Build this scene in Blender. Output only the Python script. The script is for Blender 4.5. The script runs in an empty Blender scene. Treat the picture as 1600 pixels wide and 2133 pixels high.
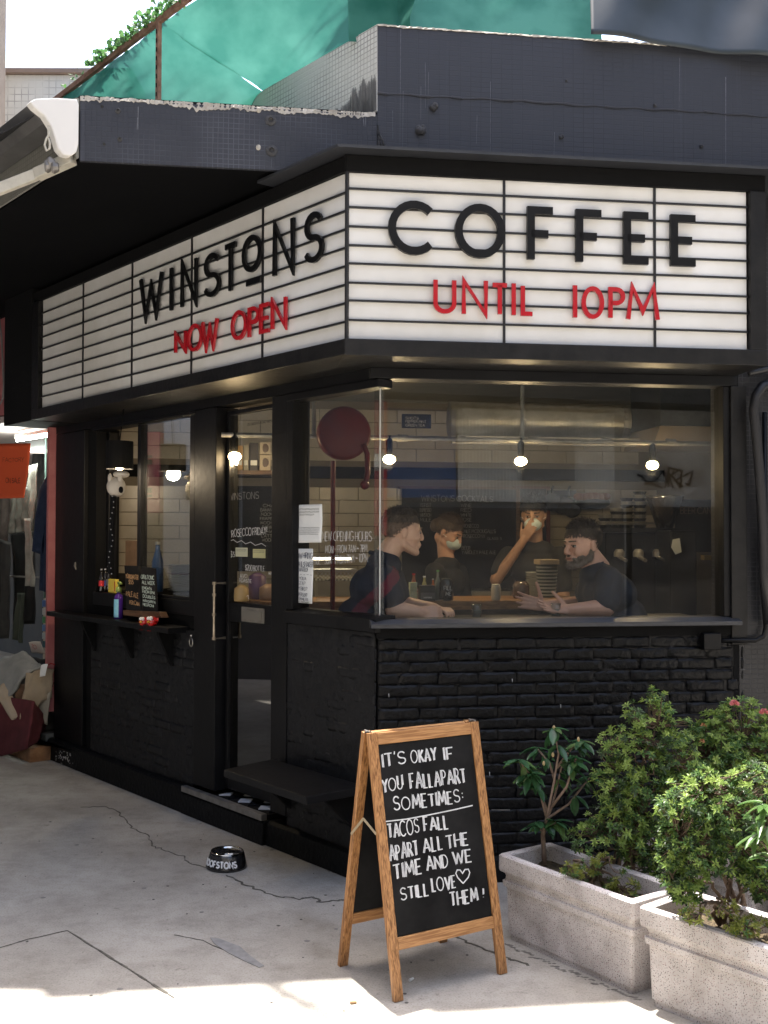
import bpy, bmesh, math, random
import numpy as np
from mathutils import Vector, Matrix, noise
random.seed(7)
S = bpy.context.scene
COL = S.collection
# ---------------------------------------------------------------- camera
H = 1.6
CP, SP = math.cos(math.radians(1.2506)), math.sin(math.radians(1.2506))
CR, SR = math.cos(math.radians(.141)), math.sin(math.radians(.141))
FOC = 2248.0
RX = Vector((CR, -SP*SR, CP*SR)); FW = Vector((0, CP, SP)); UP = Vector((-SR, -SP*CR, CP*CR))
CAM = Vector((0, 0, H))
cd = bpy.data.cameras.new('camera'); cam = bpy.data.objects.new('camera', cd); COL.objects.link(cam)
cd.sensor_fit = 'HORIZONTAL'; cd.sensor_width = 36; cd.lens = 36*FOC/1600
cd.clip_start = .05; cd.clip_end = 500
M = Matrix((RX, UP, -FW)).transposed().to_4x4(); M.translation = CAM
cam.matrix_world = M
S.camera = cam
# ---------------------------------------------------------------- sky, sun, exposure
SUN_EL, SUN_AZ = math.radians(73.5), math.radians(-23)      # azimuth measured from +Y towards +X
w = bpy.data.worlds.new('World'); S.world = w; w.use_nodes = True
nt = w.node_tree
sky = nt.nodes.new('ShaderNodeTexSky'); sky.sky_type = 'NISHITA'; sky.sun_disc = False
sky.sun_elevation = SUN_EL; sky.sun_rotation = SUN_AZ; sky.air_density = 1.0; sky.dust_density = 4.0; sky.ozone_density = 1.0
bg = nt.nodes['Background']; bg.inputs[1].default_value = .15
nt.links.new(sky.outputs[0], bg.inputs[0])
sl = bpy.data.lights.new('sun', 'SUN'); sl.energy = 3.6; sl.angle = math.radians(.8); sl.color = (1, .95, .88)
so = bpy.data.objects.new('sun', sl); COL.objects.link(so)
sd = Vector((math.sin(SUN_AZ)*math.cos(SUN_EL), math.cos(SUN_AZ)*math.cos(SUN_EL), math.sin(SUN_EL)))
so.rotation_euler = sd.to_track_quat('Z', 'Y').to_euler(); so.location = (0, 0, 12)
S.view_settings.view_transform = 'Standard'; S.view_settings.look = 'None'
S.view_settings.exposure = 2.1; S.view_settings.gamma = 1; S.view_settings.use_curve_mapping = False
S.cycles.max_bounces = 7; S.cycles.transparent_max_bounces = 16; S.cycles.sample_clamp_indirect = 4
try: S.cycles.use_denoising = True
except Exception: pass

# ---------------------------------------------------------------- frames: points of the place from what the lens saw, on real planes
def ray(x, y): return RX*((x-800)/FOC) + FW - UP*((y-1066.5)/FOC)
def G(x, y, z=0.0):
    d = ray(x, y); return CAM + d*((z-H)/d.z)
class Frame:
    def __init__(s, O, ang, n=None, v=Vector((0, 0, 1))):
        s.O = Vector(O); s.U = Vector((math.sin(ang), math.cos(ang), 0)); s.V = v.normalized()
        s.N = s.U.cross(s.V).normalized()
        if s.N.dot(CAM-s.O) < 0: s.N = -s.N
    def p(s, u, v, n=0.0): return s.O + s.U*u + s.V*v + s.N*n
    def hit(s, x, y, n=0.0):
        d = ray(x, y); return CAM + d*((s.O+s.N*n-CAM).dot(s.N)/d.dot(s.N))
    def px(s, x, y, n=0.0):
        q = s.hit(x, y, n)-s.O; return q.dot(s.U), q.dot(s.V)
    def uvn(s, q):
        q = Vector(q)-s.O; return q.dot(s.U), q.dot(s.V), q.dot(s.N)
    def rot(s): return math.atan2(s.U.y, s.U.x)
C0 = G(782, 1845)
AL, AR = math.radians(-39.65), math.radians(82.0)
L = Frame(C0, AL); R = Frame(C0, AR)
def RP(x, y, o): return R.hit(x, y, o)
def LP(x, y, o): return L.hit(x, y, o)
def inter(nl, nr, z):                                         # vertical line where the two offset facades meet
    A = np.array([[L.N.x, L.N.y], [R.N.x, R.N.y]]); q = np.linalg.solve(A, [nl, nr]); return C0 + Vector((q[0], q[1], z))

# ---------------------------------------------------------------- materials
MATS = {}
def mat(name, c1, c2=None, scale=6.0, rough=.5, metal=0.0, spec=.5, bump=0.0, bscale=40.0, emit=None, es=1.0, trans=0.0, detail=4, coat=0.0, contrast=(.35, .65), rvar=0.0, stretch=None):
    if name in MATS: return MATS[name]
    m = bpy.data.materials.new(name); m.use_nodes = True; t = m.node_tree; b = t.nodes['Principled BSDF']
    b.inputs['Base Color'].default_value = (*c1, 1); b.inputs['Roughness'].default_value = rough
    b.inputs['Metallic'].default_value = metal; b.inputs['Specular IOR Level'].default_value = spec
    b.inputs['Coat Weight'].default_value = coat
    if trans: b.inputs['Transmission Weight'].default_value = trans
    if emit: b.inputs['Emission Color'].default_value = (*emit, 1); b.inputs['Emission Strength'].default_value = es
    g = t.nodes.new('ShaderNodeNewGeometry'); src = g.outputs['Position']
    if stretch:
        mp = t.nodes.new('ShaderNodeMapping'); mp.inputs['Scale'].default_value = stretch; t.links.new(src, mp.inputs[0]); src = mp.outputs[0]
    if c2:
        n = t.nodes.new('ShaderNodeTexNoise'); n.inputs['Scale'].default_value = scale; n.inputs['Detail'].default_value = detail; n.inputs['Roughness'].default_value = .65
        r = t.nodes.new('ShaderNodeValToRGB'); r.color_ramp.elements[0].position = contrast[0]; r.color_ramp.elements[1].position = contrast[1]
        r.color_ramp.elements[0].color = (*c1, 1); r.color_ramp.elements[1].color = (*c2, 1)
        t.links.new(src, n.inputs['Vector']); t.links.new(n.outputs['Fac'], r.inputs[0]); t.links.new(r.outputs[0], b.inputs['Base Color'])
        if rvar:
            mr = t.nodes.new('ShaderNodeMapRange'); mr.inputs['To Min'].default_value = rough-rvar; mr.inputs['To Max'].default_value = rough+rvar
            t.links.new(n.outputs['Fac'], mr.inputs['Value']); t.links.new(mr.outputs[0], b.inputs['Roughness'])
    if bump:
        n = t.nodes.new('ShaderNodeTexNoise'); n.inputs['Scale'].default_value = bscale; n.inputs['Detail'].default_value = 5
        k = t.nodes.new('ShaderNodeBump'); k.inputs['Strength'].default_value = min(1, bump); k.inputs['Distance'].default_value = .01
        t.links.new(src, n.inputs['Vector']); t.links.new(n.outputs['Fac'], k.inputs['Height']); t.links.new(k.outputs[0], b.inputs['Normal'])
    MATS[name] = m; return m
def glass_mat(name, tint=(.93, .95, .94), rough=0.0, boost=1.0, dirt=.0):
    m = bpy.data.materials.new(name); m.use_nodes = True; t = m.node_tree; t.nodes.clear()
    o = t.nodes.new('ShaderNodeOutputMaterial'); tr = t.nodes.new('ShaderNodeBsdfTransparent'); gl = t.nodes.new('ShaderNodeBsdfGlossy'); mx = t.nodes.new('ShaderNodeMixShader')
    tr.inputs[0].default_value = (*tint, 1); gl.inputs['Roughness'].default_value = rough
    f = t.nodes.new('ShaderNodeFresnel'); gg = t.nodes.new('ShaderNodeNewGeometry'); io = t.nodes.new('ShaderNodeMath'); io.operation = 'MULTIPLY_ADD'; io.inputs[1].default_value = 1/1.52-1.52; io.inputs[2].default_value = 1.52; t.links.new(gg.outputs['Backfacing'], io.inputs[0]); t.links.new(io.outputs[0], f.inputs[0])
    mu = t.nodes.new('ShaderNodeMath'); mu.operation = 'MULTIPLY'; mu.inputs[1].default_value = boost; mu.use_clamp = True
    t.links.new(f.outputs[0], mu.inputs[0]); t.links.new(mu.outputs[0], mx.inputs[0]); t.links.new(tr.outputs[0], mx.inputs[1]); t.links.new(gl.outputs[0], mx.inputs[2])
    last = mx.outputs[0]
    if dirt:
        d = t.nodes.new('ShaderNodeBsdfDiffuse'); d.inputs[0].default_value = (.5, .5, .48, 1); m2 = t.nodes.new('ShaderNodeMixShader')
        n = t.nodes.new('ShaderNodeTexNoise'); n.inputs['Scale'].default_value = 5; n.inputs['Detail'].default_value = 8
        mr = t.nodes.new('ShaderNodeMapRange'); mr.inputs['From Min'].default_value = .45; mr.inputs['From Max'].default_value = .8; mr.inputs['To Max'].default_value = dirt
        t.links.new(n.outputs['Fac'], mr.inputs['Value']); t.links.new(mr.outputs[0], m2.inputs[0]); t.links.new(last, m2.inputs[1]); t.links.new(d.outputs[0], m2.inputs[2]); last = m2.outputs[0]
    t.links.new(last, o.inputs[0]); MATS[name] = m; return m
def mosaic_mat(name, c1, c2, cm, ang, bw=.028, bh=.028, rough=.55, bump=.5, mortar=.0022, offset=0.0, streaks=None, dirt=None):
    m = bpy.data.materials.new(name); m.use_nodes = True; t = m.node_tree; b = t.nodes['Principled BSDF']; b.inputs['Roughness'].default_value = rough
    g = t.nodes.new('ShaderNodeNewGeometry'); vr = t.nodes.new('ShaderNodeVectorRotate'); vr.rotation_type = 'Z_AXIS'; vr.inputs['Angle'].default_value = -ang
    t.links.new(g.outputs['Position'], vr.inputs['Vector'])
    sx = t.nodes.new('ShaderNodeSeparateXYZ'); cx = t.nodes.new('ShaderNodeCombineXYZ'); t.links.new(vr.outputs[0], sx.inputs[0]); t.links.new(sx.outputs[0], cx.inputs[0]); t.links.new(sx.outputs[2], cx.inputs[1])
    # wobble so that courses are not ruled lines
    nz = t.nodes.new('ShaderNodeTexNoise'); nz.inputs['Scale'].default_value = 6; vm = t.nodes.new('ShaderNodeVectorMath'); vm.operation = 'SCALE'; vm.inputs['Scale'].default_value = .006
    t.links.new(g.outputs['Position'], nz.inputs['Vector']); t.links.new(nz.outputs['Color'], vm.inputs[0]); va = t.nodes.new('ShaderNodeVectorMath'); t.links.new(cx.outputs[0], va.inputs[0]); t.links.new(vm.outputs[0], va.inputs[1])
    bt = t.nodes.new('ShaderNodeTexBrick'); bt.offset = offset; bt.inputs['Scale'].default_value = 1; bt.inputs['Mortar Size'].default_value = mortar; bt.inputs['Mortar Smooth'].default_value = .4
    bt.inputs['Brick Width'].default_value = bw; bt.inputs['Row Height'].default_value = bh
    bt.inputs['Color1'].default_value = (*c1, 1); bt.inputs['Color2'].default_value = (*c2, 1); bt.inputs['Mortar'].default_value = (*cm, 1)
    t.links.new(va.outputs[0], bt.inputs['Vector']); col = bt.outputs['Color']
    n2 = t.nodes.new('ShaderNodeTexNoise'); n2.inputs['Scale'].default_value = 2.5; n2.inputs['Detail'].default_value = 7
    t.links.new(g.outputs['Position'], n2.inputs['Vector'])
    # paint comes and goes over the joints
    mx = t.nodes.new('ShaderNodeMix'); mx.data_type = 'RGBA'; r = t.nodes.new('ShaderNodeValToRGB'); r.color_ramp.elements[0].position = .42; r.color_ramp.elements[1].position = .62
    t.links.new(n2.outputs['Fac'], r.inputs[0]); t.links.new(r.outputs[0], mx.inputs['Factor']); mx.inputs[6].default_value = (*c1, 1); t.links.new(col, mx.inputs[7]); col = mx.outputs[2]
    if streaks:                                               # rain streaks: stretched noise
        mp = t.nodes.new('ShaderNodeMapping'); mp.inputs['Scale'].default_value = (16, 16, .35); t.links.new(g.outputs['Position'], mp.inputs[0])
        n3 = t.nodes.new('ShaderNodeTexNoise'); n3.inputs['Scale'].default_value = 1.6; n3.inputs['Detail'].default_value = 3; t.links.new(mp.outputs[0], n3.inputs['Vector'])
        r3 = t.nodes.new('ShaderNodeValToRGB'); r3.color_ramp.elements[0].position = .66; r3.color_ramp.elements[1].position = .8; r3.color_ramp.elements[1].color = (.5, .5, .5, 1); r3.color_ramp.elements[0].color = (0, 0, 0, 1)
        m3 = t.nodes.new('ShaderNodeMix'); m3.data_type = 'RGBA'; t.links.new(n3.outputs['Fac'], r3.inputs[0]); t.links.new(r3.outputs[0], m3.inputs['Factor']); t.links.new(col, m3.inputs[6]); m3.inputs[7].default_value = (*streaks, 1); col = m3.outputs[2]
    t.links.new(col, b.inputs['Base Color'])
    ma = t.nodes.new('ShaderNodeMath'); ma.operation = 'MULTIPLY_ADD'; ma.inputs[1].default_value = -1; t.links.new(bt.outputs['Fac'], ma.inputs[0]); t.links.new(n2.outputs['Fac'], ma.inputs[2])
    k = t.nodes.new('ShaderNodeBump'); k.inputs['Strength'].default_value = bump; k.inputs['Distance'].default_value = .004; t.links.new(ma.outputs[0], k.inputs['Height']); t.links.new(k.outputs[0], b.inputs['Normal'])
    MATS[name] = m; return m
BLACK = mat('black_paint', (.0034, .0035, .0042), (.0066, .0069, .008), 3, rough=.46, spec=.24, bump=.12, bscale=25, rvar=.12)
BLACKM = mat('black_matt_paint', (.002, .0021, .0025), (.0036, .0038, .0043), 4, rough=.8, spec=.2, bump=.15, bscale=60)
BRICKP = mat('black_brick_paint', (.0034, .0036, .0042), (.0066, .0069, .0078), 9, spec=.22, rough=.34, bump=1, bscale=34, rvar=.12)
BRICKQ = mat('flat_black_brick_paint', (.0075, .008, .0092), (.0125, .013, .0145), 7, spec=.28, rough=.5, bump=.5, bscale=25)
STEEL = mat('brushed_steel', (.55, .53, .48), (.42, .4, .37), 20, rough=.3, metal=1)
ALU = mat('dull_metal', (.32, .31, .29), (.2, .19, .18), 14, rough=.45, metal=.6)
WHITEP = mat('white_plastic', (.78, .77, .74), rough=.35)
PAPER = mat('white_paper', (.74, .77, .78), (.8, .82, .82), 10, rough=.8, bump=.1, bscale=18)
INK = mat('black_ink', (.02, .02, .025), rough=.7)
CHALK = mat('chalk_marker', (.72, .73, .74), (.5, .51, .52), 60, rough=.9)
CHALKD = mat('faint_chalk', (.3, .3, .29), (.16, .16, .16), 70, rough=.9)
REDP = mat('red_acrylic', (.42, .012, .02), rough=.16, coat=.4)
REDD = mat('red_enamel', (.10, .004, .006), rough=.4, spec=.2)
CHALKB = mat('chalkboard', (.0055, .0056, .0062), (.017, .017, .0175), 5, spec=.12, rough=.5, bump=.05, bscale=60)
def wood_mat(name, c1, c2, rough=.45, scale=(3, 3, 3), rot=0.0):
    m = bpy.data.materials.new(name); m.use_nodes = True; t = m.node_tree; b = t.nodes['Principled BSDF']; b.inputs['Roughness'].default_value = rough
    tc = t.nodes.new('ShaderNodeTexCoord'); mp = t.nodes.new('ShaderNodeMapping'); mp.inputs['Scale'].default_value = scale; vr = t.nodes.new('ShaderNodeVectorRotate'); vr.rotation_type = 'Z_AXIS'; vr.inputs['Angle'].default_value = -rot
    t.links.new(tc.outputs['Object'], vr.inputs['Vector']); t.links.new(vr.outputs[0], mp.inputs[0]); n = t.nodes.new('ShaderNodeTexNoise'); n.inputs['Scale'].default_value = 4; n.inputs['Detail'].default_value = 8; n.inputs['Distortion'].default_value = .7
    t.links.new(mp.outputs[0], n.inputs['Vector']); r = t.nodes.new('ShaderNodeValToRGB'); r.color_ramp.elements[0].position = .36; r.color_ramp.elements[1].position = .6
    r.color_ramp.elements[0].color = (*c1, 1); r.color_ramp.elements[1].color = (*c2, 1); t.links.new(n.outputs['Fac'], r.inputs[0]); t.links.new(r.outputs[0], b.inputs['Base Color'])
    k = t.nodes.new('ShaderNodeBump'); k.inputs['Strength'].default_value = .25; k.inputs['Distance'].default_value = .003; t.links.new(n.outputs['Fac'], k.inputs['Height']); t.links.new(k.outputs[0], b.inputs['Normal'])
    MATS[name] = m; return m
WOODA = wood_mat('board_pine', (.17, .07, .02), (.47, .235, .09), scale=(46, 46, 1.3))
WOODH = wood_mat('board_pine_rail', (.27, .12, .04), (.48, .25, .1), scale=(1.3, 46, 46), rot=math.radians(29))
WOODC = wood_mat('counter_wood', (.17, .085, .03), (.3, .16, .065), scale=(1.5, 20, 20))
WOODD = wood_mat('dark_wood', (.06, .028, .012), (.13, .065, .03), scale=(2, 2, 20))

# ---------------------------------------------------------------- mesh builder
WL = {}                                                       # world place of each object
class MB:
    def __init__(s): s.v = []; s.f = []; s.m = []; s.cm = 0
    def add(s, vs, fs):
        b = len(s.v); s.v += [tuple(x) for x in vs]; s.f += [tuple(i+b for i in f) for f in fs]; s.m += [s.cm]*len(fs); return s
    def hexa(s, P):                                           # 8 corners: bottom 4 then top 4
        return s.add(P, [(3, 2, 1, 0), (4, 5, 6, 7), (0, 1, 5, 4), (1, 2, 6, 5), (2, 3, 7, 6), (3, 0, 4, 7)])
    def box(s, fr, u0, u1, v0, v1, n0, n1):
        return s.hexa([fr.p(u0, v0, n0), fr.p(u1, v0, n0), fr.p(u1, v0, n1), fr.p(u0, v0, n1), fr.p(u0, v1, n0), fr.p(u1, v1, n0), fr.p(u1, v1, n1), fr.p(u0, v1, n1)])
    def beam(s, a, b, w, d, up=Vector((0, 0, 1))):            # bar between two points, w across, d along the up hint
        a, b = Vector(a), Vector(b); t = (b-a).normalized(); x = t.cross(up)
        if x.length < 1e-4: x = t.cross(Vector((1, 0, 0)))
        x.normalize(); y = x.cross(t)
        o = [(-w/2, -d/2), (w/2, -d/2), (w/2, d/2), (-w/2, d/2)]
        return s.hexa([a+x*i+y*j for i, j in o]+[b+x*i+y*j for i, j in o])
    def prism(s, pts, off):                                   # polygon pushed by a vector
        n = len(pts); off = Vector(off); P = [Vector(p) for p in pts]+[Vector(p)+off for p in pts]
        return s.add(P, [tuple(range(n))[::-1], tuple(range(n, 2*n))]+[(i, (i+1) % n, n+(i+1) % n, n+i) for i in range(n)])
    def tube(s, path, r, seg=8, closed=False, caps=True):
        P = [Vector(p) for p in path]; n = len(P); rs = r if isinstance(r, (list, tuple)) else [r]*n; vs = []; ref = None
        for i in range(n):
            a = P[i-1] if (i or closed) else P[0]; b = P[(i+1) % n] if (i < n-1 or closed) else P[-1]
            t = (b-a).normalized() if (b-a).length > 1e-9 else Vector((0, 0, 1))
            if ref is None: ref = t.orthogonal().normalized()
            ref = (ref-t*ref.dot(t)); ref = ref.normalized() if ref.length > 1e-6 else t.orthogonal().normalized(); y = t.cross(ref)
            vs += [P[i]+(ref*math.cos(2*math.pi*k/seg)+y*math.sin(2*math.pi*k/seg))*rs[i] for k in range(seg)]
        fs = []
        for i in range(n if closed else n-1):
            j = (i+1) % n; fs += [(i*seg+k, i*seg+(k+1) % seg, j*seg+(k+1) % seg, j*seg+k) for k in range(seg)]
        if not closed and caps: fs += [tuple(range(seg))[::-1], tuple((n-1)*seg+k for k in range(seg))]
        return s.add(vs, fs)
    def lathe(s, c, prof, seg=20, axis=Vector((0, 0, 1)), close=True):
        c = Vector(c); a = axis.normalized(); x = a.orthogonal().normalized(); y = a.cross(x); vs = []; n = len(prof)
        for r, z in prof: vs += [c+a*z+(x*math.cos(2*math.pi*k/seg)+y*math.sin(2*math.pi*k/seg))*max(r, 1e-4) for k in range(seg)]
        fs = [(i*seg+k, i*seg+(k+1) % seg, (i+1)*seg+(k+1) % seg, (i+1)*seg+k) for i in range(n-1) for k in range(seg)]
        if close: fs += [tuple(range(seg))[::-1], tuple((n-1)*seg+k for k in range(seg))]
        return s.add(vs, fs)
    def ell(s, c, r, ax=None, seg=14, rings=9):
        c = Vector(c); r = (r, r, r) if isinstance(r, (int, float)) else r
        ax = ax or (Vector((1, 0, 0)), Vector((0, 1, 0)), Vector((0, 0, 1))); vs = []
        for i in range(rings+1):
            t = math.pi*i/rings
            for k in range(seg):
                a = 2*math.pi*k/seg; vs.append(c+ax[0]*(r[0]*math.sin(t)*math.cos(a))+ax[1]*(r[1]*math.sin(t)*math.sin(a))+ax[2]*(r[2]*math.cos(t)))
        return s.add(vs, [(i*seg+k, (i+1)*seg+k, (i+1)*seg+(k+1) % seg, i*seg+(k+1) % seg) for i in range(rings) for k in range(seg)])
    def cap(s, a, ra, b, rb, seg=12):                         # round-ended tapered limb, closed
        a, b = Vector(a), Vector(b); t = (b-a).normalized(); L_ = (b-a).length
        prof = [(ra*math.cos(q), ra*math.sin(q)) for q in [-math.pi/2*.999, -math.pi/3, -math.pi/6, 0]]+[(rb*math.cos(q), L_+rb*math.sin(q)) for q in [0, math.pi/6, math.pi/3, math.pi/2*.999]]
        return s.lathe(a, prof, seg, t)
    def ribbon(s, pts, w, fr, n0, n1, closed=False):          # pts in (u,v) of a frame
        P = []
        for p in pts:
            p = Vector((p[0], p[1]))
            if not P or (p-P[-1]).length > 1e-5: P.append(p)
        n = len(P)
        if n < 2: return s
        L_, R_ = [], []
        for i in range(n):
            a = P[i-1] if (i or closed) else None; b = P[(i+1) % n] if (i < n-1 or closed) else None
            d0 = (P[i]-a).normalized() if a is not None else None; d1 = (b-P[i]).normalized() if b is not None else None
            d0 = d0 if d0 is not None else d1; d1 = d1 if d1 is not None else d0
            n0_, n1_ = Vector((-d0.y, d0.x)), Vector((-d1.y, d1.x)); m = (n0_+n1_)
            m = m.normalized() if m.length > 1e-5 else n1_; k = min(1/max(m.dot(n1_), .3), 2.2); m = m*(w/2*k); L_.append(P[i]+m); R_.append(P[i]-m)
        vs = []
        for i in range(n): vs += [fr.p(L_[i].x, L_[i].y, n0), fr.p(L_[i].x, L_[i].y, n1), fr.p(R_[i].x, R_[i].y, n1), fr.p(R_[i].x, R_[i].y, n0)]
        fs = []
        for i in range(n if closed else n-1):
            j = (i+1) % n; fs += [(4*i+k, 4*i+(k+1) % 4, 4*j+(k+1) % 4, 4*j+k) for k in range(4)]
        if not closed: fs += [(0, 1, 2, 3), (4*n-1, 4*n-2, 4*n-3, 4*n-4)]
        return s.add(vs, fs)
    def grid(s, fn, nu, nv):
        vs = [fn(i/nu, j/nv) for i in range(nu+1) for j in range(nv+1)]
        return s.add(vs, [(i*(nv+1)+j, (i+1)*(nv+1)+j, (i+1)*(nv+1)+j+1, i*(nv+1)+j+1) for i in range(nu) for j in range(nv)])
    def build(s, name, m, parent=None, smooth=False, bevel=0, solid=0, origin=None, mods=None):
        V = np.array([tuple(v) for v in s.v], dtype=float)
        if origin is None: lo, hi = V.min(0), V.max(0); origin = Vector(((lo[0]+hi[0])/2, (lo[1]+hi[1])/2, lo[2] if parent is None else (lo[2]+hi[2])/2))
        V -= np.array(origin)
        me = bpy.data.meshes.new(name); me.from_pydata(V.tolist(), [], s.f)
        ms = m if isinstance(m, (list, tuple)) else [m]
        for x in ms: me.materials.append(x)
        if len(ms) > 1: me.polygons.foreach_set('material_index', s.m)
        if smooth: me.polygons.foreach_set('use_smooth', [True]*len(me.polygons))
        me.update(); bm = bmesh.new(); bm.from_mesh(me); bmesh.ops.recalc_face_normals(bm, faces=bm.faces) if not solid else None; bm.to_mesh(me); bm.free()
        o = bpy.data.objects.new(name, me); COL.objects.link(o); place(o, origin, parent)
        if bevel:
            k = o.modifiers.new('bevel', 'BEVEL'); k.width = bevel; k.segments = 2; k.limit_method = 'ANGLE'
        if solid:
            k = o.modifiers.new('solid', 'SOLIDIFY'); k.thickness = solid; k.offset = 0
        return o
def place(o, world, parent=None):
    WL[o.name] = Vector(world); o.location = Vector(world)-(WL[parent.name] if parent else Vector())
    if parent: o.parent = parent
def tag(o, label, cat, group=None, kind=None):
    if label: o['label'] = label
    if cat: o['category'] = cat
    if group: o['group'] = group
    if kind: o['kind'] = kind
    return o
def struct(o): o['kind'] = 'structure'; return o
def stuff(o): o['kind'] = 'stuff'; return o
def thing(name, label, cat, loc, group=None):
    o = bpy.data.objects.new(name, None); COL.objects.link(o); o.empty_display_size = .1; place(o, loc); return tag(o, label, cat, group)
def shared(name, me, world, rotz, parent, scale=None):        # another object on the same mesh
    o = bpy.data.objects.new(name, me); COL.objects.link(o); place(o, world, parent); o.rotation_euler = (0, 0, rotz)
    if scale: o.scale = scale
    return o

# ---------------------------------------------------------------- stroke lettering
def arc(cx, cy, rx, ry, a0, a1, n=14): return [(cx+rx*math.cos(math.radians(a0+(a1-a0)*i/n)), cy+ry*math.sin(math.radians(a0+(a1-a0)*i/n))) for i in range(n+1)]
def circ(cx, cy, rx, ry, n=28): return arc(cx, cy, rx, ry, 90, 450-360/n, n-1)
FT = {}
def font():
    S_ = arc(.3, .74, .26, .24, 25, 270, 12)+arc(.3, .26, .28, .24, 90, -160, 12)[1:]
    FT.update({'A': (.66, [[(0, 0), (.33, 1), (.66, 0)], [(.12, .33), (.54, .33)]]), 'B': (.52, [[(0, 0), (0, 1), (.28, 1)]+arc(.28, .77, .2, .23, 90, -90, 8)+[(0, .54)], [(0, .54), (.3, .54)]+arc(.3, .27, .22, .27, 90, -90, 8)+[(0, 0)]]),
     'C': (.72, [arc(.42, .5, .42, .5, 45, 315, 20)]), 'D': (.6, [[(0, 0), (0, 1), (.2, 1)]+arc(.2, .5, .4, .5, 90, -90, 12)+[(0, 0)]]),
     'E': (.48, [[(.48, 1), (0, 1), (0, 0), (.48, 0)], [(0, .5), (.4, .5)]]), 'F': (.48, [[(.48, 1), (0, 1), (0, 0)], [(0, .48), (.38, .48)]]),
     'G': (.74, [arc(.42, .5, .42, .5, 45, 330, 18)+[(.78, .45), (.46, .45)]]), 'H': (.58, [[(0, 0), (0, 1)], [(.58, 0), (.58, 1)], [(0, .5), (.58, .5)]]),
     'I': (.0, [[(0, 0), (0, 1)]]), 'J': (.4, [[(.4, 1), (.4, .25)]+arc(.2, .22, .2, .22, 0, -170, 8)]), 'K': (.52, [[(0, 0), (0, 1)], [(.5, 1), (.0, .42)], [(.12, .56), (.52, 0)]]),
     'L': (.44, [[(0, 1), (0, 0), (.44, 0)]]), 'M': (.74, [[(0, 0), (.1, 1), (.37, .25), (.64, 1), (.74, 0)]]), 'N': (.6, [[(0, 0), (0, 1), (.6, 0), (.6, 1)]]),
     'O': (.8, [circ(.4, .5, .4, .5)]), 'P': (.5, [[(0, 0), (0, 1), (.24, 1)]+arc(.24, .74, .26, .26, 90, -90, 10)+[(0, .48)]]), 'Q': (.8, [circ(.4, .5, .4, .5), [(.5, .25), (.8, -.05)]]),
     'R': (.52, [[(0, 0), (0, 1), (.24, 1)]+arc(.24, .75, .25, .25, 90, -90, 10)+[(0, .5)], [(.24, .5), (.52, 0)]]), 'S': (.58, [S_]), 'T': (.56, [[(0, 1), (.56, 1)], [(.28, 1), (.28, 0)]]),
     'U': (.56, [[(0, 1), (0, .28)]+arc(.28, .28, .28, .28, 180, 360, 12)+[(.56, 1)]]), 'V': (.6, [[(0, 1), (.3, 0), (.6, 1)]]), 'W': (.84, [[(0, 1), (.21, 0), (.42, .8), (.63, 0), (.84, 1)]]),
     'X': (.56, [[(0, 0), (.56, 1)], [(0, 1), (.56, 0)]]), 'Y': (.6, [[(0, 1), (.3, .5), (.6, 1)], [(.3, .5), (.3, 0)]]), 'Z': (.54, [[(0, 1), (.54, 1), (0, 0), (.54, 0)]]),
     '0': (.6, [circ(.3, .5, .3, .5)]), '1': (.12, [[(0, .85), (.12, 1), (.12, 0)]]), '2': (.5, [arc(.25, .74, .25, .26, 160, -30, 10)+[(0, 0), (.5, 0)]]), '3': (.5, [arc(.24, .75, .23, .24, 150, -80, 9), arc(.24, .26, .26, .26, 80, -150, 9)]),
     '5': (.5, [[(.46, 1), (.08, 1), (.04, .56)]+arc(.24, .3, .26, .3, 130, -140, 10)]), '7': (.5, [[(0, 1), (.5, 1), (.15, 0)], [(.12, .5), (.42, .5)]]), '8': (.5, [circ(.25, .75, .2, .24, 14), circ(.25, .26, .25, .26, 14)]),
     ':': (.04, [[(0, .7), (.03, .74)], [(0, .25), (.03, .29)]]), '!': (.04, [[(.02, 1), (.0, .3)], [(0, .04), (.0, .0)]]), "'": (.04, [[(.04, 1), (0, .78)]]), '.': (.03, [[(0, 0), (.03, .03)]]), '-': (.36, [[(0, .5), (.36, .5)]]),
     '~': (.5, [[(0, .45), (.14, .58), (.34, .42), (.5, .56)]]), '$': (.58, [S_, [(.3, 1.12), (.3, -.12)]]), '?': (.44, [arc(.22, .76, .22, .24, 170, -60, 9)+[(.2, .3)], [(.2, .04), (.2, 0)]]), '&': (.6, [[(.6, 0), (.1, .75), (.2, 1), (.36, .95), (.34, .7), (.02, .3), (.2, 0), (.45, .1), (.6, .4)]]), '/': (.4, [[(0, -.1), (.4, 1.1)]]), '+': (.4, [[(0, .5), (.4, .5)], [(.2, .2), (.2, .8)]])})
font()
CLOSED = set('O0')
rng = random.Random(3)
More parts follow.
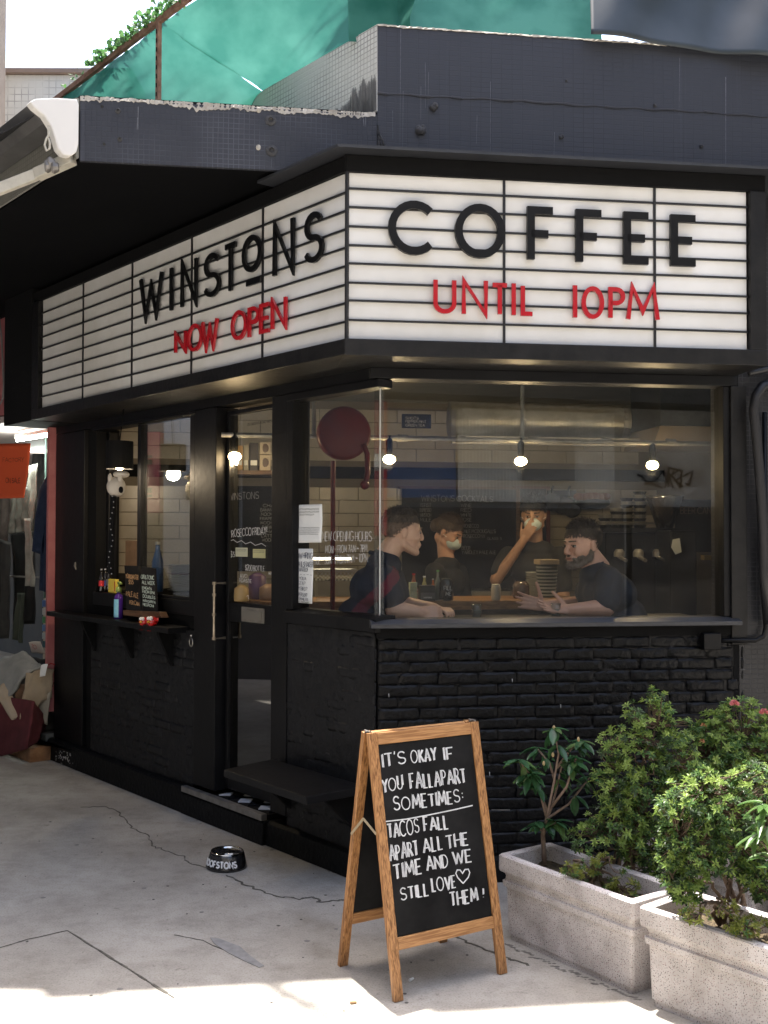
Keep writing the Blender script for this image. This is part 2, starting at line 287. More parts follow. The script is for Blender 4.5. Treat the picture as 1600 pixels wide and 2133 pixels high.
def text(mb, fr, s, u0, v0, h, width=None, st=.004, n0=.0, n1=.001, jit=0.0, double=0.0, slope=0.0, gap=.16, sp=.34, mirror=False):
    """hand or sign lettering laid on a frame from (u0,v0); fitted to width when given; strokes in the frame's +u direction"""
    adv = sum((FT[c][0]+gap) if c in FT else sp for c in s)-gap; k = h
    kx = (width/adv) if width else h; x = 0.0; sg = -1 if mirror else 1
    for c in s:
        if c not in FT: x += sp; continue
        dy = rng.uniform(-jit, jit)*h*.6; sc = 1+rng.uniform(-jit, jit)
        for pl in FT[c][1]:
            q = [((x+a)*kx+rng.uniform(-1, 1)*jit*h*.10, b*k*sc+dy+rng.uniform(-1, 1)*jit*h*.10) for a, b in pl]
            P = [(u0+sg*a, v0+b+slope*a) for a, b in q]
            closed = (pl[0] != pl[-1] and len(pl) >= 14 and c in 'O0Q8')
            mb.ribbon(P, st*rng.uniform(.85, 1.15) if jit else st, fr, n0, n1, closed)
            if double:
                for (a, b), (c_, d) in zip(P[:-1], P[1:]):
                    if abs(d-b) > .45*h and abs(d-b) > 1.2*abs(c_-a): mb.ribbon([(a+sg*double*h, b-.02*h), (c_+sg*double*h, d+.03*h)], st*.8, fr, n0, n1+.0001)
        x += FT[c][0]+gap
    return mb
def glyph_rows(mb, fr, u0, u1, vs, h, st, n, seed=1, cell=.012, mirror=False, frac=None):
    """rows of tiny brush-like characters, too small in the photo to read"""
    r = random.Random(seed)
    for i, v in enumerate(vs):
        end = u1 if not frac or i >= len(frac) else u0+(u1-u0)*frac[i]
        k = int(abs(end-u0)/cell); sg = 1 if end > u0 else -1
        for j in range(k):
            a = u0+sg*(j+.12)*cell
            for _ in range(3): y = v+r.random()*h; mb.ribbon([(a, y), (a+sg*cell*.72, y+r.uniform(-.1, .1)*h)], st, fr, n, n+.0003)
            x = a+sg*cell*r.uniform(.15, .6); mb.ribbon([(x, v), (x, v+h)], st, fr, n, n+.0003)
    return mb
# ================================================================ GROUND
def pave_mat():
    m = bpy.data.materials.new('worn_concrete'); m.use_nodes = True; t = m.node_tree; b = t.nodes['Principled BSDF']; b.inputs['Roughness'].default_value = .82
    g = t.nodes.new('ShaderNodeNewGeometry')
    def nz(s, d, r=.6): n = t.nodes.new('ShaderNodeTexNoise'); n.inputs['Scale'].default_value = s; n.inputs['Detail'].default_value = d; n.inputs['Roughness'].default_value = r; t.links.new(g.outputs['Position'], n.inputs['Vector']); return n
    def ramp(src, a, ca, bb, cb): r = t.nodes.new('ShaderNodeValToRGB'); r.color_ramp.elements[0].position = a; r.color_ramp.elements[1].position = bb; r.color_ramp.elements[0].color = (*ca, 1); r.color_ramp.elements[1].color = (*cb, 1); t.links.new(src, r.inputs[0]); return r
    def mul(a, c): x = t.nodes.new('ShaderNodeMix'); x.data_type = 'RGBA'; x.blend_type = 'MULTIPLY'; x.inputs['Factor'].default_value = 1; t.links.new(a, x.inputs[6]); t.links.new(c, x.inputs[7]); return x.outputs[2]
    a = ramp(nz(1.3, 8, .62).outputs['Fac'], .33, (.29, .268, .235), .66, (.43, .408, .37))
    c = ramp(nz(7, 8, .7).outputs['Fac'], .3, (.74, .73, .71), .55, (1, 1, 1))
    d = ramp(nz(130, 3).outputs['Fac'], .32, (.72, .72, .70), .5, (1, 1, 1))
    e = ramp(nz(18, 6, .75).outputs['Fac'], .28, (.5, .48, .46), .40, (1, 1, 1))
    t.links.new(mul(mul(mul(a.outputs[0], c.outputs[0]), d.outputs[0]), e.outputs[0]), b.inputs['Base Color'])
    k = t.nodes.new('ShaderNodeBump'); k.inputs['Strength'].default_value = .5; k.inputs['Distance'].default_value = .004; t.links.new(nz(60, 8).outputs['Fac'], k.inputs['Height']); t.links.new(k.outputs[0], b.inputs['Normal'])
    return m
PAVE = pave_mat(); CRACK = mat('crack_dirt', (.06, .055, .047), (.13, .12, .10), 30, rough=.95)
b = MB(); b.add([(-40, -40, 0), (40, -40, 0), (40, 40, 0), (-40, 40, 0)], [(0, 1, 2, 3)])
pavement = struct(b.build('pavement', PAVE))
GF = Frame((0, 0, 0), math.pi/2, v=Vector((0, 1, 0)))            # flat frame: u = X, v = Y, n = up
GF.N = Vector((0, 0, 1))
def gp(x, y): q = G(x, y); return (q.x, q.y)
def crackline(pix, w, name, jag=.012, sub=5, m=CRACK):
    P = [Vector(gp(*p)) for p in pix]; out = []
    for a, c in zip(P[:-1], P[1:]):
        for i in range(sub): out.append(a.lerp(c, i/sub)+Vector((rng.uniform(-jag, jag), rng.uniform(-jag, jag))))
    out.append(P[-1]); mb = MB()
    for (a, c) in zip(out[:-1], out[1:]): mb.ribbon([a, c], w*rng.uniform(.5, 1.5), GF, .0012, .0022)
    o = mb.build(name, m, pavement); o['kind'] = 'stuff'; return o
WL[pavement.name] = Vector(pavement.location)
crackline([(170, 1682), (215, 1680), (245, 1690), (262, 1712), (280, 1728), (305, 1740), (315, 1762), (345, 1772), (380, 1785), (400, 1800), (440, 1812)], .006, 'crack')
crackline([(470, 1822), (500, 1838), (540, 1855), (580, 1868), (620, 1874), (650, 1868), (665, 1880), (712, 1876), (790, 1890), (850, 1905), (925, 1935), (960, 1955), (1000, 1975), (1060, 1997), (1100, 2012)], .009, 'crack')
crackline([(0, 1975), (60, 1957), (140, 1939)], .005, 'joint', .003); crackline([(140, 1939), (250, 2008), (362, 2079)], .0085, 'joint', .0015, 8)
crackline([(360, 1948), (420, 1960), (545, 2010)], .003, 'crack', .006)
mb = MB(); mb.prism([G(x, y, .0012) for x, y in ((438, 1953), (455, 1955), (500, 1972), (520, 1990), (550, 2012), (540, 2016), (505, 2000), (475, 1985), (445, 1965))], (0, 0, .0012))
stuff(mb.build('tar_smear', mat('tar_smear', (.19, .19, .19), (.27, .265, .26), 20, rough=.8), pavement))
mb = MB()
for _ in range(46):                                           # specks of litter, gum and grit
    x, y = rng.uniform(0, 1050), rng.uniform(1660, 2120); q = G(x, y, .001); r = rng.uniform(.003, .008); mb.ell(q, (r*rng.uniform(.6, 1.6), r, .0015), seg=6, rings=4)
stuff(mb.build('litter_speck', mat('dark_grit', (.05, .045, .04), (.12, .11, .1), 50, rough=.9), pavement))
def smalltag(px, py, lab, cat, m, r=.006, ln=.022, ang=0):
    q = G(px, py, r); o = MB(); d = Vector((math.cos(ang), math.sin(ang), 0))*ln/2; o.tube([q-d, q-d*.2, q+d], [r, r, r*.9], 8); return tag(o.build('cigarette_butt', m), lab, cat)
for _x, _y, _r in ((520, 1690, .014), (300, 1850, .011), (640, 1960, .013), (160, 1760, .012), (420, 1900, .01), (90, 1870, .012), (700, 1935, .01), (250, 2060, .012), (900, 2000, .011)):
    mb = MB(); mb.ell(G(_x, _y, .0006), (_r, _r*.8, .0016), seg=12, rings=6); tag(mb.build('gum_spot', mat('trodden_gum', (.16, .155, .145), (.22, .21, .2), 60, rough=.9), pavement), None, None, kind='stuff')
def dirt(pix, w, seed):
    P = [Vector(gp(*p)) for p in pix]; mb = MB(); r = random.Random(seed)
    for a, c in zip(P[:-1], P[1:]):
        k = int((c-a).length/.012)
        for i in range(k): q = a.lerp(c, i/k); nn = Vector((-(c-a).y, (c-a).x)).normalized(); nn = nn if nn.y < 0 else -nn; q = q+nn*abs(r.gauss(0, w)); e = r.uniform(.002, .008); mb.ell((q.x, q.y, .0008), (e*1.8, e, .0012), seg=6, rings=4)
    return mb
_m = dirt([(125, 1588), (400, 1690)], .02, 1); _m2 = dirt([(400, 1690), (712, 1818)], .02, 2); _m3 = dirt([(1045, 1962), (1340, 2085)], .012, 3)
for _q in (_m, _m2, _m3): stuff(_q.build('edge_dirt', mat('edge_dirt', (.12, .11, .10), (.2, .19, .17), 40, rough=.95), pavement))
smalltag(857, 2040, 'white cigarette butt on the pavement under the chalkboard stand', 'cigarette butt', PAPER, .005, .02, .9)
smalltag(736, 2088, 'tan cigarette butt in the sunlight left of the chalkboard stand', 'cigarette butt', mat('tan_filter', (.4, .25, .12), rough=.8), .005, .022, .2)

# ================================================================ BUILDING SHELL
ROTL, ROTR = L.rot(), R.rot()
MOSR = mosaic_mat('dark_painted_mosaic', (.028, .031, .041), (.031, .034, .045), (.021, .0235, .032), ROTR, bw=.050, bh=.0235, bump=.45, streaks=(.07, .075, .095))
MOSC = mosaic_mat('dark_mosaic_pale_joints', (.026, .029, .039), (.033, .037, .048), (.075, .08, .10), ROTR, bw=.0235, bh=.0235, bump=.7, streaks=(.07, .075, .095))
MOSK = mosaic_mat('black_mosaic_column', (.009, .0095, .012), (.013, .0135, .017), (.04, .042, .048), ROTR, bw=.034, bh=.0235, bump=.8, rough=.42)
MOSL = mosaic_mat('pale_mosaic', (.56, .56, .54), (.64, .64, .62), (.26, .26, .25), ROTL, bw=.025, bh=.025, bump=.5, mortar=.003, rough=.4)
CONC = mat('broken_concrete', (.34, .31, .26), (.55, .52, .46), 18, rough=.95, bump=1, bscale=40)
bld = thing('cafe_building', 'black corner cafe building with dark mosaic parapet and concrete canopy', 'building', C0)
mb = MB(); mb.box(R, .0, 5.0, 3.27, 3.977, -.18, 0); par = mb.build('parapet', MOSR, bld)
# rough band seam, cement blobs, paint runs over the parapet
mb = MB(); pts = [(u/20, 3.655-.003*math.sin(u*1.7)-.002*math.sin(u*.37)) for u in range(0, 62)]
for a, c in zip(pts[:-1], pts[1:]): mb.tube([R.p(a[0], a[1], .0), R.p(c[0], c[1], .0)], rng.uniform(.003, .0075), 6)
mb.build('seam', MOSR, par)
DAUB = mat('cement_daub', (.045, .046, .05), (.075, .075, .078), 30, rough=.9, bump=1, bscale=60)
for (x, y, r) in ((903, 222, .022), (877, 268, .030), (1170, 285, .012), (1462, 305, .010), (1365, 219, .008), (1180, 168, .007)):
    c = RP(x, y, .004); mb = MB()
    for k in range(7): a = rng.uniform(0, 6.28); mb.ell(c+R.U*math.cos(a)*r*.4+Vector((0, 0, math.sin(a)*r*.4)), (r*rng.uniform(.4, .8),)*3, seg=8, rings=6)
    mb.build('cement_blob', DAUB, par, smooth=True)
mb = MB(); mb.grid(lambda s, t: R.p(.0+.16*s*(1-t)**1.6+.002, 3.28+.22*t, .004+.006*math.sin(9*t+20*s)), 12, 14); mb.build('render_patch', DAUB, par, solid=.006)
# chipped pale edge along the top of the parapet
def chipped(fr, u0, u1, v, nlo, nhi, name, parent, h=.018, seed=1, drop=.02, m=CONC, step=.012):
    r = random.Random(seed); mb = MB(); n = int((u1-u0)/step); vs = []
    for i in range(n+1):
        u = u0+(u1-u0)*i/n; q = .8*noise.noise(Vector((u*3.1, seed, 0)))+.6*noise.noise(Vector((u*13, seed, 3)))+.5*noise.noise(Vector((u*61, seed, 3))); d = max(0.002, (.35+q)*drop)+r.uniform(0, .004)
        t = h*(.7+.5*noise.noise(Vector((u*21, 7, seed)))); vs += [fr.p(u, v-d, nhi+.004), fr.p(u, v+t*.6, nhi+.001+r.uniform(-.004, .003)), fr.p(u, v+t+r.uniform(-.003, .003), (nhi+nlo)/2), fr.p(u, v+t*.5, nlo)]
    mb.add(vs, [(4*i+k, 4*i+k+1, 4*i+k+5, 4*i+k+4) for i in range(n) for k in range(3)]); return mb.build(name, m, parent, solid=.003)
chipped(R, 0, 3.0, 3.973, -.16, 0, 'chipped_edge', par, h=.008, seed=3, drop=.006)
mb = MB(); mb.box(L, .14, 8.0, 3.57, 3.975, -.15, 0); side = mb.build('parapet', MOSL, bld); side['label'] = 'pale grey mosaic tiled parapet'
mb = MB(); mb.prism([L.p(.0, 3.57, .002), L.p(.0, 3.977, .002), L.p(.14, 3.977, .002), L.p(.14, 3.57, .002)], -L.N*.15); mb.build('pier', MOSL, side)
# dark paint smeared on the near end of the pale parapet
mb = MB()
for i in range(150):
    u = .004+.0027*i+rng.uniform(0, .006); t_ = max(0, 1-u/.42); h = .02+.20*t_**.6*(.55+.8*abs(noise.noise(Vector((u*14, 2, 0)))))+rng.uniform(0, .035)*t_; w_ = rng.uniform(.002, .006); mb.add([L.p(u-w_, 3.575, .004), L.p(u+w_, 3.575, .004), L.p(u+w_*.3, 3.575+h, .004), L.p(u-w_*.3, 3.575+h, .004)], [(0, 1, 2, 3)])
mb.build('paint_smear', mat('grey_smear', (.10, .105, .11), (.2, .2, .2), 16, rough=.8, stretch=(1, 1, .3)), side)
# canopy over the left pavement
CE = -1.34
def slabpts(z, e=CE, far=9.0): return [R.p(0, z), R.p(e, z), R.p(e, z)+L.U*far, L.p(far, z)]
mb = MB(); mb.prism(slabpts(3.292), (0, 0, .272)); can = mb.build('canopy_slab', BLACKM, bld)
mb = MB(); mb.prism([p+Vector((0, 0, .0)) for p in slabpts(3.28, CE+.01)], (0, 0, .011)); mb.build('soffit', mat('black_soffit', (.0022, .0024, .003), (.0035, .0038, .0045), 2, rough=.95, spec=.08), can)
mb = MB(); mb.box(R, CE, -.002, 3.27, 3.552, -.02, .003); fas = mb.build('fascia', MOSC, can)
chipped(R, CE, -.01, 3.552, -.3, .0, 'chipped_edge', fas, h=.02, seed=11, drop=.03, step=.006)
mb = MB(); q0 = R.p(CE, 3.28, .003)
mb.prism([q0-R.U*.004, q0-R.U*.004+Vector((0, 0, .27)), q0-R.U*.05+L.U*.15+Vector((0, 0, .28)), q0-R.U*.0+L.U*8+Vector((0, 0, .27)), q0+L.U*8-R.U*.004], -R.U*.012)
mb.build('outer_fascia', mosaic_mat('grey_mosaic', (.2, .2, .18), (.26, .26, .24), (.09, .09, .08), ROTL, bw=.025, bh=.025), can)
for (x, y, r) in ((246, 231, .012), (250, 290, .011), (564, 251, .024), (566, 314, .026), (213, 222, .006), (217, 300, .006)):
    mb = MB(); mb.lathe(RP(x, y, .0), [(r*1.1, 0), (r, .008), (r*.5, .012), (r*.45, .004)], 12, R.N); mb.build('bolt_hole', DAUB, fas)
for (x, y) in ((539, 229), (538, 307)): mb = MB(); mb.ell(RP(x, y, .003), (.012, .006, .014), seg=8, rings=6); mb.build('chip', CONC, fas)
for (x, y0, y1, wd) in ((288, 222, 270, 2), (287, 245, 270, 2), (444, 268, 300, 1), (566, 330, 350, 1), (757, 240, 262, 2), (762, 240, 264, 2), (752, 236, 250, 2), (840, 190, 310, 1), (877, 180, 250, 1), (886, 130, 225, 1), (893, 150, 230, 1), (835, 60, 300, 1), (1022, 170, 330, 1), (1155, 275, 335, 1), (1512, 160, 360, 2), (1416, 120, 240, 1), (994, 240, 300, 1), (818, 230, 290, 1)):
    P0, P1 = RP(x, y0, .0035), RP(x+rng.uniform(-2, 2), y1, .0035); mb = MB(); ww = .002*wd
    mb.add([P0-R.U*ww/2, P0+R.U*ww/2, P1+R.U*ww/5, P1-R.U*ww/5], [(0, 1, 2, 3)]); mb.build('paint_run', mat('pale_run', (.17, .18, .20), (.09, .095, .11), 60, rough=.8), fas if x < 770 else par)
# unseen flat roof added to block the sun; ceiling and plain core of the building
roofp = [R.p(0, 3.27, -.19), R.p(5, 3.27, -.19), R.p(5, 3.27, -9), L.p(9, 3.27, -9), L.p(9, 3.27, -.16), L.p(.2, 3.27, -.16)]
mb = MB(); mb.prism(roofp, (0, 0, .2)); mb.build('roof', mat('roof_screed', (.3, .3, .29), (.36, .36, .34), 4, rough=.9), bld)
# tiled column at the right and the wall beyond
mb = MB(); mb.box(R, 1.738, 1.764, 0, 1.127, -.1, .003); mb.build('pier', BLACKM, bld)
mb = MB(); mb.box(R, 1.765, 5.0, 0, 3.265, -.3, .004); colm = mb.build('tiled_column', MOSK, bld)
# lintel / wall behind the signs, plinths
mb = MB(); mb.box(R, .0, 1.76, 2.345, 3.265, -.12, -.0); mb.build('lintel', BLACK, bld)
mb = MB(); mb.box(L, .0, 3.66, 2.325, 3.275, -.12, -.0); mb.build('lintel', BLACK, bld)
mb = MB(); mb.box(L, 3.18, 3.66, .14, 2.323, -.25, .0); mb.build('pillar', BLACK, bld, bevel=.004)
mb = MB(); mb.box(L, 3.05, 3.18, .14, 2.323, -.2, -.03); mb.build('pillar', BLACKM, bld)
mb = MB(); mb.box(L, 1.42, 1.655, .17, 2.323, -.14, .006); mb.build('pillar', BLACK, bld, bevel=.004)
mb = MB(); mb.box(L, .72, .86, .17, 2.323, -.14, .004); mb.build('pillar', BLACK, bld, bevel=.003)
def plinth(u0, u1, z, n): mb = MB(); P = lambda u: [L.p(u, 0, n+.006), L.p(u, z-.012, n), L.p(u, z, n-.02), L.p(u, z, -.1), L.p(u, 0, -.1)]; mb.prism(P(u0), L.U*(u1-u0)); return mb.build('plinth', mat('plinth_paint', (.0035, .004, .0045), (.016, .0165, .017), 7, rough=.6, spec=.2, bump=.5, bscale=40, contrast=(.55, .85)), bld, bevel=.004)
plinth(1.71, 3.66, .15, .045); plinth(.02, .855, .125, .03); plinth(.856, 1.709, .125, .05)
mb = MB(); mb.prism([R.p(.0, 0, .03), R.p(.0, .10, .025), R.p(.0, .115, 0), R.p(0, .115, -.1), R.p(0, 0, -.1)], R.U*1.76); mb.build('plinth', MATS['plinth_paint'], bld)
mb = MB()
for k in range(46): x, y = rng.gauss(130, 9), rng.gauss(1578, 8); mb.ell(LP(min(max(x, 117), 152), min(y, 1590), .048), (.006*rng.random()+.002, .004, .006*rng.random()+.003), seg=6, rings=4)
stuff(mb.build('peeled_paint', mat('peeled_patch', (.35, .34, .32), rough=.9), bld))

# ---------------------------------------------------------------- painted brick walls, brick by brick
def brick_meshes(bl, bh, m, rough, n=10, seed=0):
    out = []; r = random.Random(seed)
    for k in range(n):
        w, h, d = bl/2-.0012, bh/2-.0010, .009; vs = []; nx, nz = 8, 4
        for j in range(nz+1):
            for i in range(nx+1):
                x, z = -w+2*w*i/nx, -h+2*h*j/nz; e = (i in (0, nx))+(j in (0, nz)); edge = .0022 if e == 1 else .0045 if e == 2 else 0
                vs.append((x+r.uniform(-1, 1)*rough*.6, -d+edge+r.uniform(-1, 1)*rough, z+r.uniform(-1, 1)*rough*.6))
        fs = [(j*(nx+1)+i, j*(nx+1)+i+1, (j+1)*(nx+1)+i+1, (j+1)*(nx+1)+i) for j in range(nz) for i in range(nx)]
        rim = [i for i in range(nx+1)]+[j*(nx+1)+nx for j in range(1, nz+1)]+[nz*(nx+1)+i for i in range(nx-1, -1, -1)]+[j*(nx+1) for j in range(nz-1, 0, -1)]
        base = len(vs)
        for i in rim: x, y, z = vs[i]; s = 1.015; vs.append((x*s, .0, z*1.03))
        q = len(rim); fs += [(rim[(i+1) % q], rim[i], base+i, base+(i+1) % q) for i in range(q)]
        me = bpy.data.meshes.new('brick'); me.from_pydata(vs, [], fs); me.materials.append(m)
        me.polygons.foreach_set('use_smooth', [True]*len(me.polygons)); me.update(); bm = bmesh.new(); bm.from_mesh(me); bmesh.ops.recalc_face_normals(bm, faces=bm.faces); bm.to_mesh(me); bm.free(); out.append((me, bl))
    return out
def brick_wall(name, fr, rotz, u0, u1, v0, v1, label, m, mm, bl, bh, rough, seed, proud=.0, flip=False, stag=.5):
    t = thing(name, label, 'wall', fr.p((u0+u1)/2, v0, -.05)); r = random.Random(seed)
    mb = MB()
    def bed(s, q):
        u, v = u0+(u1-u0)*s, v0+(v1-v0)*q; return fr.p(u, v, -.001+.004*noise.noise(Vector((u*22, v*45, seed)))+.003*noise.noise(Vector((u*60, v*90, seed))))
    mb.grid(bed, int((u1-u0)/.02), int((v1-v0)/.015)); mb.build('mortar_bed', mm, t, smooth=True)
    mb = MB(); mb.box(fr, u0, u1, v0, v1, -.13, -.025); mb.build('wall_core', mm, t)
    full = brick_meshes(bl, bh, m, rough, 9, seed); half = brick_meshes(bl*.5, bh, m, rough, 4, seed+5); third = brick_meshes(bl*.75, bh, m, rough, 3, seed+9)
    nrow = int((v1-v0+.002)/bh); k = 0
    for j in range(nrow):
        v = v0+bh*(j+.5); u = u0; first = True
        while u < u1-.012:
            rem = u1-u
            if first and j % 2: me, l = r.choice(half)
            elif first and r.random() < .4: me, l = r.choice(third)
            elif rem >= bl*1.3 or .9*bl <= rem <= bl*1.02: me, l = r.choice(full)
            elif rem < bl*1.3 and rem > bl*.3: me, l = r.choice(half if rem < bl*.62 or rem > bl*.9 else third)
            elif rem >= bl*.93: me, l = r.choice(full)
            elif rem >= bl*.68: me, l = r.choice(third)
            else: me, l = r.choice(half)
            first = False; uc = u+l/2
            o = shared('brick', me, fr.p(uc, v+r.uniform(-.0012, .0012), -.006+proud+r.uniform(-.003, .004)), rotz+(math.pi if flip else 0)+r.uniform(-.012, .012), t, ((min(l, rem)/l), 1, 1)); o.rotation_euler[1] = r.uniform(-.008, .008); u += l; k += 1
    return t
# brick front face is local -Y: facade R normal points to -Y side; L frame's U runs the other way
def yaw(fr):                                                  # rotation that turns local -Y into the frame's normal
    return math.atan2(fr.N.y, fr.N.x)+math.pi/2
brick_wall('brick_wall', R, yaw(R), .012, 1.745, .115, 1.125, 'glossy black painted brick wall below the big right hand window', BRICKP, mat('black_joint_paint', (.004, .004, .005), (.008, .008, .009), 9, spec=.3, rough=.45, bump=1, bscale=30), .186, .0531, .0024, 5, proud=.002)
brick_wall('brick_wall', L, yaw(L), .012, .715, .125, 1.15, 'smooth black painted brick wall between the door and the corner', BRICKQ, BRICKQ, .19, .0531, .0014, 15, proud=-.006)
brick_wall('brick_wall', L, yaw(L), 1.66, 3.045, .15, 1.045, 'matt black painted brick wall under the serving hatch shelf', BRICKQ, BRICKQ, .19, .0561, .0018, 25, proud=-.004)
# little daubs and drips of pale paint on the right wall
for (x, y) in ((1067, 1414), (1168, 1467), (810, 1445), (1020, 1608)):
    mb = MB(); c = RP(x, y, .028); mb.tube([c, c+Vector((.001, 0, -.018))], [.0018, .0008], 5); mb.build('paint_drip', CHALK, bld)
# ================================================================ SIGN BOXES
PANEL = mat('opal_acrylic', (.66, .65, .615), (.78, .78, .765), 1.6, rough=.10, coat=.5)
RAIL = mat('sign_rail', (.012, .012, .013), rough=.4)
SN = .30
def frame_letter(fr, x0, x1, y0, y1, n):
    xm, ym = (x0+x1)/2, (y0+y1)/2; ua = fr.px(x0, ym, n)[0]; ub = fr.px(x1, ym, n)[0]; vt = fr.px(xm, y0, n)[1]; vb = fr.px(xm, y1, n)[1]; return ua, ub, vb, vt
def sign_letters(root, fr, items, st, m, n0, n1, cap):
    for c, x0, x1, y0, y1 in items:
        ua, ub, vb, vt = frame_letter(fr, x0, x1, y0, y1, n1); mb = MB(); h = vt-vb; wd = ub-ua
        if c == '_': mb.ribbon([(ua, (vb+vt)/2), (ub, (vb+vt)/2)], abs(h), fr, n0, n1)
        else:
            W = FT[c][0]
            for pl in FT[c][1]:
                a = st/2; sg = 1 if wd > 0 else -1; iw = abs(wd)-st; P = []
                for (x, y) in pl: P.append((ua+sg*(a+(x/W if W else 0)*iw) if W else (ua+ub)/2, vb+a*(c not in 'WNVM')+y*(h-2*a*(c not in 'WNVM'))))
                if c in 'EFLTHIPU1NMW' or c == 'F':        # square stroke ends reach the box
                    P2 = list(P)
                    if c in 'FTI1NMPU':
                        for e in (0, -1):
                            if abs(pl[e][1]-0) < 1e-6 and c not in 'NMW': P2[e] = (P[e][0], vb)
                            if abs(pl[e][1]-1) < 1e-6 and c in 'IU1': P2[e] = (P[e][0], vt)
                    P = P2
                mb.ribbon(P, st, fr, n0, n1, pl[0] != pl[-1] and c in 'O0' and len(pl) > 20)
        mb.build('letter', m, root)
# ---- right face
sr = thing('sign_box', 'white cinema style sign box reading COFFEE UNTIL 10PM above the big window', 'sign', R.p(.75, 2.4, SN))
SL = thing('sign_box', 'white cinema style sign box reading WINSTONS NOW OPEN above the door', 'sign', L.p(1.5, 2.4, SN))
rows = [3.168, 3.103, 3.022, 2.938, 2.856, 2.777, 2.693, 2.616, 2.531, 2.451]
cols = [-.165, .526, 1.222, 1.665]
for a, c in zip(cols[:-1], cols[1:]): mb = MB(); mb.box(R, a+.003, c-.003, 2.445, 3.175, SN-.012, SN-.001); mb.build('sign_panel', PANEL, sr)
for v in rows[1:-1]: mb = MB(); mb.box(R, -.165, 1.665, v-.0042, v+.0042, SN, SN+.010); mb.build('rail', RAIL, sr)
for u in cols[1:3]: mb = MB(); mb.box(R, u-.0055, u+.0055, 2.445, 3.175, SN, SN+.007); mb.build('divider', RAIL, sr)
FRM = mat('sign_frame_metal', (.005, .005, .0055), (.012, .0115, .011), 12, spec=.3, rough=.45, bump=.2, bscale=30, rvar=.1)
cornT = inter(SN+.03, SN+.03, 0)
uR0 = R.uvn(cornT)[0]; uL0 = L.uvn(cornT)[0]
mb = MB(); mb.box(R, uR0+.001, 1.745, 2.375, 2.447, .0, SN+.03); mb.build('frame_bottom', FRM, sr, bevel=.003)
mb = MB(); mb.box(R, uR0+.001, 1.745, 3.173, 3.245, .0, SN+.02); mb.build('frame_top', BLACKM, sr)
mb = MB(); mb.box(R, 1.668, 1.745, 2.448, 3.172, .0, SN+.029); mb.build('frame_side', FRM, sr, bevel=.003)
mb = MB(); mb.box(R, -.1, 1.66, 2.448, 3.172, .01, SN-.014); mb.build('light_box', BLACKM, sr)
# cap flashing running round both faces
cz = 3.262; cc = inter(.40, .40, cz)
mb = MB(); mb.prism([cc, R.p(2.4, cz, .40), R.p(2.4, cz, .0), R.p(0, cz, .0)], (0, 0, -.013)); mb.build('cap_flashing', mat('flashing', (.022, .024, .029), (.032, .034, .039), 8, rough=.45), sr)
mb = MB(); mb.prism([cc, L.p(.40, cz, .40), L.p(.40, cz, .0), L.p(0, cz, .0)], (0, 0, -.013)); mb.build('cap_flashing', MATS['flashing'], SL)
sign_letters(sr, R, [('C', 809, 905, 417, 530), ('O', 948, 1053, 424, 537), ('F', 1099, 1160, 430, 540), ('F', 1200, 1261, 436, 545), ('E', 1300, 1359, 441, 550), ('E', 1398, 1457, 447, 554)], .034, mat('black_acrylic', (.006, .006, .0065), rough=.35, spec=.25), SN+.011, SN+.030, 1)
sign_letters(sr, R, [('U', 903, 951, 583, 653), ('N', 962, 1017, 584, 654), ('T', 1022, 1061, 589, 654), ('I', 1066, 1075, 590, 656), ('L', 1085, 1114, 591, 658), ('I', 1194, 1203, 594, 661), ('0', 1212, 1259, 596, 664), ('P', 1268, 1303, 598, 662), ('M', 1305, 1375, 596, 665)], .0195, REDP, SN+.011, SN+.024, 1)
# ---- left face
lrows = [3.168-.0805*i for i in range(10)]
lcols = [-.16, .496, 1.177, 1.865, 2.534, 3.185]
for a, c in zip(lcols[:-1], lcols[1:]): mb = MB(); mb.box(L, a+.003, c-.003, 2.445, 3.175, SN-.012, SN-.001); mb.build('sign_panel', PANEL, SL)
for v in lrows[1:-1]: mb = MB(); mb.box(L, -.16, 3.185, v-.0042, v+.0042, SN, SN+.010); mb.build('rail', RAIL, SL)
for u in lcols[1:-1]: mb = MB(); mb.box(L, u-.0055, u+.0055, 2.445, 3.175, SN, SN+.007); mb.build('divider', RAIL, SL)
mb = MB(); mb.box(L, uL0+.001, 3.30, 2.3775, 2.4455, .0, SN+.029); mb.build('frame_bottom', FRM, SL, bevel=.003)
mb = MB(); mb.box(L, uL0+.001, 3.30, 3.1745, 3.241, .0, SN+.019); mb.build('frame_top', BLACKM, SL)
mb = MB(); mb.box(L, 3.19, 3.30, 2.448, 3.172, .0, SN+.028); mb.build('frame_side', FRM, SL)
mb = MB(); mb.box(L, .0, 3.18, 2.448, 3.172, .01, SN-.014); mb.build('light_box', BLACKM, SL)
mb = MB(); q = inter(SN+.012, SN+.012, 2.445); mb.tube([q, q+Vector((0, 0, .73))], .008, 8); mb.build('corner_bead', RAIL, SL)
sign_letters(SL, L, [('W', 289, 337, 574, 660), ('I', 350, 360, 558, 646), ('N', 375, 409, 543, 634), ('S', 422, 457, 525, 620), ('T', 465, 492, 506, 605), ('O', 503, 543, 489, 566), ('_', 512, 541, 580, 592), ('N', 567, 611, 461, 568), ('S', 631, 672, 439, 549)], .0265, MATS['black_acrylic'], SN+.011, SN+.024, 1)
sign_letters(SL, L, [('N', 362, 386, 692, 732), ('O', 389, 419, 674, 732), ('W', 418, 452, 667, 725), ('O', 480, 512, 646, 708), ('P', 515, 538, 638, 700), ('E', 539, 561, 631, 694), ('N', 563, 595, 622, 682)], .0195, REDP, SN+.011, SN+.024, 1)

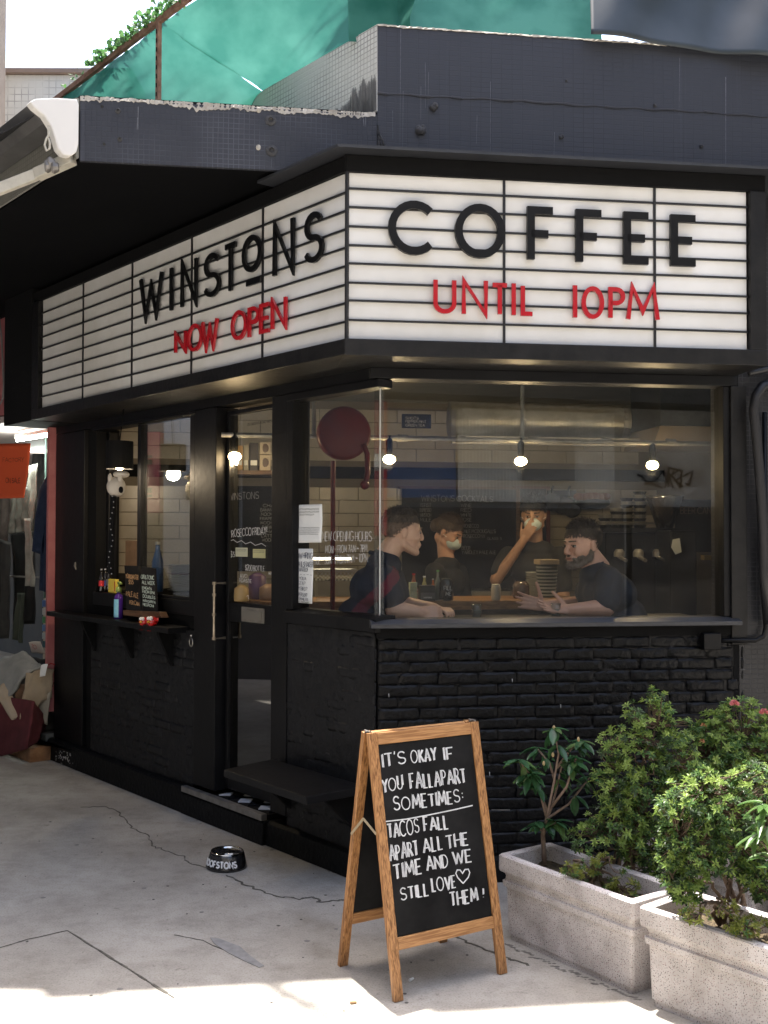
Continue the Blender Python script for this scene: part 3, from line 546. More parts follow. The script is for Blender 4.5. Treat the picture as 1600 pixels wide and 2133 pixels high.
# ================================================================ WINDOWS, DOOR, HATCH
GLASS = glass_mat('window_glass', boost=1.85, dirt=.012); GLASSC = glass_mat('door_glass', boost=1.3, dirt=.012)
wr = thing('shop_window', 'big fixed shop window right of the corner with two seated men behind it', 'window', R.p(.85, 1.2))
mb = MB(); mb.box(R, -.004, 1.70, 1.215, 2.325, -.049, -.043); mb.build('pane', GLASS, wr)
mb = MB(); mb.box(R, -.03, 1.76, 2.326, 2.375, -.10, .012); mb.build('frame_top', BLACK, wr, bevel=.003)
mb = MB(); mb.box(R, 1.688, 1.762, 1.214, 2.325, -.10, .004); mb.build('frame_side', BLACK, wr, bevel=.003)
mb = MB(); mb.box(R, 1.72, 1.80, 1.08, 2.325, .006, .02); mb.build('frame_trim', FRM, wr, bevel=.003)
mb = MB(); mb.prism([R.p(-.03, 1.176, .05), R.p(-.03, 1.196, .05), R.p(-.03, 1.213, .0), R.p(-.03, 1.213, -.12), R.p(-.03, 1.176, -.12)], R.U*1.79); mb.build('sill', mat('sill_metal', (.025, .027, .031), (.05, .052, .058), 14, rough=.4, stretch=(.6, 8, 8)), wr, bevel=.002)
mb = MB(); mb.box(R, .0, 1.765, 1.128, 1.175, -.12, .012); mb.build('sill_board', BLACKM, wr)
wl = thing('shop_window', 'narrow shop window left of the corner with paper notices and chalked opening hours', 'window', L.p(.36, 1.2))
mb = MB(); mb.box(L, .006, .705, 1.232, 2.315, -.049, -.043); mb.build('pane', GLASSC, wl)
mb = MB(); mb.tube([inter(-.040, -.040, 1.21), inter(-.040, -.040, 2.325)], .0035, 6); mb.build('glazing_joint', mat('silicone', (.5, .5, .48), rough=.3), wl)
mb = MB(); mb.box(L, .668, .719, 1.225, 2.315, -.08, .006); mb.build('frame_side', BLACK, wl, bevel=.003)
mb = MB(); mb.box(L, -.02, .719, 2.285, 2.324, -.08, .008); mb.build('frame_top', BLACK, wl, bevel=.003)
mb = MB(); mb.prism([L.p(-.02, 1.155, .02), L.p(-.02, 1.215, .02), L.p(-.02, 1.23, -.03), L.p(-.02, 1.23, -.1), L.p(-.02, 1.155, -.1)], L.U*.74); mb.build('sill', BLACK, wl, bevel=.002)
# chalk on the pane: opening hours
def ltext(s, x0, y0, x1, y1, hpx, fr=L, n=-.04, st=.0034, m=None, mb=None, **k):
    u0, v0 = fr.px(x0, y0, n); u1, v1 = fr.px(x1, y1, n); vt = fr.px(x0, y0-hpx, n)[1]; mir = u1 < u0
    mb = mb or MB(); text(mb, fr, s, u0, v0, vt-v0, abs(u1-u0), st=st, n0=n, n1=n+.0008, mirror=mir, slope=(v1-v0)/(u1-u0)*(-1 if mir else 1)*(-1 if mir else 1), **k); return mb
mb = ltext('NEW OPENING HOURS:', 672, 1126, 776, 1126, 19, jit=.05, st=.0022); mb.build('chalk_lettering', CHALK, wl)
mb = ltext('MON - FROM 7AM ~ 7PM', 678, 1152, 765, 1158, 15, jit=.05, sp=.3, st=.002); mb.build('chalk_lettering', CHALK, wl)
mb = ltext('TUE - SUN - FROM 7AM ~ 10PM', 655, 1176, 766, 1190, 16, jit=.05, sp=.3, st=.002); mb.build('chalk_lettering', CHALK, wl)
def paper(name, lab, corners, n, fr=L, bend=.004):
    Q = [fr.px(x, y, n) for x, y in corners]                  # tl tr br bl
    def fn(s, t):
        a = Vector(Q[3]).lerp(Vector(Q[2]), s); c = Vector(Q[0]).lerp(Vector(Q[1]), s); p = a.lerp(c, t); return fr.p(p.x, p.y, n+bend*(s**3)*abs(t-.5)*2+.0012*math.sin(7*s+5*t))
    mb = MB(); mb.grid(fn, 10, 12); return tag(mb.build(name, PAPER, solid=.0006, smooth=True), lab, 'notice'), Q
pn, Q = paper('paper_notice', 'white printed notice with curled corners taped inside the narrow window', [(608, 1052), (672, 1050), (671, 1130), (609, 1131)], -.036)
mb = MB(); u0, u1 = Q[0][0]-.02, Q[1][0]+.02; vt = Q[0][1]; vb = Q[3][1]; hh = vt-vb
glyph_rows(mb, L, u0, u1, [vt-.028, vt-.042, vt-.056], .009, .0009, -.0335, 3, .0085, frac=[1, 1, .8])
glyph_rows(mb, L, u0, u1, [vb+.075-.0105*i for i in range(5)], .0035, .0007, -.0335, 5, .0048, frac=[1, 1, 1, 1, .2]); mb.build('printed_text', mat('grey_ink', (.12, .13, .14), rough=.8), pn)
pn2, Q = paper('paper_notice', 'tall handwritten white hiring notice taped below the printed one', [(609, 1143), (653, 1143), (652, 1258), (607, 1254)], -.036)
mb = MB(); BL_ = mat('blue_black_marker', (.02, .03, .07), rough=.6)
def nt_(s, y, x0, x1, h, st=.0015, dy=0): ltext(s, x0, y, x1, y+1.5+dy, h, n=-.0325, st=st, mb=mb, jit=.10, sp=.2)
nt_('NOW HIRING', 1163, 614, 651, 12, .0022); nt_('MIXER & SHAKER', 1180, 611, 652, 11, .0018); nt_('WANTED!', 1190, 619, 641, 8, .0018)
nt_('- - - - - -', 1198, 611, 650, 5); nt_('ARE YOU A', 1207, 614, 638, 6); nt_('BARISTA?', 1217, 609, 636, 7); nt_('EARLY BIRD?', 1228, 609, 640, 7); nt_('HAPPY PERSON?', 1240, 609, 640, 7); nt_('JUST EMAIL US', 1248, 611, 642, 5); nt_('HELLO AT THE SHOP', 1253, 611, 643, 3, .0008)
mb.build('handwriting', BL_, pn2)
# ---- door
DN = -.075
door = thing('shop_door', 'black half glazed shop door with brass pull handle and letter slot', 'door', L.p(1.12, .17, DN))
def dpx(x, y): return L.px(x, y, DN+.02)
uh = dpx(477, 1000)[0]; ue = L.px(571, 1000, DN+.02)[0]
zt, zb = dpx(520, 858)[1], dpx(520, 1258)[1]; z2, z3 = dpx(530, 1300)[1], .285
DL, DR = 1.405, .868
def dbox(u0, u1, v0, v1, name, m=BLACK, a=-.02, c=.02, bv=.004): mb = MB(); mb.box(L, u0, u1, v0, v1, DN+a, DN+c); return mb.build(name, m, door, bevel=bv)
dbox(uh, DL, .185, 2.30, 'stile'); dbox(DR, ue-.002, .185, 2.30, 'stile'); dbox(ue-.001, uh-.001, zt, 2.30, 'rail'); dbox(ue-.001, uh-.001, z2, zb, 'rail'); dbox(ue-.001, uh-.001, .185, z3, 'rail')
mb = MB(); mb.box(L, ue, uh, zb, zt, DN-.003, DN+.003); mb.build('pane', GLASSC, door); mb = MB(); mb.box(L, ue, uh, z3, z2, DN-.003, DN+.003); mb.build('pane', glass_mat('lower_door_glass', tint=(.12, .12, .12), boost=2.6), door)
mb = MB(); u0, v0 = dpx(505, 1294); u1, v1 = dpx(552, 1268); mb.box(L, u1, u0, v0, v1, DN+.021, DN+.027); ls = mb.build('letter_slot', mat('tarnished_plate', (.22, .2, .17), (.3, .28, .24), 20, rough=.4, metal=.5), door, bevel=.001)
mb = MB(); mb.box(L, u1+.018, u0-.018, v0+.017, v1-.017, DN+.0275, DN+.031); mb.build('flap', mat('tarnished_flap', (.27, .25, .21), rough=.35, metal=.5), ls)
hu, hz0, hz1 = L.px(450, 1215, .0)[0], L.px(450, 1330, .0)[1], L.px(450, 1215, .0)[1]
mb = MB(); A = L.p(hu, hz0, .012); B_ = L.p(hu, hz1, .012); mb.tube([A-L.N*.075, A, B_, B_-L.N*.075], .0075, 8)
for z in (hz0, (hz0+hz1)/2-.02, (hz0+hz1)/2+.09, hz1): mb.tube([L.p(hu, z-.008, .012), L.p(hu, z+.008, .012)], .0115, 8)
mb.build('handle', mat('aged_brass', (.5, .43, .33), (.36, .3, .22), 30, rough=.3, metal=.8), door, smooth=False)
# writing on the door pane
mb = MB(); dn = DN+.004
def dt(s, x0, y0, x1, y1, h, st=.0022, mb=mb, jit=.10): ltext(s, x0, y0, x1, y1, h, n=dn, st=st, mb=mb, jit=jit, sp=.22)
dt('PROSECCO FRIDAY!', 478, 1119, 556, 1126, 15, .0028); dt('$5', 480, 1160, 489, 1160, 11); dt('$200 BOTTLE', 511, 1188, 551, 1190, 11); dt('AVO', 500, 1203, 515, 1203, 8); dt('TOASTIE', 498, 1212, 524, 1213, 7); dt('MAIN', 560, 1197, 571, 1199, 5)
P = [L.px(x, y, dn) for x, y in [(478, 1128), (486, 1124), (494, 1130), (503, 1126), (512, 1133), (522, 1129), (532, 1136), (545, 1132), (554, 1138)]]; mb.ribbon(P, .0025, L, dn, dn+.0008)
P = [L.px(x, y, dn) for x, y in [(498, 1247), (500, 1240), (505, 1243), (508, 1237), (513, 1243), (517, 1240), (518, 1248)]]; mb.ribbon(P, .002, L, dn, dn+.0008)
mb.build('chalk_lettering', CHALK, door)
mb = MB(); dt('WINSTONS', 477, 1042, 539, 1040, 14, .0022, mb, .05); mb.build('chalk_lettering', CHALKD, door)
mb = MB(); dt('213 QUEENS ROAD WEST', 515, 887, 569, 880, 5, .0012, mb, .02); mb.build('etched_lettering', INK, door)
for i, (x0, x1, y0, y1, lab) in enumerate(((491, 516, 1141, 1159, 'small cream card on the glass door beside the chalked price'), (527, 553, 1144, 1162, 'small yellow card on the glass door right of the cream card'))):
    mb = MB(); a, c = L.px(x0, y1, dn), L.px(x1, y0, dn); mb.box(L, c[0], a[0], a[1], c[1], dn, dn+.001); o = tag(mb.build('card', mat('cream_card', (.5, .5, .36), rough=.8) if i == 0 else mat('yellow_card', (.5, .48, .25), rough=.8)), lab, 'card')
    mb = MB(); glyph_rows(mb, L, a[0]-.006, c[0]+.006, [c[1]-.012, c[1]-.02], .004, .0008, dn+.0012, i+2, .006); mb.build('printed_text', MATS['grey_ink'], o)
# threshold with metal nosing and black and white floor tiles
th = thing('door_step', 'door step with worn metal nosing and black and white tiles', 'step', L.p(1.2, .12, 0))
mb = MB(); mb.box(L, .865, 1.70, .126, .158, .02, .056); mb.build('nosing', ALU, th, bevel=.002)
mb = MB(); mb.box(L, .865, 1.40, .126, .150, -.30, .0195); mb.build('bed', BLACKM, th)
TW = mat('white_floor_tile', (.6, .63, .68), rough=.25); TB = mat('black_floor_tile', (.012, .013, .016), rough=.25)
for i in range(6):
    for j in range(3):
        u, n = .885+i*.1, -.005-j*.1; mb = MB(); a = [(u, n), (u+.048, n-.048), (u, n-.096), (u-.048, n-.048)] if True else None
        a = [(min(max(p, .868), 1.39), q) for p, q in a]
        mb.prism([L.p(p, .151, q) for p, q in a], (0, 0, .006)); mb.build('tile', TW if (i+j) % 2 else TB, th)
# ---- hatch window
hw = thing('hatch_window', 'black framed serving hatch window with open left half over the outdoor shelf', 'window', L.p(2.35, 1.2))
def hbox(u0, u1, v0, v1, n0, n1, name, m=BLACK): mb = MB(); mb.box(L, u0, u1, v0, v1, n0, n1); return mb.build(name, m, hw, bevel=.003)
hbox(1.66, 3.05, 2.305, 2.324, -.1, .004, 'frame_top'); hbox(1.66, 3.05, 1.13, 1.215, -.1, -.012, 'frame_bottom'); hbox(1.66, 1.72, 1.216, 2.30, -.08, .002, 'frame_side'); hbox(3.0, 3.049, 1.216, 2.30, -.16, -.10, 'frame_side')
um = L.px(293, 1050, -.02)[0]; hbox(um-.016, um+.024, 1.216, 2.302, -.06, -.008, 'mullion'); hbox(1.721, um-.017, 1.216, 1.236, -.05, -.02, 'sash_rail'); hbox(1.66, 3.05, 1.046, 1.129, -.06, -.03, 'board', BLACKM)
mb = MB(); mb.box(L, 1.721, um-.017, 1.237, 2.302, -.038, -.032); mb.build('pane', glass_mat('hatch_glass', boost=2.2, dirt=.02), hw)
# ================================================================ INTERIOR
IO = -3.3
CREAM = mat('cream_tile', (.42, .375, .30), (.48, .43, .35), 5, rough=.25)
WALLC = mat('cream_plaster', (.4, .36, .28), (.46, .41, .33), 3, rough=.8)
mb = MB(); mb.prism([R.p(0, .12, -.13), R.p(3.4, .12, -.13), R.p(3.4, .12, IO), R.p(-2.2, .12, IO), L.p(3.9, .12, -.2), L.p(.15, .12, -.31) if False else L.p(.3, .12, -.31), L.p(.12, .12, -.14)], (0, 0, .045)); struct(mb.build('interior_floor', mat('interior_floor_tile', (.09, .08, .07), (.14, .12, .1), 6, rough=.4)))
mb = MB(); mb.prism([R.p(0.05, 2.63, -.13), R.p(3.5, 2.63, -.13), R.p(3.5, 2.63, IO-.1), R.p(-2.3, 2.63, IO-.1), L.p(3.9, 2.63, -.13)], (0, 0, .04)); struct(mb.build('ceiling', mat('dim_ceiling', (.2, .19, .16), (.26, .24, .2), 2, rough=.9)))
mb = MB(); mb.box(R, -1.93, 3.5, .166, 2.63, IO-.12, IO-.012); bw_ = struct(mb.build('back_wall', mat('grout', (.2, .17, .13), rough=.9)))
tm = MB(); tm.add([(-.147, 0, -.047), (.147, 0, -.047), (.147, 0, .047), (-.147, 0, .047), (-.149, .012, -.049), (.149, .012, -.049), (.149, .012, .049), (-.149, .012, .049)], [(0, 1, 2, 3), (4, 5, 1, 0), (5, 6, 2, 1), (6, 7, 3, 2), (7, 4, 0, 3)])
proto = tm.build('tile', CREAM, bw_, origin=(0, 0, 0)); tme = proto.data; bpy.data.objects.remove(proto)
WL[bw_.name] = Vector(bw_.location)
for j in range(16):
    z = 1.02+.1*j
    if 1.98 < z < 2.17: continue
    for i in range(16):
        u = -2.1+.3*i+(.15 if j % 2 else 0)
        if u > 2.6 or u < -1.79: continue
        shared('tile', tme, R.p(u, z, IO), yaw(R), bw_)
mb = MB(); mb.box(R, -1.93, 2.75, 2.035, 2.125, IO-.012, IO+.03); mb.build('dado_band', BLACKM, bw_)
mb = MB(); mb.box(R, 3.4, 3.52, .1, 2.63, IO, -.2); struct(mb.build('side_wall', mat('dark_wall', (.03, .03, .03), rough=.8)))
mb = MB(); mb.box(R, -2.1, 3.39, .166, 2.62, -6.0, -5.9) if False else None
# counter
ct = thing('service_counter', 'timber topped service counter crossing the room behind the windows', 'counter', R.p(.5, .166, -1.3))
mb = MB(); mb.prism([R.p(-.46, 1.185, -1.02), R.p(1.36, 1.185, -1.02), R.p(1.36, 1.185, -1.5), R.p(-.70, 1.185, -1.5)], (0, 0, .05)); mb.build('counter_top', WOODC, ct, bevel=.004)
mb = MB(); mb.prism([R.p(-.44, .17, -1.08), R.p(1.33, .17, -1.08), R.p(1.33, .17, -1.46), R.p(-.66, .17, -1.46)], (0, 0, 1.01)); mb.build('counter_front', BLACKM, ct)
bar = thing('window_bar', 'narrow black bar ledge inside the big window', 'bar ledge', R.p(.85, 1.15, -.3))
mb = MB(); mb.box(R, .16, 1.68, 1.160, 1.195, -.50, -.10); mb.build('ledge', BLACK, bar, bevel=.003)
for u in (.4, 1.5): mb = MB(); mb.prism([R.p(u, 1.159, -.11), R.p(u, .95, -.11), R.p(u, 1.159, -.40)], R.U*.03); mb.build('bracket', BLACKM, bar)
mb = MB(); mb.box(R, .0, 1.68, .17, 1.155, -.135, -.131); struct(mb.build('inner_wall', WALLC))
# wooden bench rail seen through the narrow window
sh = thing('display_case', 'glass topped display case with checkered band seen behind the narrow window', 'display case', R.p(-.7, .17, -1.9))
a0, a1 = R.px(655, 1200, -1.9)[0], R.px(745, 1200, -1.9)[0]
mb = MB(); mb.box(R, a0, a1, 1.05, 1.31, -2.2, -1.9); mb.build('case_body', mat('case_metal', (.16, .15, .13), rough=.4), sh)
mb = MB(); mb.box(R, a0-.02, a1, 1.365, 1.385, -2.2, -1.88); mb.build('case_top', STEEL, sh)
mb = MB(); mb.box(R, a0+.01, a1-.02, 1.44, 1.455, -2.15, -2.1); mb.build('light_strip', mat('strip_light', (.8, .8, .7), emit=(1, .85, .6), es=2.5), sh)
mb = MB()
for i in range(22):
    for j in range(4):
        if (i+j) % 2 == 0: u = a0+.005+(a1-a0-.01)*i/22; mb.box(R, u, u+(a1-a0-.01)/22, 1.315+.012*j, 1.327+.012*j, -1.899, -1.897)
stuff(mb.build('checker_band', mat('checker_white', (.5, .5, .48), rough=.5), sh))
# menu boards
def board(lab, x0, y0, x1, y1, o, frame=None):
    u0, v1 = R.px(x0, y0, o); u1, v0 = R.px(x1, y1, o); t = thing('menu_board', lab, 'menu board', R.p((u0+u1)/2, v0, o))
    mb = MB(); mb.box(R, u0, u1, v0, v1, o-.02, o); mb.build('board', CHALKB, t)
    if frame:
        mb = MB(); mb.box(R, u1, u1+.03, v0, v1+.02, o-.02, o+.01); mb.box(R, u0-.03, u1+.0, v1, v1+.02, o-.02, o+.01); mb.build('frame', frame, t)
    return t
def rt(mb, s, x0, x1, y, h, o, st=.003, **k):
    u0, v0 = R.px(x0, y, o); u1 = R.px(x1, y, o)[0]; vt = R.px(x0, y-h, o)[1]; text(mb, R, s, u0, v0, vt-v0, u1-u0, st=st, n0=o, n1=o+.001, jit=.08, sp=.25)
bo = IO+.06
m1 = board('big chalk menu board headed WINSTONS COCKTAILS on the back wall', 838, 1018, 1075, 1225, bo, WOODD)
mb = MB(); rt(mb, 'WINSTONS COCKTAILS', 878, 1027, 1044, 12, bo, .006)
yy = 1056
for a, b_ in (('TEFIST', 'WINE'), ('ESPRESSO', 'RED'), ('WINSTON', 'WHITE'), ('MULE', 'ROSE')): rt(mb, a, 875, 898, yy, 7, bo, .0035); rt(mb, b_, 960, 982, yy, 7, bo, .0035); yy += 10
for s, y in (('PROSECCO', 1099), ('EMILE MCDOUGALLS', 1110), ('PROSECCO NV', 1120), ('BEER', 1145), ('YARDLEY PALE ALE', 1154)): rt(mb, s, 962, 962+4.4*len(s), y, 7, bo, .0035)
rt(mb, 'GLASS 65', 1015, 1045, 1124, 5, bo, .003); mb.build('chalk_lettering', CHALKD, m1)
m2 = board('black menu board with ALL $55 chalked on it beside the cocktail list', 1078, 1018, 1138, 1190, bo, mat('red_brown_frame', (.12, .03, .02), rough=.5))
mb = MB(); rt(mb, 'ALL $55', 1037+45, 1110, 1084, 7, bo, .0035); mb.build('chalk_lettering', CHALKD, m2)
m3 = board('dark menu board lettered BEER CANS at the right of the room', 1408, 1040, 1505, 1150, -2.2)
mb = MB(); rt(mb, 'BEER CANS', 1418, 1490, 1070, 13, -2.2, .0035); mb.build('chalk_lettering', mat('brown_chalk', (.12, .09, .06), rough=.9), m3)
m4 = board('black menu board with tea list hanging high behind the corner', 838, 862, 898, 892, -1.7)
mb = MB(); rt(mb, 'SHOTS', 845, 872, 873, 5, -1.7, .002); rt(mb, 'PEPPER MINT', 845, 888, 880, 5, -1.7, .002); rt(mb, 'GREEN TEA', 845, 885, 888, 5, -1.7, .002); mb.build('chalk_lettering', CHALKD, m4)
m5 = board('black menu board of drinks seen through the glass door', 476, 1012, 572, 1190, IO+.9)
mb = MB()
for i in range(9): rt(mb, rng.choice(['FRAPPE', 'FLAT WHITE', 'LATTE', 'MOCHA', 'CHAI', 'TEA', 'BANANA']), 548-rng.randint(0, 6), 572, 1056+9*i, 6, IO+.9, .003)
mb.build('chalk_lettering', CHALKD, m5)
# pipe rail with four bulbs
BO = -1.2
lr = thing('light_rail', 'grey metal conduit pipe carrying four bare bulbs across the room', 'light rail', R.p(.6, 2.1, BO))
pu0, pv = R.px(700, 918, BO); mb = MB(); mb.tube([R.p(-.72, 2.165, BO), R.p(3.2, 2.15, BO)], .014, 8); mb.build('pipe', ALU, lr)
mb = MB()
for u in (-.3, .28, .62, 1.05, 1.5, 1.9): mb.tube([R.p(u, 2.162, BO), R.p(u+.06, 2.161, BO)], .02, 8)
stuff(mb.build('coupling', ALU, lr))
for u in (-.2, 1.02, 2.2): mb = MB(); mb.tube([R.p(u, 2.16, BO), R.p(u, 2.63, BO)], .012, 8); mb.build('hanger_pipe', ALU, lr)
BULB = mat('lit_bulb', (1, .8, .5), emit=(1, .72, .36), es=26)
for i, (x, y) in enumerate(((489, 951), (811, 957), (1085, 961), (1359, 969))):
    c = RP(x, y, BO); d = ('first', 'second', 'third', 'last')
    t = thing('light_bulb', ('bare glowing bulb seen through the glass door', 'bare glowing bulb just right of the window corner', 'bare glowing bulb above the masked barista', 'bare glowing bulb at the right, above the cup pyramid')[i], 'light bulb', c, 'glowing bulbs on the pipe')
    mb = MB(); mb.ell(c, (.036, .036, .026), seg=14, rings=10); mb.build('bulb', BULB, t, smooth=True)
    mb = MB(); mb.lathe(c+Vector((0, 0, .018)), [(.014, 0), (.018, .02), (.02, .08), (.012, .12)], 10); mb.build('socket', BLACKM, t)
    ld = bpy.data.lights.new('bulb_light', 'POINT'); ld.energy = 1.5; ld.color = (1, .72, .42); ld.shadow_soft_size = .03; lo = bpy.data.objects.new('bulb_light', ld); COL.objects.link(lo); place(lo, c-Vector((0, 0, .035)), t)
# ceiling clutter: duct, cable trays
du = thing('air_duct', 'grey steel air duct running under the ceiling', 'duct', R.p(1.5, 2.3, -2))
mb = MB(); mb.tube([R.p(.75, 2.36, -2.0), R.p(3.3, 2.36, -2.0)], .12, 16); mb.build('duct', mat('galvanised', (.28, .27, .24), (.2, .19, .17), 9, rough=.4, metal=.6), du, smooth=True)
for u in (1.2, 1.9, 2.6): mb = MB(); mb.tube([R.p(u, 2.36, -2.0), R.p(u+.03, 2.36, -2.0)], .127, 16); mb.build('duct_band', ALU, du)
mb = MB(); mb.beam(R.p(.7, 2.2, -1.7), R.p(3.3, 2.2, -1.7), .04, .05); mb.build('tray', ALU, du)
hood = thing('extractor_hood', 'dark boxy extractor hood hanging at the right of the room', 'hood', R.p(2.2, 2.1, -1.9))
mb = MB(); mb.prism([R.p(1.95, 2.28, -1.4), R.p(2.5, 2.28, -1.4), R.p(2.62, 2.16, -1.4), R.p(1.9, 2.16, -1.4)], -R.N*.5); mb.build('hood', mat('warm_metal', (.2, .15, .09), rough=.35, metal=.5), hood); mb = MB(); mb.box(R, 1.95, 2.5, 2.285, 2.6, -1.9, -1.4); mb.build('chimney', BLACKM, hood)

# ================================================================ STREET ROUND THE CAMERA (seen in the glass, and it shades the place)
def block(name, lab, cat, x0, x1, y0, y1, z, m): t = thing(name, lab, cat, ((x0+x1)/2, (y0+y1)/2, 0)); mb = MB(); F_ = Frame((0, 0, 0), math.pi/2); mb.hexa([(x0, y0, 0), (x1, y0, 0), (x1, y1, 0), (x0, y1, 0), (x0, y0, z), (x1, y0, z), (x1, y1, z), (x0, y1, z)]); mb.build('wall', m, t); return t
def ybox(t, name, x0, x1, y0, y1, z0, z1, m): mb = MB(); mb.hexa([(x0, y0, z0), (x1, y0, z0), (x1, y1, z0), (x0, y1, z0), (x0, y0, z1), (x1, y0, z1), (x1, y1, z1), (x0, y1, z1)]); return mb.build(name, m, t)
GREYW = mat('stained_render', (.16, .16, .155), (.32, .32, .31), 1.2, rough=.9, bump=.3); PALEW = mat('pale_render', (.34, .335, .31), (.46, .44, .41), .8, rough=.9); DARKW = mat('dark_shopfront', (.02, .02, .022), (.05, .045, .04), 2, rough=.5)
bA = block('tenement_building', 'tall grey tenement across the street mirrored in the window', 'building', -16, 3.2, -13, -6.5, 12, PALEW)
for i in range(7):
    for j in range(5): ybox(bA, 'window', -15+2.6*i, -13.6+2.6*i, -6.5, -6.46, 3.6+2.3*j, 4.9+2.3*j, DARKW)
ybox(bA, 'shopfront', -15.8, 3.1, -6.5, -6.3, 0, 2.3, DARKW); ybox(bA, 'canopy', -15.8, 3.1, -6.5, -5.4, 2.6, 2.8, GREYW)
bB = block('corrugated_shed', 'grey corrugated metal front mirrored in the big window', 'building', 3.25, 7.5, -13, -6.5, 9, PALEW)
COR = mat('corrugated_sheet', (.6, .6, .57), (.72, .72, .69), 2, rough=.5)
mb = MB(); prof = []
nx = 300
mb.grid(lambda s, t: Vector((4.5+2.8*s, -6.42+.03*math.sin(s*nx), 2.15+1.5*t)), 900, 1); mb.build('corrugated_panel', COR, bB, smooth=True)
ybox(bB, 'shopfront', 3.3, 7.4, -6.48, -6.3, 0, 2.05, DARKW); ybox(bB, 'awning', 2.4, 9.4, -6.45, -5.6, 3.75, 5.4, mat('black_awning', (.008, .009, .009), rough=.8)); ybox(bB, 'sign_band', 3.3, 4.45, -6.5, -6.35, 2.2, 3.6, mat('blue_band', (.05, .09, .2), rough=.5)); ybox(bB, 'sign_edge', 3.05, 3.28, -6.4, -6.25, 1.6, 3.7, mat('red_band', (.3, .02, .03), rough=.5))
ybox(bB, 'window', 5.6, 6.5, -6.37, -6.3, 2.5, 3.1, GREYW)
bC = block('concrete_building', 'stained concrete wall with scrawled tag mirrored in the big window', 'building', 7.55, 16, -13, -6.6, 11, mat('pale_stained_concrete', (.2, .2, .19), (.5, .5, .48), 1.4, rough=.9, bump=.3))
mb = MB(); FB = Frame((0, -6.58, 0), math.pi/2)
FB.N = Vector((0, 1, 0)); rb = random.Random(4)
for s in range(5): mb.ribbon([(8.7-.9*s*.2+rb.uniform(-.2, .2), 2.55+rb.uniform(-.15, .25)) for _ in range(6)], .03, FB, 0, .01)
mb.build('painted_tag', INK, bC); ybox(bC, 'shopfront', 7.6, 16, -6.6, -6.4, 0, 2.1, DARKW)
bD = block('side_building', 'pale building on the left side of the street mirrored in the door glass', 'building', -15, -6.6, -6, 12.5, 13, mat('dark_render', (.09, .085, .08), (.16, .15, .14), 1, rough=.9))
mb = MB(); ybox(bD, 'pink_signboard', -6.6, -6.45, 8.75, 9.5, 1.85, 2.75, mat('pink_board', (.5, .13, .15), rough=.5)); ybox(bD, 'white_signboard', -6.6, -6.46, 7.9, 8.7, .8, 2.9, mat('white_board', (.4, .43, .47), rough=.5)); ybox(bD, 'shopfront', -6.6, -6.5, -5.8, 4.5, 0, 2.4, DARKW)
FD = Frame((-6.44, 0, 0), 0.0); FD.N = Vector((1, 0, 0)); mb = MB(); glyph_rows(mb, FD, 8.8, 9.4, [2.4, 2.0], .16, .03, .01, 9, .2); glyph_rows(mb, FD, 8.0, 8.6, [2.0], .3, .05, .01, 8, .5); mb.build('painted_glyphs', INK, bD)
bE = block('right_building', 'plain tall building down the right side of the street', 'building', 9.5, 18, -4, 9, 12, GREYW)
# pale tiled parapet and brown flank far behind at the upper left
bF = thing('far_building', 'pale tiled low parapet wall far behind the canopy at upper left', 'building', (-9, 19.5, 0))
mb = MB(); zt_ = 1.6+14*.4166+.25; ybox(bF, 'wall', -18, -4.6, 19.5, 20.5, 0, 9.98, mosaic_mat('far_pale_tile', (.5, .5, .46), (.56, .56, .52), (.3, .3, .28), 0, bw=.125, bh=.125, mortar=.011)); ybox(bF, 'coping', -18, -4.6, 19.4, 20.5, 9.99, 10.07, mat('coping_brown', (.2, .15, .12), rough=.8))
bG = thing('brown_building', 'brown building edge at the very top left of the picture', 'building', (-9, 18, 0)); ybox(bG, 'wall', -12, -6.46, 17.7, 18.2, 0, 19, mat('brown_render', (.25, .19, .14), (.3, .24, .18), 3, rough=.9))

# ================================================================ NETTING, RAIL, TARP, AWNING
def cloth_mat(name, c, tr=.5, alpha=0.0, c2=None, rough=.7, sc=5, spec=.3):
    m = bpy.data.materials.new(name); m.use_nodes = True; t = m.node_tree; t.nodes.clear(); o = t.nodes.new('ShaderNodeOutputMaterial')
    d = t.nodes.new('ShaderNodeBsdfPrincipled'); d.inputs['Roughness'].default_value = rough; d.inputs['Specular IOR Level'].default_value = spec; l = t.nodes.new('ShaderNodeBsdfTranslucent'); mx = t.nodes.new('ShaderNodeMixShader'); mx.inputs[0].default_value = tr
    g = t.nodes.new('ShaderNodeNewGeometry'); n = t.nodes.new('ShaderNodeTexNoise'); n.inputs['Scale'].default_value = sc; n.inputs['Detail'].default_value = 6; t.links.new(g.outputs['Position'], n.inputs['Vector'])
    r = t.nodes.new('ShaderNodeValToRGB'); r.color_ramp.elements[0].position = .4; r.color_ramp.elements[1].position = .62; r.color_ramp.elements[0].color = (*c, 1); r.color_ramp.elements[1].color = (*(c2 or c), 1); t.links.new(n.outputs['Fac'], r.inputs[0])
    t.links.new(r.outputs[0], d.inputs['Base Color']); t.links.new(r.outputs[0], l.inputs[0]); t.links.new(d.outputs[0], mx.inputs[1]); t.links.new(l.outputs[0], mx.inputs[2]); last = mx.outputs[0]
    if alpha: a = t.nodes.new('ShaderNodeBsdfTransparent'); a.inputs[0].default_value = (.3, .42, .38, 1); m2 = t.nodes.new('ShaderNodeMixShader'); m2.inputs[0].default_value = alpha; t.links.new(last, m2.inputs[1]); t.links.new(a.outputs[0], m2.inputs[2]); last = m2.outputs[0]
    t.links.new(last, o.inputs[0]); MATS[name] = m; return m
NET = cloth_mat('green_net', (.026, .13, .10), .40, .05, (.055, .19, .15), rough=.9, sc=4, spec=.05)
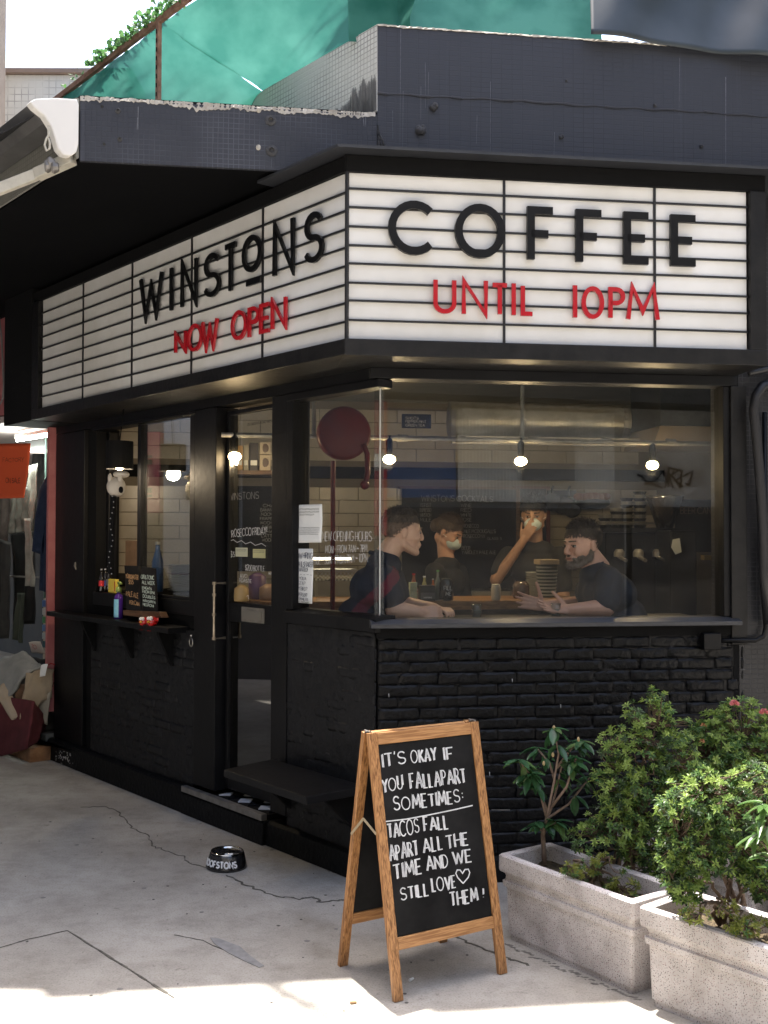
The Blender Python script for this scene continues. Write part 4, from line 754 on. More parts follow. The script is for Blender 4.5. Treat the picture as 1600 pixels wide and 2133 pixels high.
RUST = mat('rusty_angle_iron', (.16, .07, .045), (.28, .17, .12), 20, rough=.8)
NO = .6
net = thing('green_netting', 'translucent green builder netting stretched behind the canopy and parapet', 'netting', L.p(1.5, 3.6, NO-.2))
zr = L.px(130, 205, NO)[1]
uP = L.px(336, 120, NO)[0]
def netf(ua, ub, seed):
    def fn(s, t):                                          # s along, t up
        u = ua+(ub-ua)*s; k2 = min(1, max(0, u/.95)); k2 = k2*k2*(3-2*k2); top = L.p(u, zr*k2+5.1*(1-k2), NO*k2-.5*(1-k2))
        k = min(1, max(0, (u-1.0)/.55)); k = k*k*(3-2*k)
        bot = L.p(u, 3.60, NO-.02)*k+L.p(u, 3.92, -.17)*(1-k)-Vector((0, 0, .16*math.sin(math.pi*k)))
        p = bot.lerp(top, t); d = L.N*(.035*math.sin(5*s+3.1*t*seed)*math.sin(math.pi*t)+.06*noise.noise(Vector((u*1.5+t*2.5, t*1.3-u*.8, seed)))*math.sin(math.pi*t)+.022*noise.noise(Vector((u*5+t*7, t*3-u*2, seed)))+.008*noise.noise(Vector((u*16+t*25, t*9-u*6, seed))))
        return p+d
    return fn
mb = MB(); mb.grid(netf(uP, 4.6, 2), 110, 50); mb.build('net_panel', NET, net, smooth=True)
mb = MB(); mb.grid(netf(.0, uP, 1.3), 110, 60); mb.build('net_panel', NET, net, smooth=True)
def nf2(s, t):
    u = -.12+1.27*s; top = R.p(u, 5.1, -.45); bot = R.p(u, 3.95, -.14); p = bot.lerp(top, t); return p+R.N*(.05*noise.noise(Vector((u*2-t*2, t*2, 5)))+.02*noise.noise(Vector((u*7-t*6, t*4, 2))))
mb = MB(); mb.grid(nf2, 40, 24); mb.build('net_panel', NET, net, smooth=True)
rl = thing('iron_rail', 'rusty slotted angle iron frame holding the green netting', 'rail', L.p(1.5, 3.6, NO))
mb = MB(); mb.beam(L.p(-1.2, zr+.01, NO+.012), L.p(4.6, zr+.01, NO+.012), .022, .03); mb.build('top_rail', RUST, rl)
mb = MB(); mb.beam(L.p(uP, 3.565, NO+.015), L.p(uP, zr, NO+.015), .026, .02, L.N); mb.build('post', RUST, rl)
mb = MB(); [mb.box(L, uP-.004, uP+.004, 3.6+.045*i, 3.62+.045*i, NO+.026, NO+.028) for i in range(12)]; stuff(mb.build('slot', BLACKM, rl))
def leafcard(mb, p, d, nrm, ln, wd, fold=.25):                # one folded oval leaf
    d = d.normalized(); x = d.cross(nrm).normalized(); z = x.cross(d).normalized()
    h = z*ln*fold*.4; w1, w2 = x*wd*.42, x*wd*.46; mb.add([p, p+d*ln*.34+w1+h, p+d*ln*.72+w2+h*.6, p+d*ln-z*ln*.12, p+d*ln*.72-w2+h*.6, p+d*ln*.34-w1+h, p+d*ln*.5], [(0, 6, 1), (1, 6, 2), (2, 6, 3), (3, 6, 4), (4, 6, 5), (5, 6, 0)])
def rv(r=1): return Vector((rng.gauss(0, 1), rng.gauss(0, 1), rng.gauss(0, 1))).normalized()*r
IVY = cloth_mat('ivy_leaf', (.05, .14, .04), .45, 0, (.12, .24, .09), rough=.5, sc=30)
mb = MB()
for _ in range(520):
    u = rng.uniform(.35, 1.75) if rng.random() < .8 else rng.uniform(0, 2.1); p = L.p(u, zr+.03+abs(rng.gauss(0, .022))*(1.6 if u < 1.2 else 1), NO+.02+rng.gauss(0, .02)); leafcard(mb, p, rv()+Vector((0, 0, -.3)), rv(), rng.uniform(.02, .042), rng.uniform(.018, .034))
iv = mb.build('ivy', IVY); tag(iv, 'light green ivy climbing along the rusty rail above the netting', 'ivy', kind='stuff')
# dark tarpaulin over the parapet at the right
TARP = cloth_mat('dark_tarpaulin', (.022, .032, .038), .08, 0, (.045, .058, .068), rough=.45, sc=2, spec=.5)
def tf(s, t):
    u = R.px(1222+440*s, 80, 0)[0]; sag = -.03-.06*s+.05*max(0, s-.3)
    v = 3.99+(-.02-.075*max(0, s-.15))*(1-t)+t*1.2; x = s*6-t*3.5
    n = .03-.30*t+.045*math.sin(x*1.3+1)*(.4+t)+.008*math.sin(x*3.1+2*t)+.03*noise.noise(Vector((s*4, t*4, 1))); return R.p(u+.12*t, v+.03*math.sin(s*4)*(1-t)*0, n+.02*(1-t))
mb = MB(); mb.grid(tf, 60, 40); tp = tag(mb.build('tarpaulin', TARP, smooth=True, solid=.003), 'dark blue grey tarpaulin draped over the parapet at upper right', 'tarpaulin')
# awning at the left
aw = thing('awning', 'folded awning with white plastic end cap at the canopy corner', 'awning', R.p(-1.6, 3.2, .02))
pts = [(62, 212), (74, 205), (120, 203), (161, 206), (165, 218), (164, 300), (160, 317), (148, 325), (132, 322), (121, 309), (114, 285), (106, 262), (92, 240), (72, 224)]
mb = MB(); mb.prism([RP(x, y, .03) for x, y in pts], L.U*.05); mb.build('end_cap', WHITEP, aw, bevel=.006)
A0 = RP(150, 215, .03); B0 = RP(66, 218, .03); C_ = RP(150, 310, .03)
mb = MB(); mb.prism([RP(x, y, .03)+L.U*.051 for x, y in ((66, 213), (160, 210), (160, 250), (100, 250))], L.U*6); mb.build('cassette', mat('awning_case', (.06, .06, .06), (.10, .10, .10), 5, rough=.5), aw)
mb = MB(); e0 = RP(82, 232, .03)+L.U*.06; ex = RP(0, 420, .03)-RP(100, 345, .03)
mb.grid(lambda s, t: e0+L.U*(.0+6*s)+(-R.U*.9+Vector((0, 0, -.42)))*t*1.1+Vector((0, 0, -.05*math.sin(math.pi*t))), 20, 6); mb.build('fabric', mat('dark_awning_fabric', (.012, .013, .016), rough=.8), aw, solid=.004)
mb = MB(); mb.beam(e0+(-R.U*.9+Vector((0, 0, -.42)))*1.12, e0+(-R.U*.9+Vector((0, 0, -.42)))*1.12+L.U*6, .05, .06); mb.build('front_bar', ALU, aw)
mb = MB(); mb.beam(RP(152, 330, -.02), RP(95, 352, -.02)+L.U*.1, .05, .05); mb.beam(RP(98, 350, -.02)+L.U*.1, RP(-60, 412, -.02)+L.U*.1, .035, .05); mb.build('folding_arm', mat('ivory_paint', (.55, .53, .46), (.42, .4, .34), 10, rough=.4), aw, bevel=.004)
mb = MB(); mb.tube([RP(101, 262, .05), RP(101, 282, .05), RP(96, 290, .05), RP(93, 302, .05), RP(97, 314, .05), RP(103, 310, .05), RP(104, 298, .05), RP(101, 288, .05)], .005, 6); mb.build('crank_eye', MATS['ivory_paint'], aw)
for dx in (-6, 0, 8): mb = MB(); q = RP(100+dx, 340+abs(dx), .0); mb.lathe(q, [(.025, 0), (.03, .01), (.018, .03)], 10, (R.U)); mb.build('joint', ALU, aw)
# ================================================================ NEIGHBOUR SHOP
ns = thing('clothes_shop', 'open fronted clothes stall with pink painted frame left of the cafe', 'shop', L.p(4.5, 0, 0))
PINK = mat('pink_paint', (.34, .10, .105), (.42, .15, .15), 5, rough=.55); STALLD = mat('stall_dark', (.03, .03, .03), (.05, .05, .045), 2, rough=.8)
mb = MB(); mb.box(L, 3.668, 3.70, .33, 2.46, -.02, .05); mb.build('post', PINK, ns)
mb = MB(); mb.box(L, 3.665, 3.80, 0, .165, -.05, .055); mb.build('base_block', mat('grey_base', (.10, .105, .10), (.16, .165, .155), 6, rough=.9, bump=.4), ns)
mb = MB(); mb.box(L, 3.80, 16, 2.53, 3.28, -.15, .10); mb.build('fascia', PINK, ns)
mb = MB(); mb.box(L, 3.302, 3.80, 2.375, 3.275, -.1, .33); mb.build('end_panel', BLACKM, bld)
mb = MB(); mb.prism([L.p(3.70, 2.47, .08), L.p(16, 2.47, .08), L.p(16, 2.47, -2.4), L.p(3.70, 2.47, -2.4)], (0, 0, .05)); mb.build('ceiling', mat('pinkish_ceiling', (.5, .42, .4), rough=.6), ns)
mb = MB(); mb.box(L, 3.70, 16, 0, 2.46, -2.4, -2.3); mb.build('rear_wall', STALLD, ns)
mb = MB(); mb.box(L, 3.66, 3.698, 0, 2.46, -2.3, -.03); mb.build('side_wall', mat('stall_side', (.25, .24, .22), rough=.8), ns)
def tubelamp(x0, y0, x1, y1, n, lab, es, r=.013, pw=0):
    a, c = LP(x0, y0, n), LP(x1, y1, n); m_ = (a+c)/2; t = thing('tube_light', lab, 'tube light', m_)
    mb = MB(); mb.tube([a, c], r, 10); ld = bpy.data.lights.new('tube_glow', 'POINT'); ld.energy = 5; ld.color = (.93, 1, .92); ld.shadow_soft_size = .12; lo = bpy.data.objects.new('tube_glow', ld); COL.objects.link(lo); place(lo, m_+L.U*.35-Vector((0, 0, .12)), t); mb.build('tube', mat('lit_tube', (1, 1, 1), emit=(.95, 1, .93), es=14), t, smooth=True)
    mb = MB(); mb.beam(a+Vector((0, 0, .03)), c+Vector((0, 0, .03)), .05, .03); mb.build('fitting', WHITEP, t)
tubelamp(36, 917, 119, 903, -.25, 'long lit fluorescent tube under the stall ceiling', 14)
tubelamp(106, 927, 120, 924, -1.3, 'short glimpse of a second lit tube deeper in the stall', 14, .011)
tubelamp(-90, 938, 6, 938, -1.2, 'lit tube at the very left edge of the stall', 14, .011)
# rail of garments
def garment(name, lab, cat, pts_l, pts_r, n, m, folds=6, amp=.02, seed=1, th=.004, parent=None):
    """hanging cloth between two edges given from top to bottom as seen, on a plane n behind the front"""
    A = [LP(x, y, n) for x, y in pts_l]; B_ = [LP(x, y, n) for x, y in pts_r]
    def along(P, t): t *= len(P)-1; i = min(int(t), len(P)-2); return P[i].lerp(P[i+1], t-i)
    mb = MB(); mb.grid(lambda s, t: along(A, t).lerp(along(B_, t), s)+L.N*(amp*math.sin(folds*math.pi*s+seed+.6*t)*(.3+t)+amp*.8*noise.noise(Vector((s*3, t*4, seed)))), 28, 24)
    o = mb.build(name, m, parent, smooth=True, solid=th); return tag(o, lab, cat) if not parent else o
NAVY = mat('navy_cloth', (.012, .02, .045), (.02, .032, .065), 20, rough=.9, spec=.2)
coat = thing('hanging_coat', 'navy blue long coat on a hanger beside the pink post', 'coat', LP(95, 1230, -.08))
garment('coat_body', '', '', [(104, 985), (90, 1010), (84, 1040), (82, 1110), (80, 1230)], [(118, 978), (119, 1010), (119, 1040), (119, 1110), (119, 1236)], -.08, NAVY, 3, .012, 3, parent=coat)
garment('sleeve', '', '', [(98, 990), (80, 1020), (73, 1070), (68, 1145)], [(108, 1000), (98, 1040), (92, 1090), (82, 1156)], -.05, NAVY, 2, .012, 5, parent=coat)
mb = MB(); mb.tube([LP(118, 958, -.06), LP(113, 962, -.06), LP(115, 970, -.06), LP(112, 974, -.06), LP(100, 986, -.06)], .004, 6); mb.build('hanger', BLACKM, coat)
PLAS = mat('grey_wrapped_cloth', (.10, .10, .085), (.2, .2, .17), 12, rough=.35)
garment('hanging_shirt', 'grey green shirt in plastic hanging left of the navy coat', 'shirt', [(60, 970), (58, 1040), (55, 1110)], [(80, 965), (78, 1040), (72, 1105)], -.35, PLAS, 4, .02, 2)
garment('hanging_shirt', 'dark olive shirt in plastic hanging below the orange paper', 'shirt', [(28, 1020), (25, 1070), (22, 1112)], [(56, 1015), (56, 1070), (56, 1108)], -.32, mat('olive_wrap', (.05, .05, .04), (.13, .13, .11), 14, rough=.3), 5, .02, 7)
garment('hanging_shirt', 'brownish checked shirt hanging at the left edge of the stall', 'shirt', [(-30, 1000), (-32, 1090), (-34, 1240)], [(24, 1010), (20, 1090), (8, 1240)], -.34, mat('brown_wrap', (.05, .042, .035), (.11, .095, .08), 16, rough=.5), 5, .02, 9)
garment('hanging_trousers', 'black trousers hanging behind the navy coat', 'trousers', [(22, 1112), (24, 1170), (26, 1300)], [(72, 1105), (70, 1180), (66, 1300)], -.5, mat('black_cloth', (.01, .01, .011), (.02, .02, .02), 12, rough=.9), 4, .02, 4)
garment('hanging_trousers', 'dark green trousers hanging under the stall rail', 'trousers', [(36, 1235), (30, 1290), (26, 1330)], [(52, 1235), (48, 1290), (46, 1340)], -.3, mat('green_cloth', (.03, .04, .03), (.05, .06, .04), 12, rough=.9), 3, .012, 6)
garment('hanging_trousers', 'charcoal trousers hanging at the lower left of the stall', 'trousers', [(-10, 1120), (-8, 1200), (-8, 1330)], [(22, 1130), (18, 1220), (14, 1330)], -.28, mat('charcoal_cloth', (.02, .02, .019), (.035, .034, .03), 12, rough=.9), 3, .015, 8)
garment('hanging_shirt', 'pale shirt sleeve hanging between the wrapped shirts and the coat', 'shirt', [(50, 1080), (54, 1150), (56, 1220)], [(64, 1080), (70, 1150), (72, 1222)], -.22, mat('pale_wrap', (.2, .2, .17), (.3, .3, .26), 12, rough=.4), 3, .015, 12)
garment('hanging_jacket', 'dark grey jacket hanging deep in the stall under the lamps', 'jacket', [(66, 945), (62, 1010), (60, 1080)], [(110, 945), (108, 1010), (104, 1080)], -.9, mat('slate_cloth', (.03, .033, .035), (.07, .07, .068), 12, rough=.8), 5, .03, 17)
garment('hanging_jacket', 'faded green jacket hanging deep at the left of the stall', 'jacket', [(-20, 950), (-20, 1010), (-22, 1100)], [(40, 950), (44, 1010), (42, 1100)], -.95, mat('faded_green', (.05, .06, .045), (.10, .11, .085), 12, rough=.8), 6, .03, 19)
rk = thing('clothes_rail', 'thin metal rail carrying the garments in the stall', 'rail', LP(60, 1205, -.4)); mb = MB(); mb.tube([LP(-40, 1198, -.4), LP(84, 1203, -.4)], .008, 8); mb.build('bar', ALU, rk); mb = MB(); mb.tube([LP(96, 905, -.5), LP(92, 1300, -.5)], .009, 8); mb.build('upright', mat('green_steel', (.08, .13, .11), rough=.5), rk)
# orange sale sheet
pts = [LP(-20, 925, .06), LP(62, 923, .06), LP(52, 1037, .06), LP(-24, 1039, .06)]
mb = MB(); mb.grid(lambda s, t: pts[0].lerp(pts[1], s).lerp(pts[3].lerp(pts[2], s), t)+L.N*.008*math.sin(4*s+3*t), 14, 14)
osn = tag(mb.build('sale_sheet', mat('fluorescent_orange_card', (.72, .10, .025), rough=.7), smooth=True, solid=.0008), 'bright orange handwritten sale sheet hanging at the stall front', 'sale sheet')
mb = MB(); ltext('ON SALE', 12, 1006, 42, 1001, 9, n=.072, st=.004, mb=mb, jit=.15); ltext('FACTORY', 6, 962, 50, 950, 8, n=.072, st=.0022, mb=mb, jit=.2); mb.build('handwriting', mat('brown_marker', (.10, .02, .012), rough=.8), osn)
# heap of clothes on a draped crate
def heap(name, lab, pix, n, m, amp=.018, th=.018, seed=1, lift=0, cat='garment'):
    """folded garment seen as a quad of pixels, lying on the sloping heap"""
    P = [LP(x, y, n_) for (x, y), n_ in zip(pix, n)]
    def fn(s, t):
        p = P[0].lerp(P[1], s).lerp(P[3].lerp(P[2], s), t); q = Vector((s*2.2, t*2.2, seed)); e = math.sin(math.pi*s)*math.sin(math.pi*t)
        return p+(L.N*.5+Vector((0, 0, 1)))*(amp*(noise.noise(q)+.5*noise.noise(q*2.7)+.25*math.sin(9*s+5*t+seed))+.02*e**.5)
    mb = MB(); mb.grid(fn, 26, 20); return tag(mb.build(name, m, smooth=True, solid=th), lab, cat)
mb = MB()
dr0 = [LP(x, y, n) for x, y, n in ((-60, 1440, .30), (70, 1460, .20), (92, 1490, .06), (100, 1500, -.05))]
dr1 = [LP(x, y, n) for x, y, n in ((-60, 1590, .34), (62, 1560, .24), (84, 1532, .10), (78, 1575, .02))]
def crv(P, s): s *= len(P)-1; i = min(int(s), len(P)-2); return P[i].lerp(P[i+1], s-i)
mb.grid(lambda s, t: crv(dr0, s).lerp(crv(dr1, s), t)+L.N*(.02*math.sin(17*s+2*t)*t+.012*noise.noise(Vector((s*8, t*4, 2)))), 50, 16)
tag(mb.build('table_cloth', mat('maroon_cloth', (.075, .012, .016), (.12, .022, .028), 6, rough=.9), smooth=True, solid=.006), 'maroon cloth draped down the front of the clothes heap', 'cloth')
cr = thing('wooden_crate', 'plain wooden crate under the maroon cloth', 'crate', LP(20, 1590, .2)); mb = MB(); a = L.uvn(LP(62, 1590, .2)); mb.box(L, a[0], a[0]+.9, 0, .10, -.1, .2); mb.build('crate_body', wood_mat('crate_ply', (.22, .11, .05), (.36, .2, .1)), cr, bevel=.004)
mb = MB(); mb.box(L, 3.83, a[0]+1, .10, .52, -.5, .0); mb.build('inner_box', STALLD, cr)
KH = mat('khaki_cotton', (.27, .215, .145), (.33, .27, .19), 8, rough=.95, bump=.15, bscale=90); GRC = mat('grey_cotton', (.22, .23, .22), (.28, .285, .275), 8, rough=.95, bump=.15, bscale=90)
heap('folded_trousers', 'brown trousers at the bottom of the clothes heap', [(30, 1430), (112, 1420), (104, 1470), (42, 1512)], [.2, .0, .02, .22], mat('brown_cotton', (.10, .055, .03), (.14, .08, .045), 8, rough=.95), seed=5, cat='trousers')
heap('folded_trousers', 'khaki trousers folded over the middle of the clothes heap', [(55, 1402), (112, 1392), (108, 1450), (42, 1500)], [.17, .02, .03, .23], KH, seed=2, cat='trousers')
heap('folded_trousers', 'pale khaki trousers sticking out under the grey jacket', [(-10, 1440), (14, 1420), (40, 1492), (26, 1500)], [.3, .22, .22, .26], mat('light_khaki', (.36, .30, .22), (.4, .34, .26), 8, rough=.95), seed=8, cat='trousers', amp=.006)
heap('folded_jacket', 'pale grey jacket thrown on top of the clothes heap', [(-30, 1385), (50, 1362), (92, 1385), (8, 1458)], [.26, .14, .08, .27], GRC, seed=11, cat='jacket', amp=.03)
heap('folded_jacket', 'black jacket showing between the grey and khaki clothes', [(60, 1375), (112, 1372), (112, 1400), (64, 1412)], [.1, -.02, .0, .12], MATS['black_cloth'], seed=13, cat='jacket')
heap('folded_shirt', 'small beige shirt tucked at the right end of the heap', [(85, 1455), (106, 1440), (98, 1510), (76, 1500)], [.08, .05, .05, .1], mat('beige_shirt', (.38, .35, .28), rough=.95), seed=14, cat='shirt', amp=.008, th=.008)
tg1 = heap('price_card', 'white price card with faint red writing standing on the heap', [(60, 1338), (84, 1336), (94, 1362), (66, 1360)], [.0, 0, .0, .0], mat('card_beige', (.5, .44, .38), rough=.9), seed=3, cat='card', amp=.002, th=.001)
mb = MB(); ltext('10', 66, 1349, 76, 1349, 8, n=.02, st=.003, mb=mb); mb.build('handwriting', REDP, tg1)
heap('price_tag', 'small white paper tag on the khaki trousers', [(86, 1386), (100, 1383), (94, 1408), (83, 1410)], [.14, .13, .13, .14], PAPER, seed=3, cat='tag', amp=.001, th=.001, lift=1)
mb = MB(); mb.tube([LP(98, 1386, .10), LP(106, 1382, .06), LP(114, 1384, .03)], .004, 6); tag(mb.build('red_ribbon', REDP), 'thin red ribbon tied beside the white tag', 'ribbon')
# stacked goods and a pale box edge under the coat
mb = MB(); mb.box(L, L.px(112, 1300, -.25)[0], L.px(90, 1300, -.25)[0], .55, L.px(100, 1248, -.25)[1], -.45, -.25); o = tag(mb.build('carton', mat('carton_pale', (.5, .45, .36), rough=.9)), 'pale carton standing behind the post below the coat', 'carton')
bb = thing('product_strip', 'narrow strip of blue and green labelled packets beside the carton', 'packet strip', LP(94, 1340, -.2))
for i, c in enumerate(((.05, .12, .3), (.5, .5, .48), (.04, .2, .08), (.1, .2, .4), (.45, .5, .5), (.02, .1, .12))):
    y = 1250+i*17; a = L.px(98, y+15, -.2); c2 = L.px(88, y, -.2); mb = MB(); mb.box(L, a[0], c2[0], a[1], c2[1], -.22, -.2); mb.build('packet', mat('packet%d' % i, c, rough=.4), bb)
cb = thing('hanging_cable', 'grey cable hanging down the pink fascia', 'cable', LP(4, 840, .12)); mb = MB(); mb.tube([LP(-2, 660, .13), LP(3, 700, .13), LP(6, 760, .13), LP(8, 800, .13), LP(6, 830, .13), LP(0, 842, .13)], .008, 6); mb.build('cable', mat('grey_cable', (.2, .2, .2), rough=.6), cb)

# ================================================================ SHELF AND WHAT STANDS ON IT
SZ = 1.062
shf = thing('outdoor_shelf', 'long black shelf on brackets under the serving hatch', 'shelf', L.p(2.6, 1.03, .05))
mb = MB(); mb.box(L, 1.76, 3.53, SZ-.032, SZ, -.028, .115); mb.build('board', BLACK, shf, bevel=.003)
for x in (192, 270, 353):
    u = L.px(x, 1325, .03)[0]; mb = MB(); mb.prism([L.p(u, SZ-.033, .0), L.p(u, SZ-.033, .10), L.p(u, SZ-.05, .10), L.p(u, SZ-.24, .01), L.p(u, SZ-.24, .0)], L.U*.028); mb.build('bracket', BLACKM, shf)
ZS = 1.238                                                     # hatch sill top
hs = thing('hatch_counter', 'black hatch counter ledge behind the open hatch', 'ledge', L.p(2.4, 1.2, -.2)); mb = MB(); mb.box(L, 1.72, 2.99, 1.18, 1.225, -.55, -.101); mb.build('ledge', BLACKM, hs)
def bottle(name, lab, cat, base, h, r, m, cap, lab_m=None, neck=.35, group=None, nr=.4):
    t = thing(name, lab, cat, base, group); mb = MB(); mb.lathe(base, [(r*.9, 0), (r, h*.04), (r, h*(1-neck)*.85), (r*.75, h*(1-neck)), (r*nr, h*(1-neck*.6)), (r*nr*.85, h*.95)], 14); mb.build('bottle', m, t, smooth=True)
    mb = MB(); mb.lathe(base+Vector((0, 0, h*.94)), [(r*nr*1.1, 0), (r*nr*1.1, h*.06)], 10); mb.build('cap', cap, t)
    if lab_m: mb = MB(); mb.lathe(base+Vector((0, 0, h*.24)), [(r*1.02, 0), (r*1.02, h*.24)], 14, close=False); mb.build('label', lab_m, t, smooth=True)
    return t
def bpos(x, n, z): u = L.px(x, 1235, n)[0]; return L.p(u, z, n)
DGL = mat('dark_bottle_glass', (.012, .010, .010), rough=.08, coat=.5); CLB = mat('silver_cap', (.5, .5, .5), rough=.3, metal=.8)
for i, (x, n, c, lb) in enumerate(((190, -.05, (.62, .13, .03), 'small sauce bottle with an orange label at the left of the hatch'), (200, -.07, (.05, .05, .05), 'dark sauce bottle between the orange and red labelled ones'), (211, -.045, (.5, .02, .03), 'small sauce bottle with a red label on the hatch counter'), (219, -.075, (.03, .04, .2), 'sauce bottle with a blue label next to the yellow packet'), (206, -.09, (.03, .12, .04), 'green labelled bottle standing behind the sauce bottles'), (226, -.09, (.1, .1, .1), 'black bottle at the back right of the sauce group'))):
    bottle('sauce_bottle', lb, 'bottle', bpos(x, n, 1.2165), .155+.02*(i > 3), .018, DGL, CLB, mat('label%d' % i, c, rough=.6), group='sauce bottles on the hatch counter')
t = thing('sauce_packet', 'yellow packet box beside the sauce bottles', 'packet', bpos(234, -.05, 1.2165)); mb = MB(); a = L.px(242, 1230, -.04); c2 = L.px(227, 1209, -.04); mb.box(L, a[0], c2[0], 1.2165, c2[1]+.01, -.06, -.035); mb.build('box', mat('yellow_card2', (.6, .46, .04), (.62, .5, .1), 40, rough=.5), t, bevel=.002)
mb = MB(); mb.box(L, a[0]+.006, a[0]+.016, 1.23, c2[1]-.004, -.034, -.0335); mb.build('stripe', REDP, t)
# hand sanitiser
p = L.p(L.px(247, 1270, .03)[0], SZ, .03); sn = thing('sanitiser_bottle', 'purple pump bottle with light blue label and green pump on the shelf', 'pump bottle', p)
mb = MB(); mb.lathe(p, [(.026, 0), (.029, .006), (.029, .13), (.024, .15), (.013, .16), (.013, .172)], 18); mb.build('bottle', mat('purple_plastic', (.06, .02, .2), rough=.25), sn, smooth=True)
u_, v_, n_ = L.uvn(p); mb = MB(); mb.grid(lambda s, t: p+L.U*(.0296*math.sin(-1.1+2.2*s))+L.N*(.0296*math.cos(-1.1+2.2*s))+Vector((0, 0, .012+.115*t)), 10, 1); mb.build('label', mat('sky_blue_label', (.2, .55, .75), (.3, .62, .8), 40, rough=.4), sn, solid=.0005)
mb = MB(); mb.lathe(p+Vector((0, 0, .172)), [(.018, 0), (.02, .012), (.017, .03), (.006, .034), (.006, .056)], 14); mb.tube([p+Vector((0, 0, .23))+L.U*.006, p+Vector((0, 0, .232))-L.U*.012, p+Vector((0, 0, .226))-L.U*.034], .009, 8); mb.build('pump', mat('lime_pump', (.22, .3, .07), rough=.35), sn, smooth=True)
# the two chalk signs on wooden feet
def slab(lab, corners, foot, n0, n1, lines, cm):
    P = [(fx, fy) for fx, fy in corners]; q = [LP(*P[0], n0), LP(*P[1], n0), LP(*P[2], n1), LP(*P[3], n1)]; t = thing('chalk_sign', lab, 'chalk sign', (q[2]+q[3])/2); e = -L.N*.012
    mb = MB(); mb.prism(q, e); mb.build('board', CHALKB, t)
    f = [LP(x, y, n1+.012) for x, y in foot]; mb = MB(); mb.prism(f, -L.N*.05); mb.build('foot', WOODD, t, bevel=.002)
    mb = MB()
    for s, x0, y0, x1, y1, h, mm in lines: ltext(s, x0, y0, x1, y1, h, n=n1+.004-(.0 if y0 > 1240 else .0), st=.0028, mb=mb, jit=.12, sp=.2)
    mb.build('chalk_lettering', cm, t)
CO = mat('tan_chalk', (.5, .3, .15), rough=.9); CG = mat('mint_chalk', (.5, .6, .55), rough=.9)
slab('left chalk sign on a wooden foot lettered in tan chalk on the shelf', [(259, 1178), (289, 1179), (295, 1273), (264, 1272)], [(256, 1271), (295, 1273), (293, 1286), (256, 1281)], .0, .05, [('YOUNGMASTER', 262, 1204, 288, 1204, 9, 0), ('$55', 268, 1216, 278, 1216, 8, 0), ('PALE ALE', 263, 1241, 288, 1241, 10, 0), ('PER CAN', 270, 1258, 290, 1258, 8, 0)], CO)
slab('right chalk sign on a wooden foot lettered in white and green chalk', [(293, 1180), (322, 1184), (326, 1274), (296, 1273)], [(295, 1273), (331, 1275), (336, 1287), (294, 1286)], .0, .05, [('GIN & TONIC', 294, 1205, 321, 1206, 8, 0), ('ALL WEEK', 296, 1216, 322, 1217, 7, 0), ('5 NIGHTS', 296, 1226, 316, 1226, 5, 0), ('FROM 5PM', 297, 1235, 322, 1236, 6, 0), ('DOUBLES', 298, 1244, 323, 1245, 6, 0), ('MARGARITA', 298, 1253, 324, 1254, 5, 0), ('NEGRONI', 298, 1261, 320, 1262, 5, 0)], CG)
# wooden slab and blue flask behind the glass
p = bpos(268, -.2, 1.226); mb = MB(); a = L.px(290, 1180, -.2); c2 = L.px(261, 1126, -.2); mb.box(L, a[0], c2[0], 1.226, c2[1], -.22, -.2); tag(mb.build('wooden_slab', wood_mat('tan_slab', (.12, .075, .045), (.16, .10, .06)), bevel=.004), 'tall brown wooden slab behind the left chalk sign', 'wooden slab')
bottle('steel_flask', 'blue metal drinking flask with silver cap behind the right chalk sign', 'flask', bpos(328, -.24, 1.226), .33, .038, mat('blue_enamel', (.02, .06, .18), rough=.3), CLB, None, .3, nr=.45)
pl = thing('plate_stack', 'stack of white plates inside the right half of the hatch', 'plate stack', bpos(376, -.42, 1.226)); 
pb = bpos(376, -.42, 1.226)
for i in range(15): mb = MB(); mb.lathe(pb+Vector((0, 0, .012*i)), [(.05, 0), (.085, .009), (.086, .0105), (.05, .003)], 22); mb.build('plate', mat('dull_white_plate', (.42, .42, .4), rough=.3) if i != 9 else REDD, pl, smooth=False)
# red tin birds on the shelf end
for x, lab, sc in ((300, 'left red tin bird ornament perched on the shelf edge', 1.0), (317, 'right red tin bird ornament with big white eyes on the shelf edge', 1.12)):
    p = LP(x, 1296, .10); t = thing('bird_ornament', lab, 'bird ornament', p, 'red tin birds on the shelf'); r = .031*sc; c = p+Vector((0, 0, .004))
    mb = MB(); mb.ell(c, (r, r, r*.92), seg=16, rings=12); mb.build('body', mat('glossy_red_tin', (.5, .012, .012), rough=.12, coat=.8), t, smooth=True)
    mb = MB(); mb.ell(c+L.N*r*.75-L.U*r*.1+Vector((0, 0, r*.55)), r*.34, seg=10, rings=8); e1 = mb.build('eye', WHITEP, t, smooth=True)
    mb = MB(); mb.ell(c+L.N*r*.6-L.U*r*.7+Vector((0, 0, r*.6)), r*.36, seg=10, rings=8); e2 = mb.build('eye', WHITEP, t, smooth=True)
    mb = MB(); mb.lathe(c+L.N*r*.9-L.U*r*.5, [(r*.25, 0), (r*.02, r*.5)], 8, L.N-L.U*.4); mb.build('beak', mat('yellow_tin', (.6, .35, .03), rough=.3), t)
    mb = MB(); mb.beam(c-L.U*r*.8+Vector((0, 0, r*.3)), c-L.U*r*2.2+Vector((0, 0, r*.5)), r*.1, r*.5); mb.build('tail', MATS['glossy_red_tin'], t)
    for k in (-.4, .4): mb = MB(); mb.tube([c+L.U*r*k-Vector((0, 0, r*.8)), c+L.U*r*k-Vector((0, 0, r*1.5)), c+L.U*r*(k+.3)+L.N*r*.5-Vector((0, 0, r*1.6))], r*.09, 5); mb.build('foot', MATS['glossy_red_tin'], t)
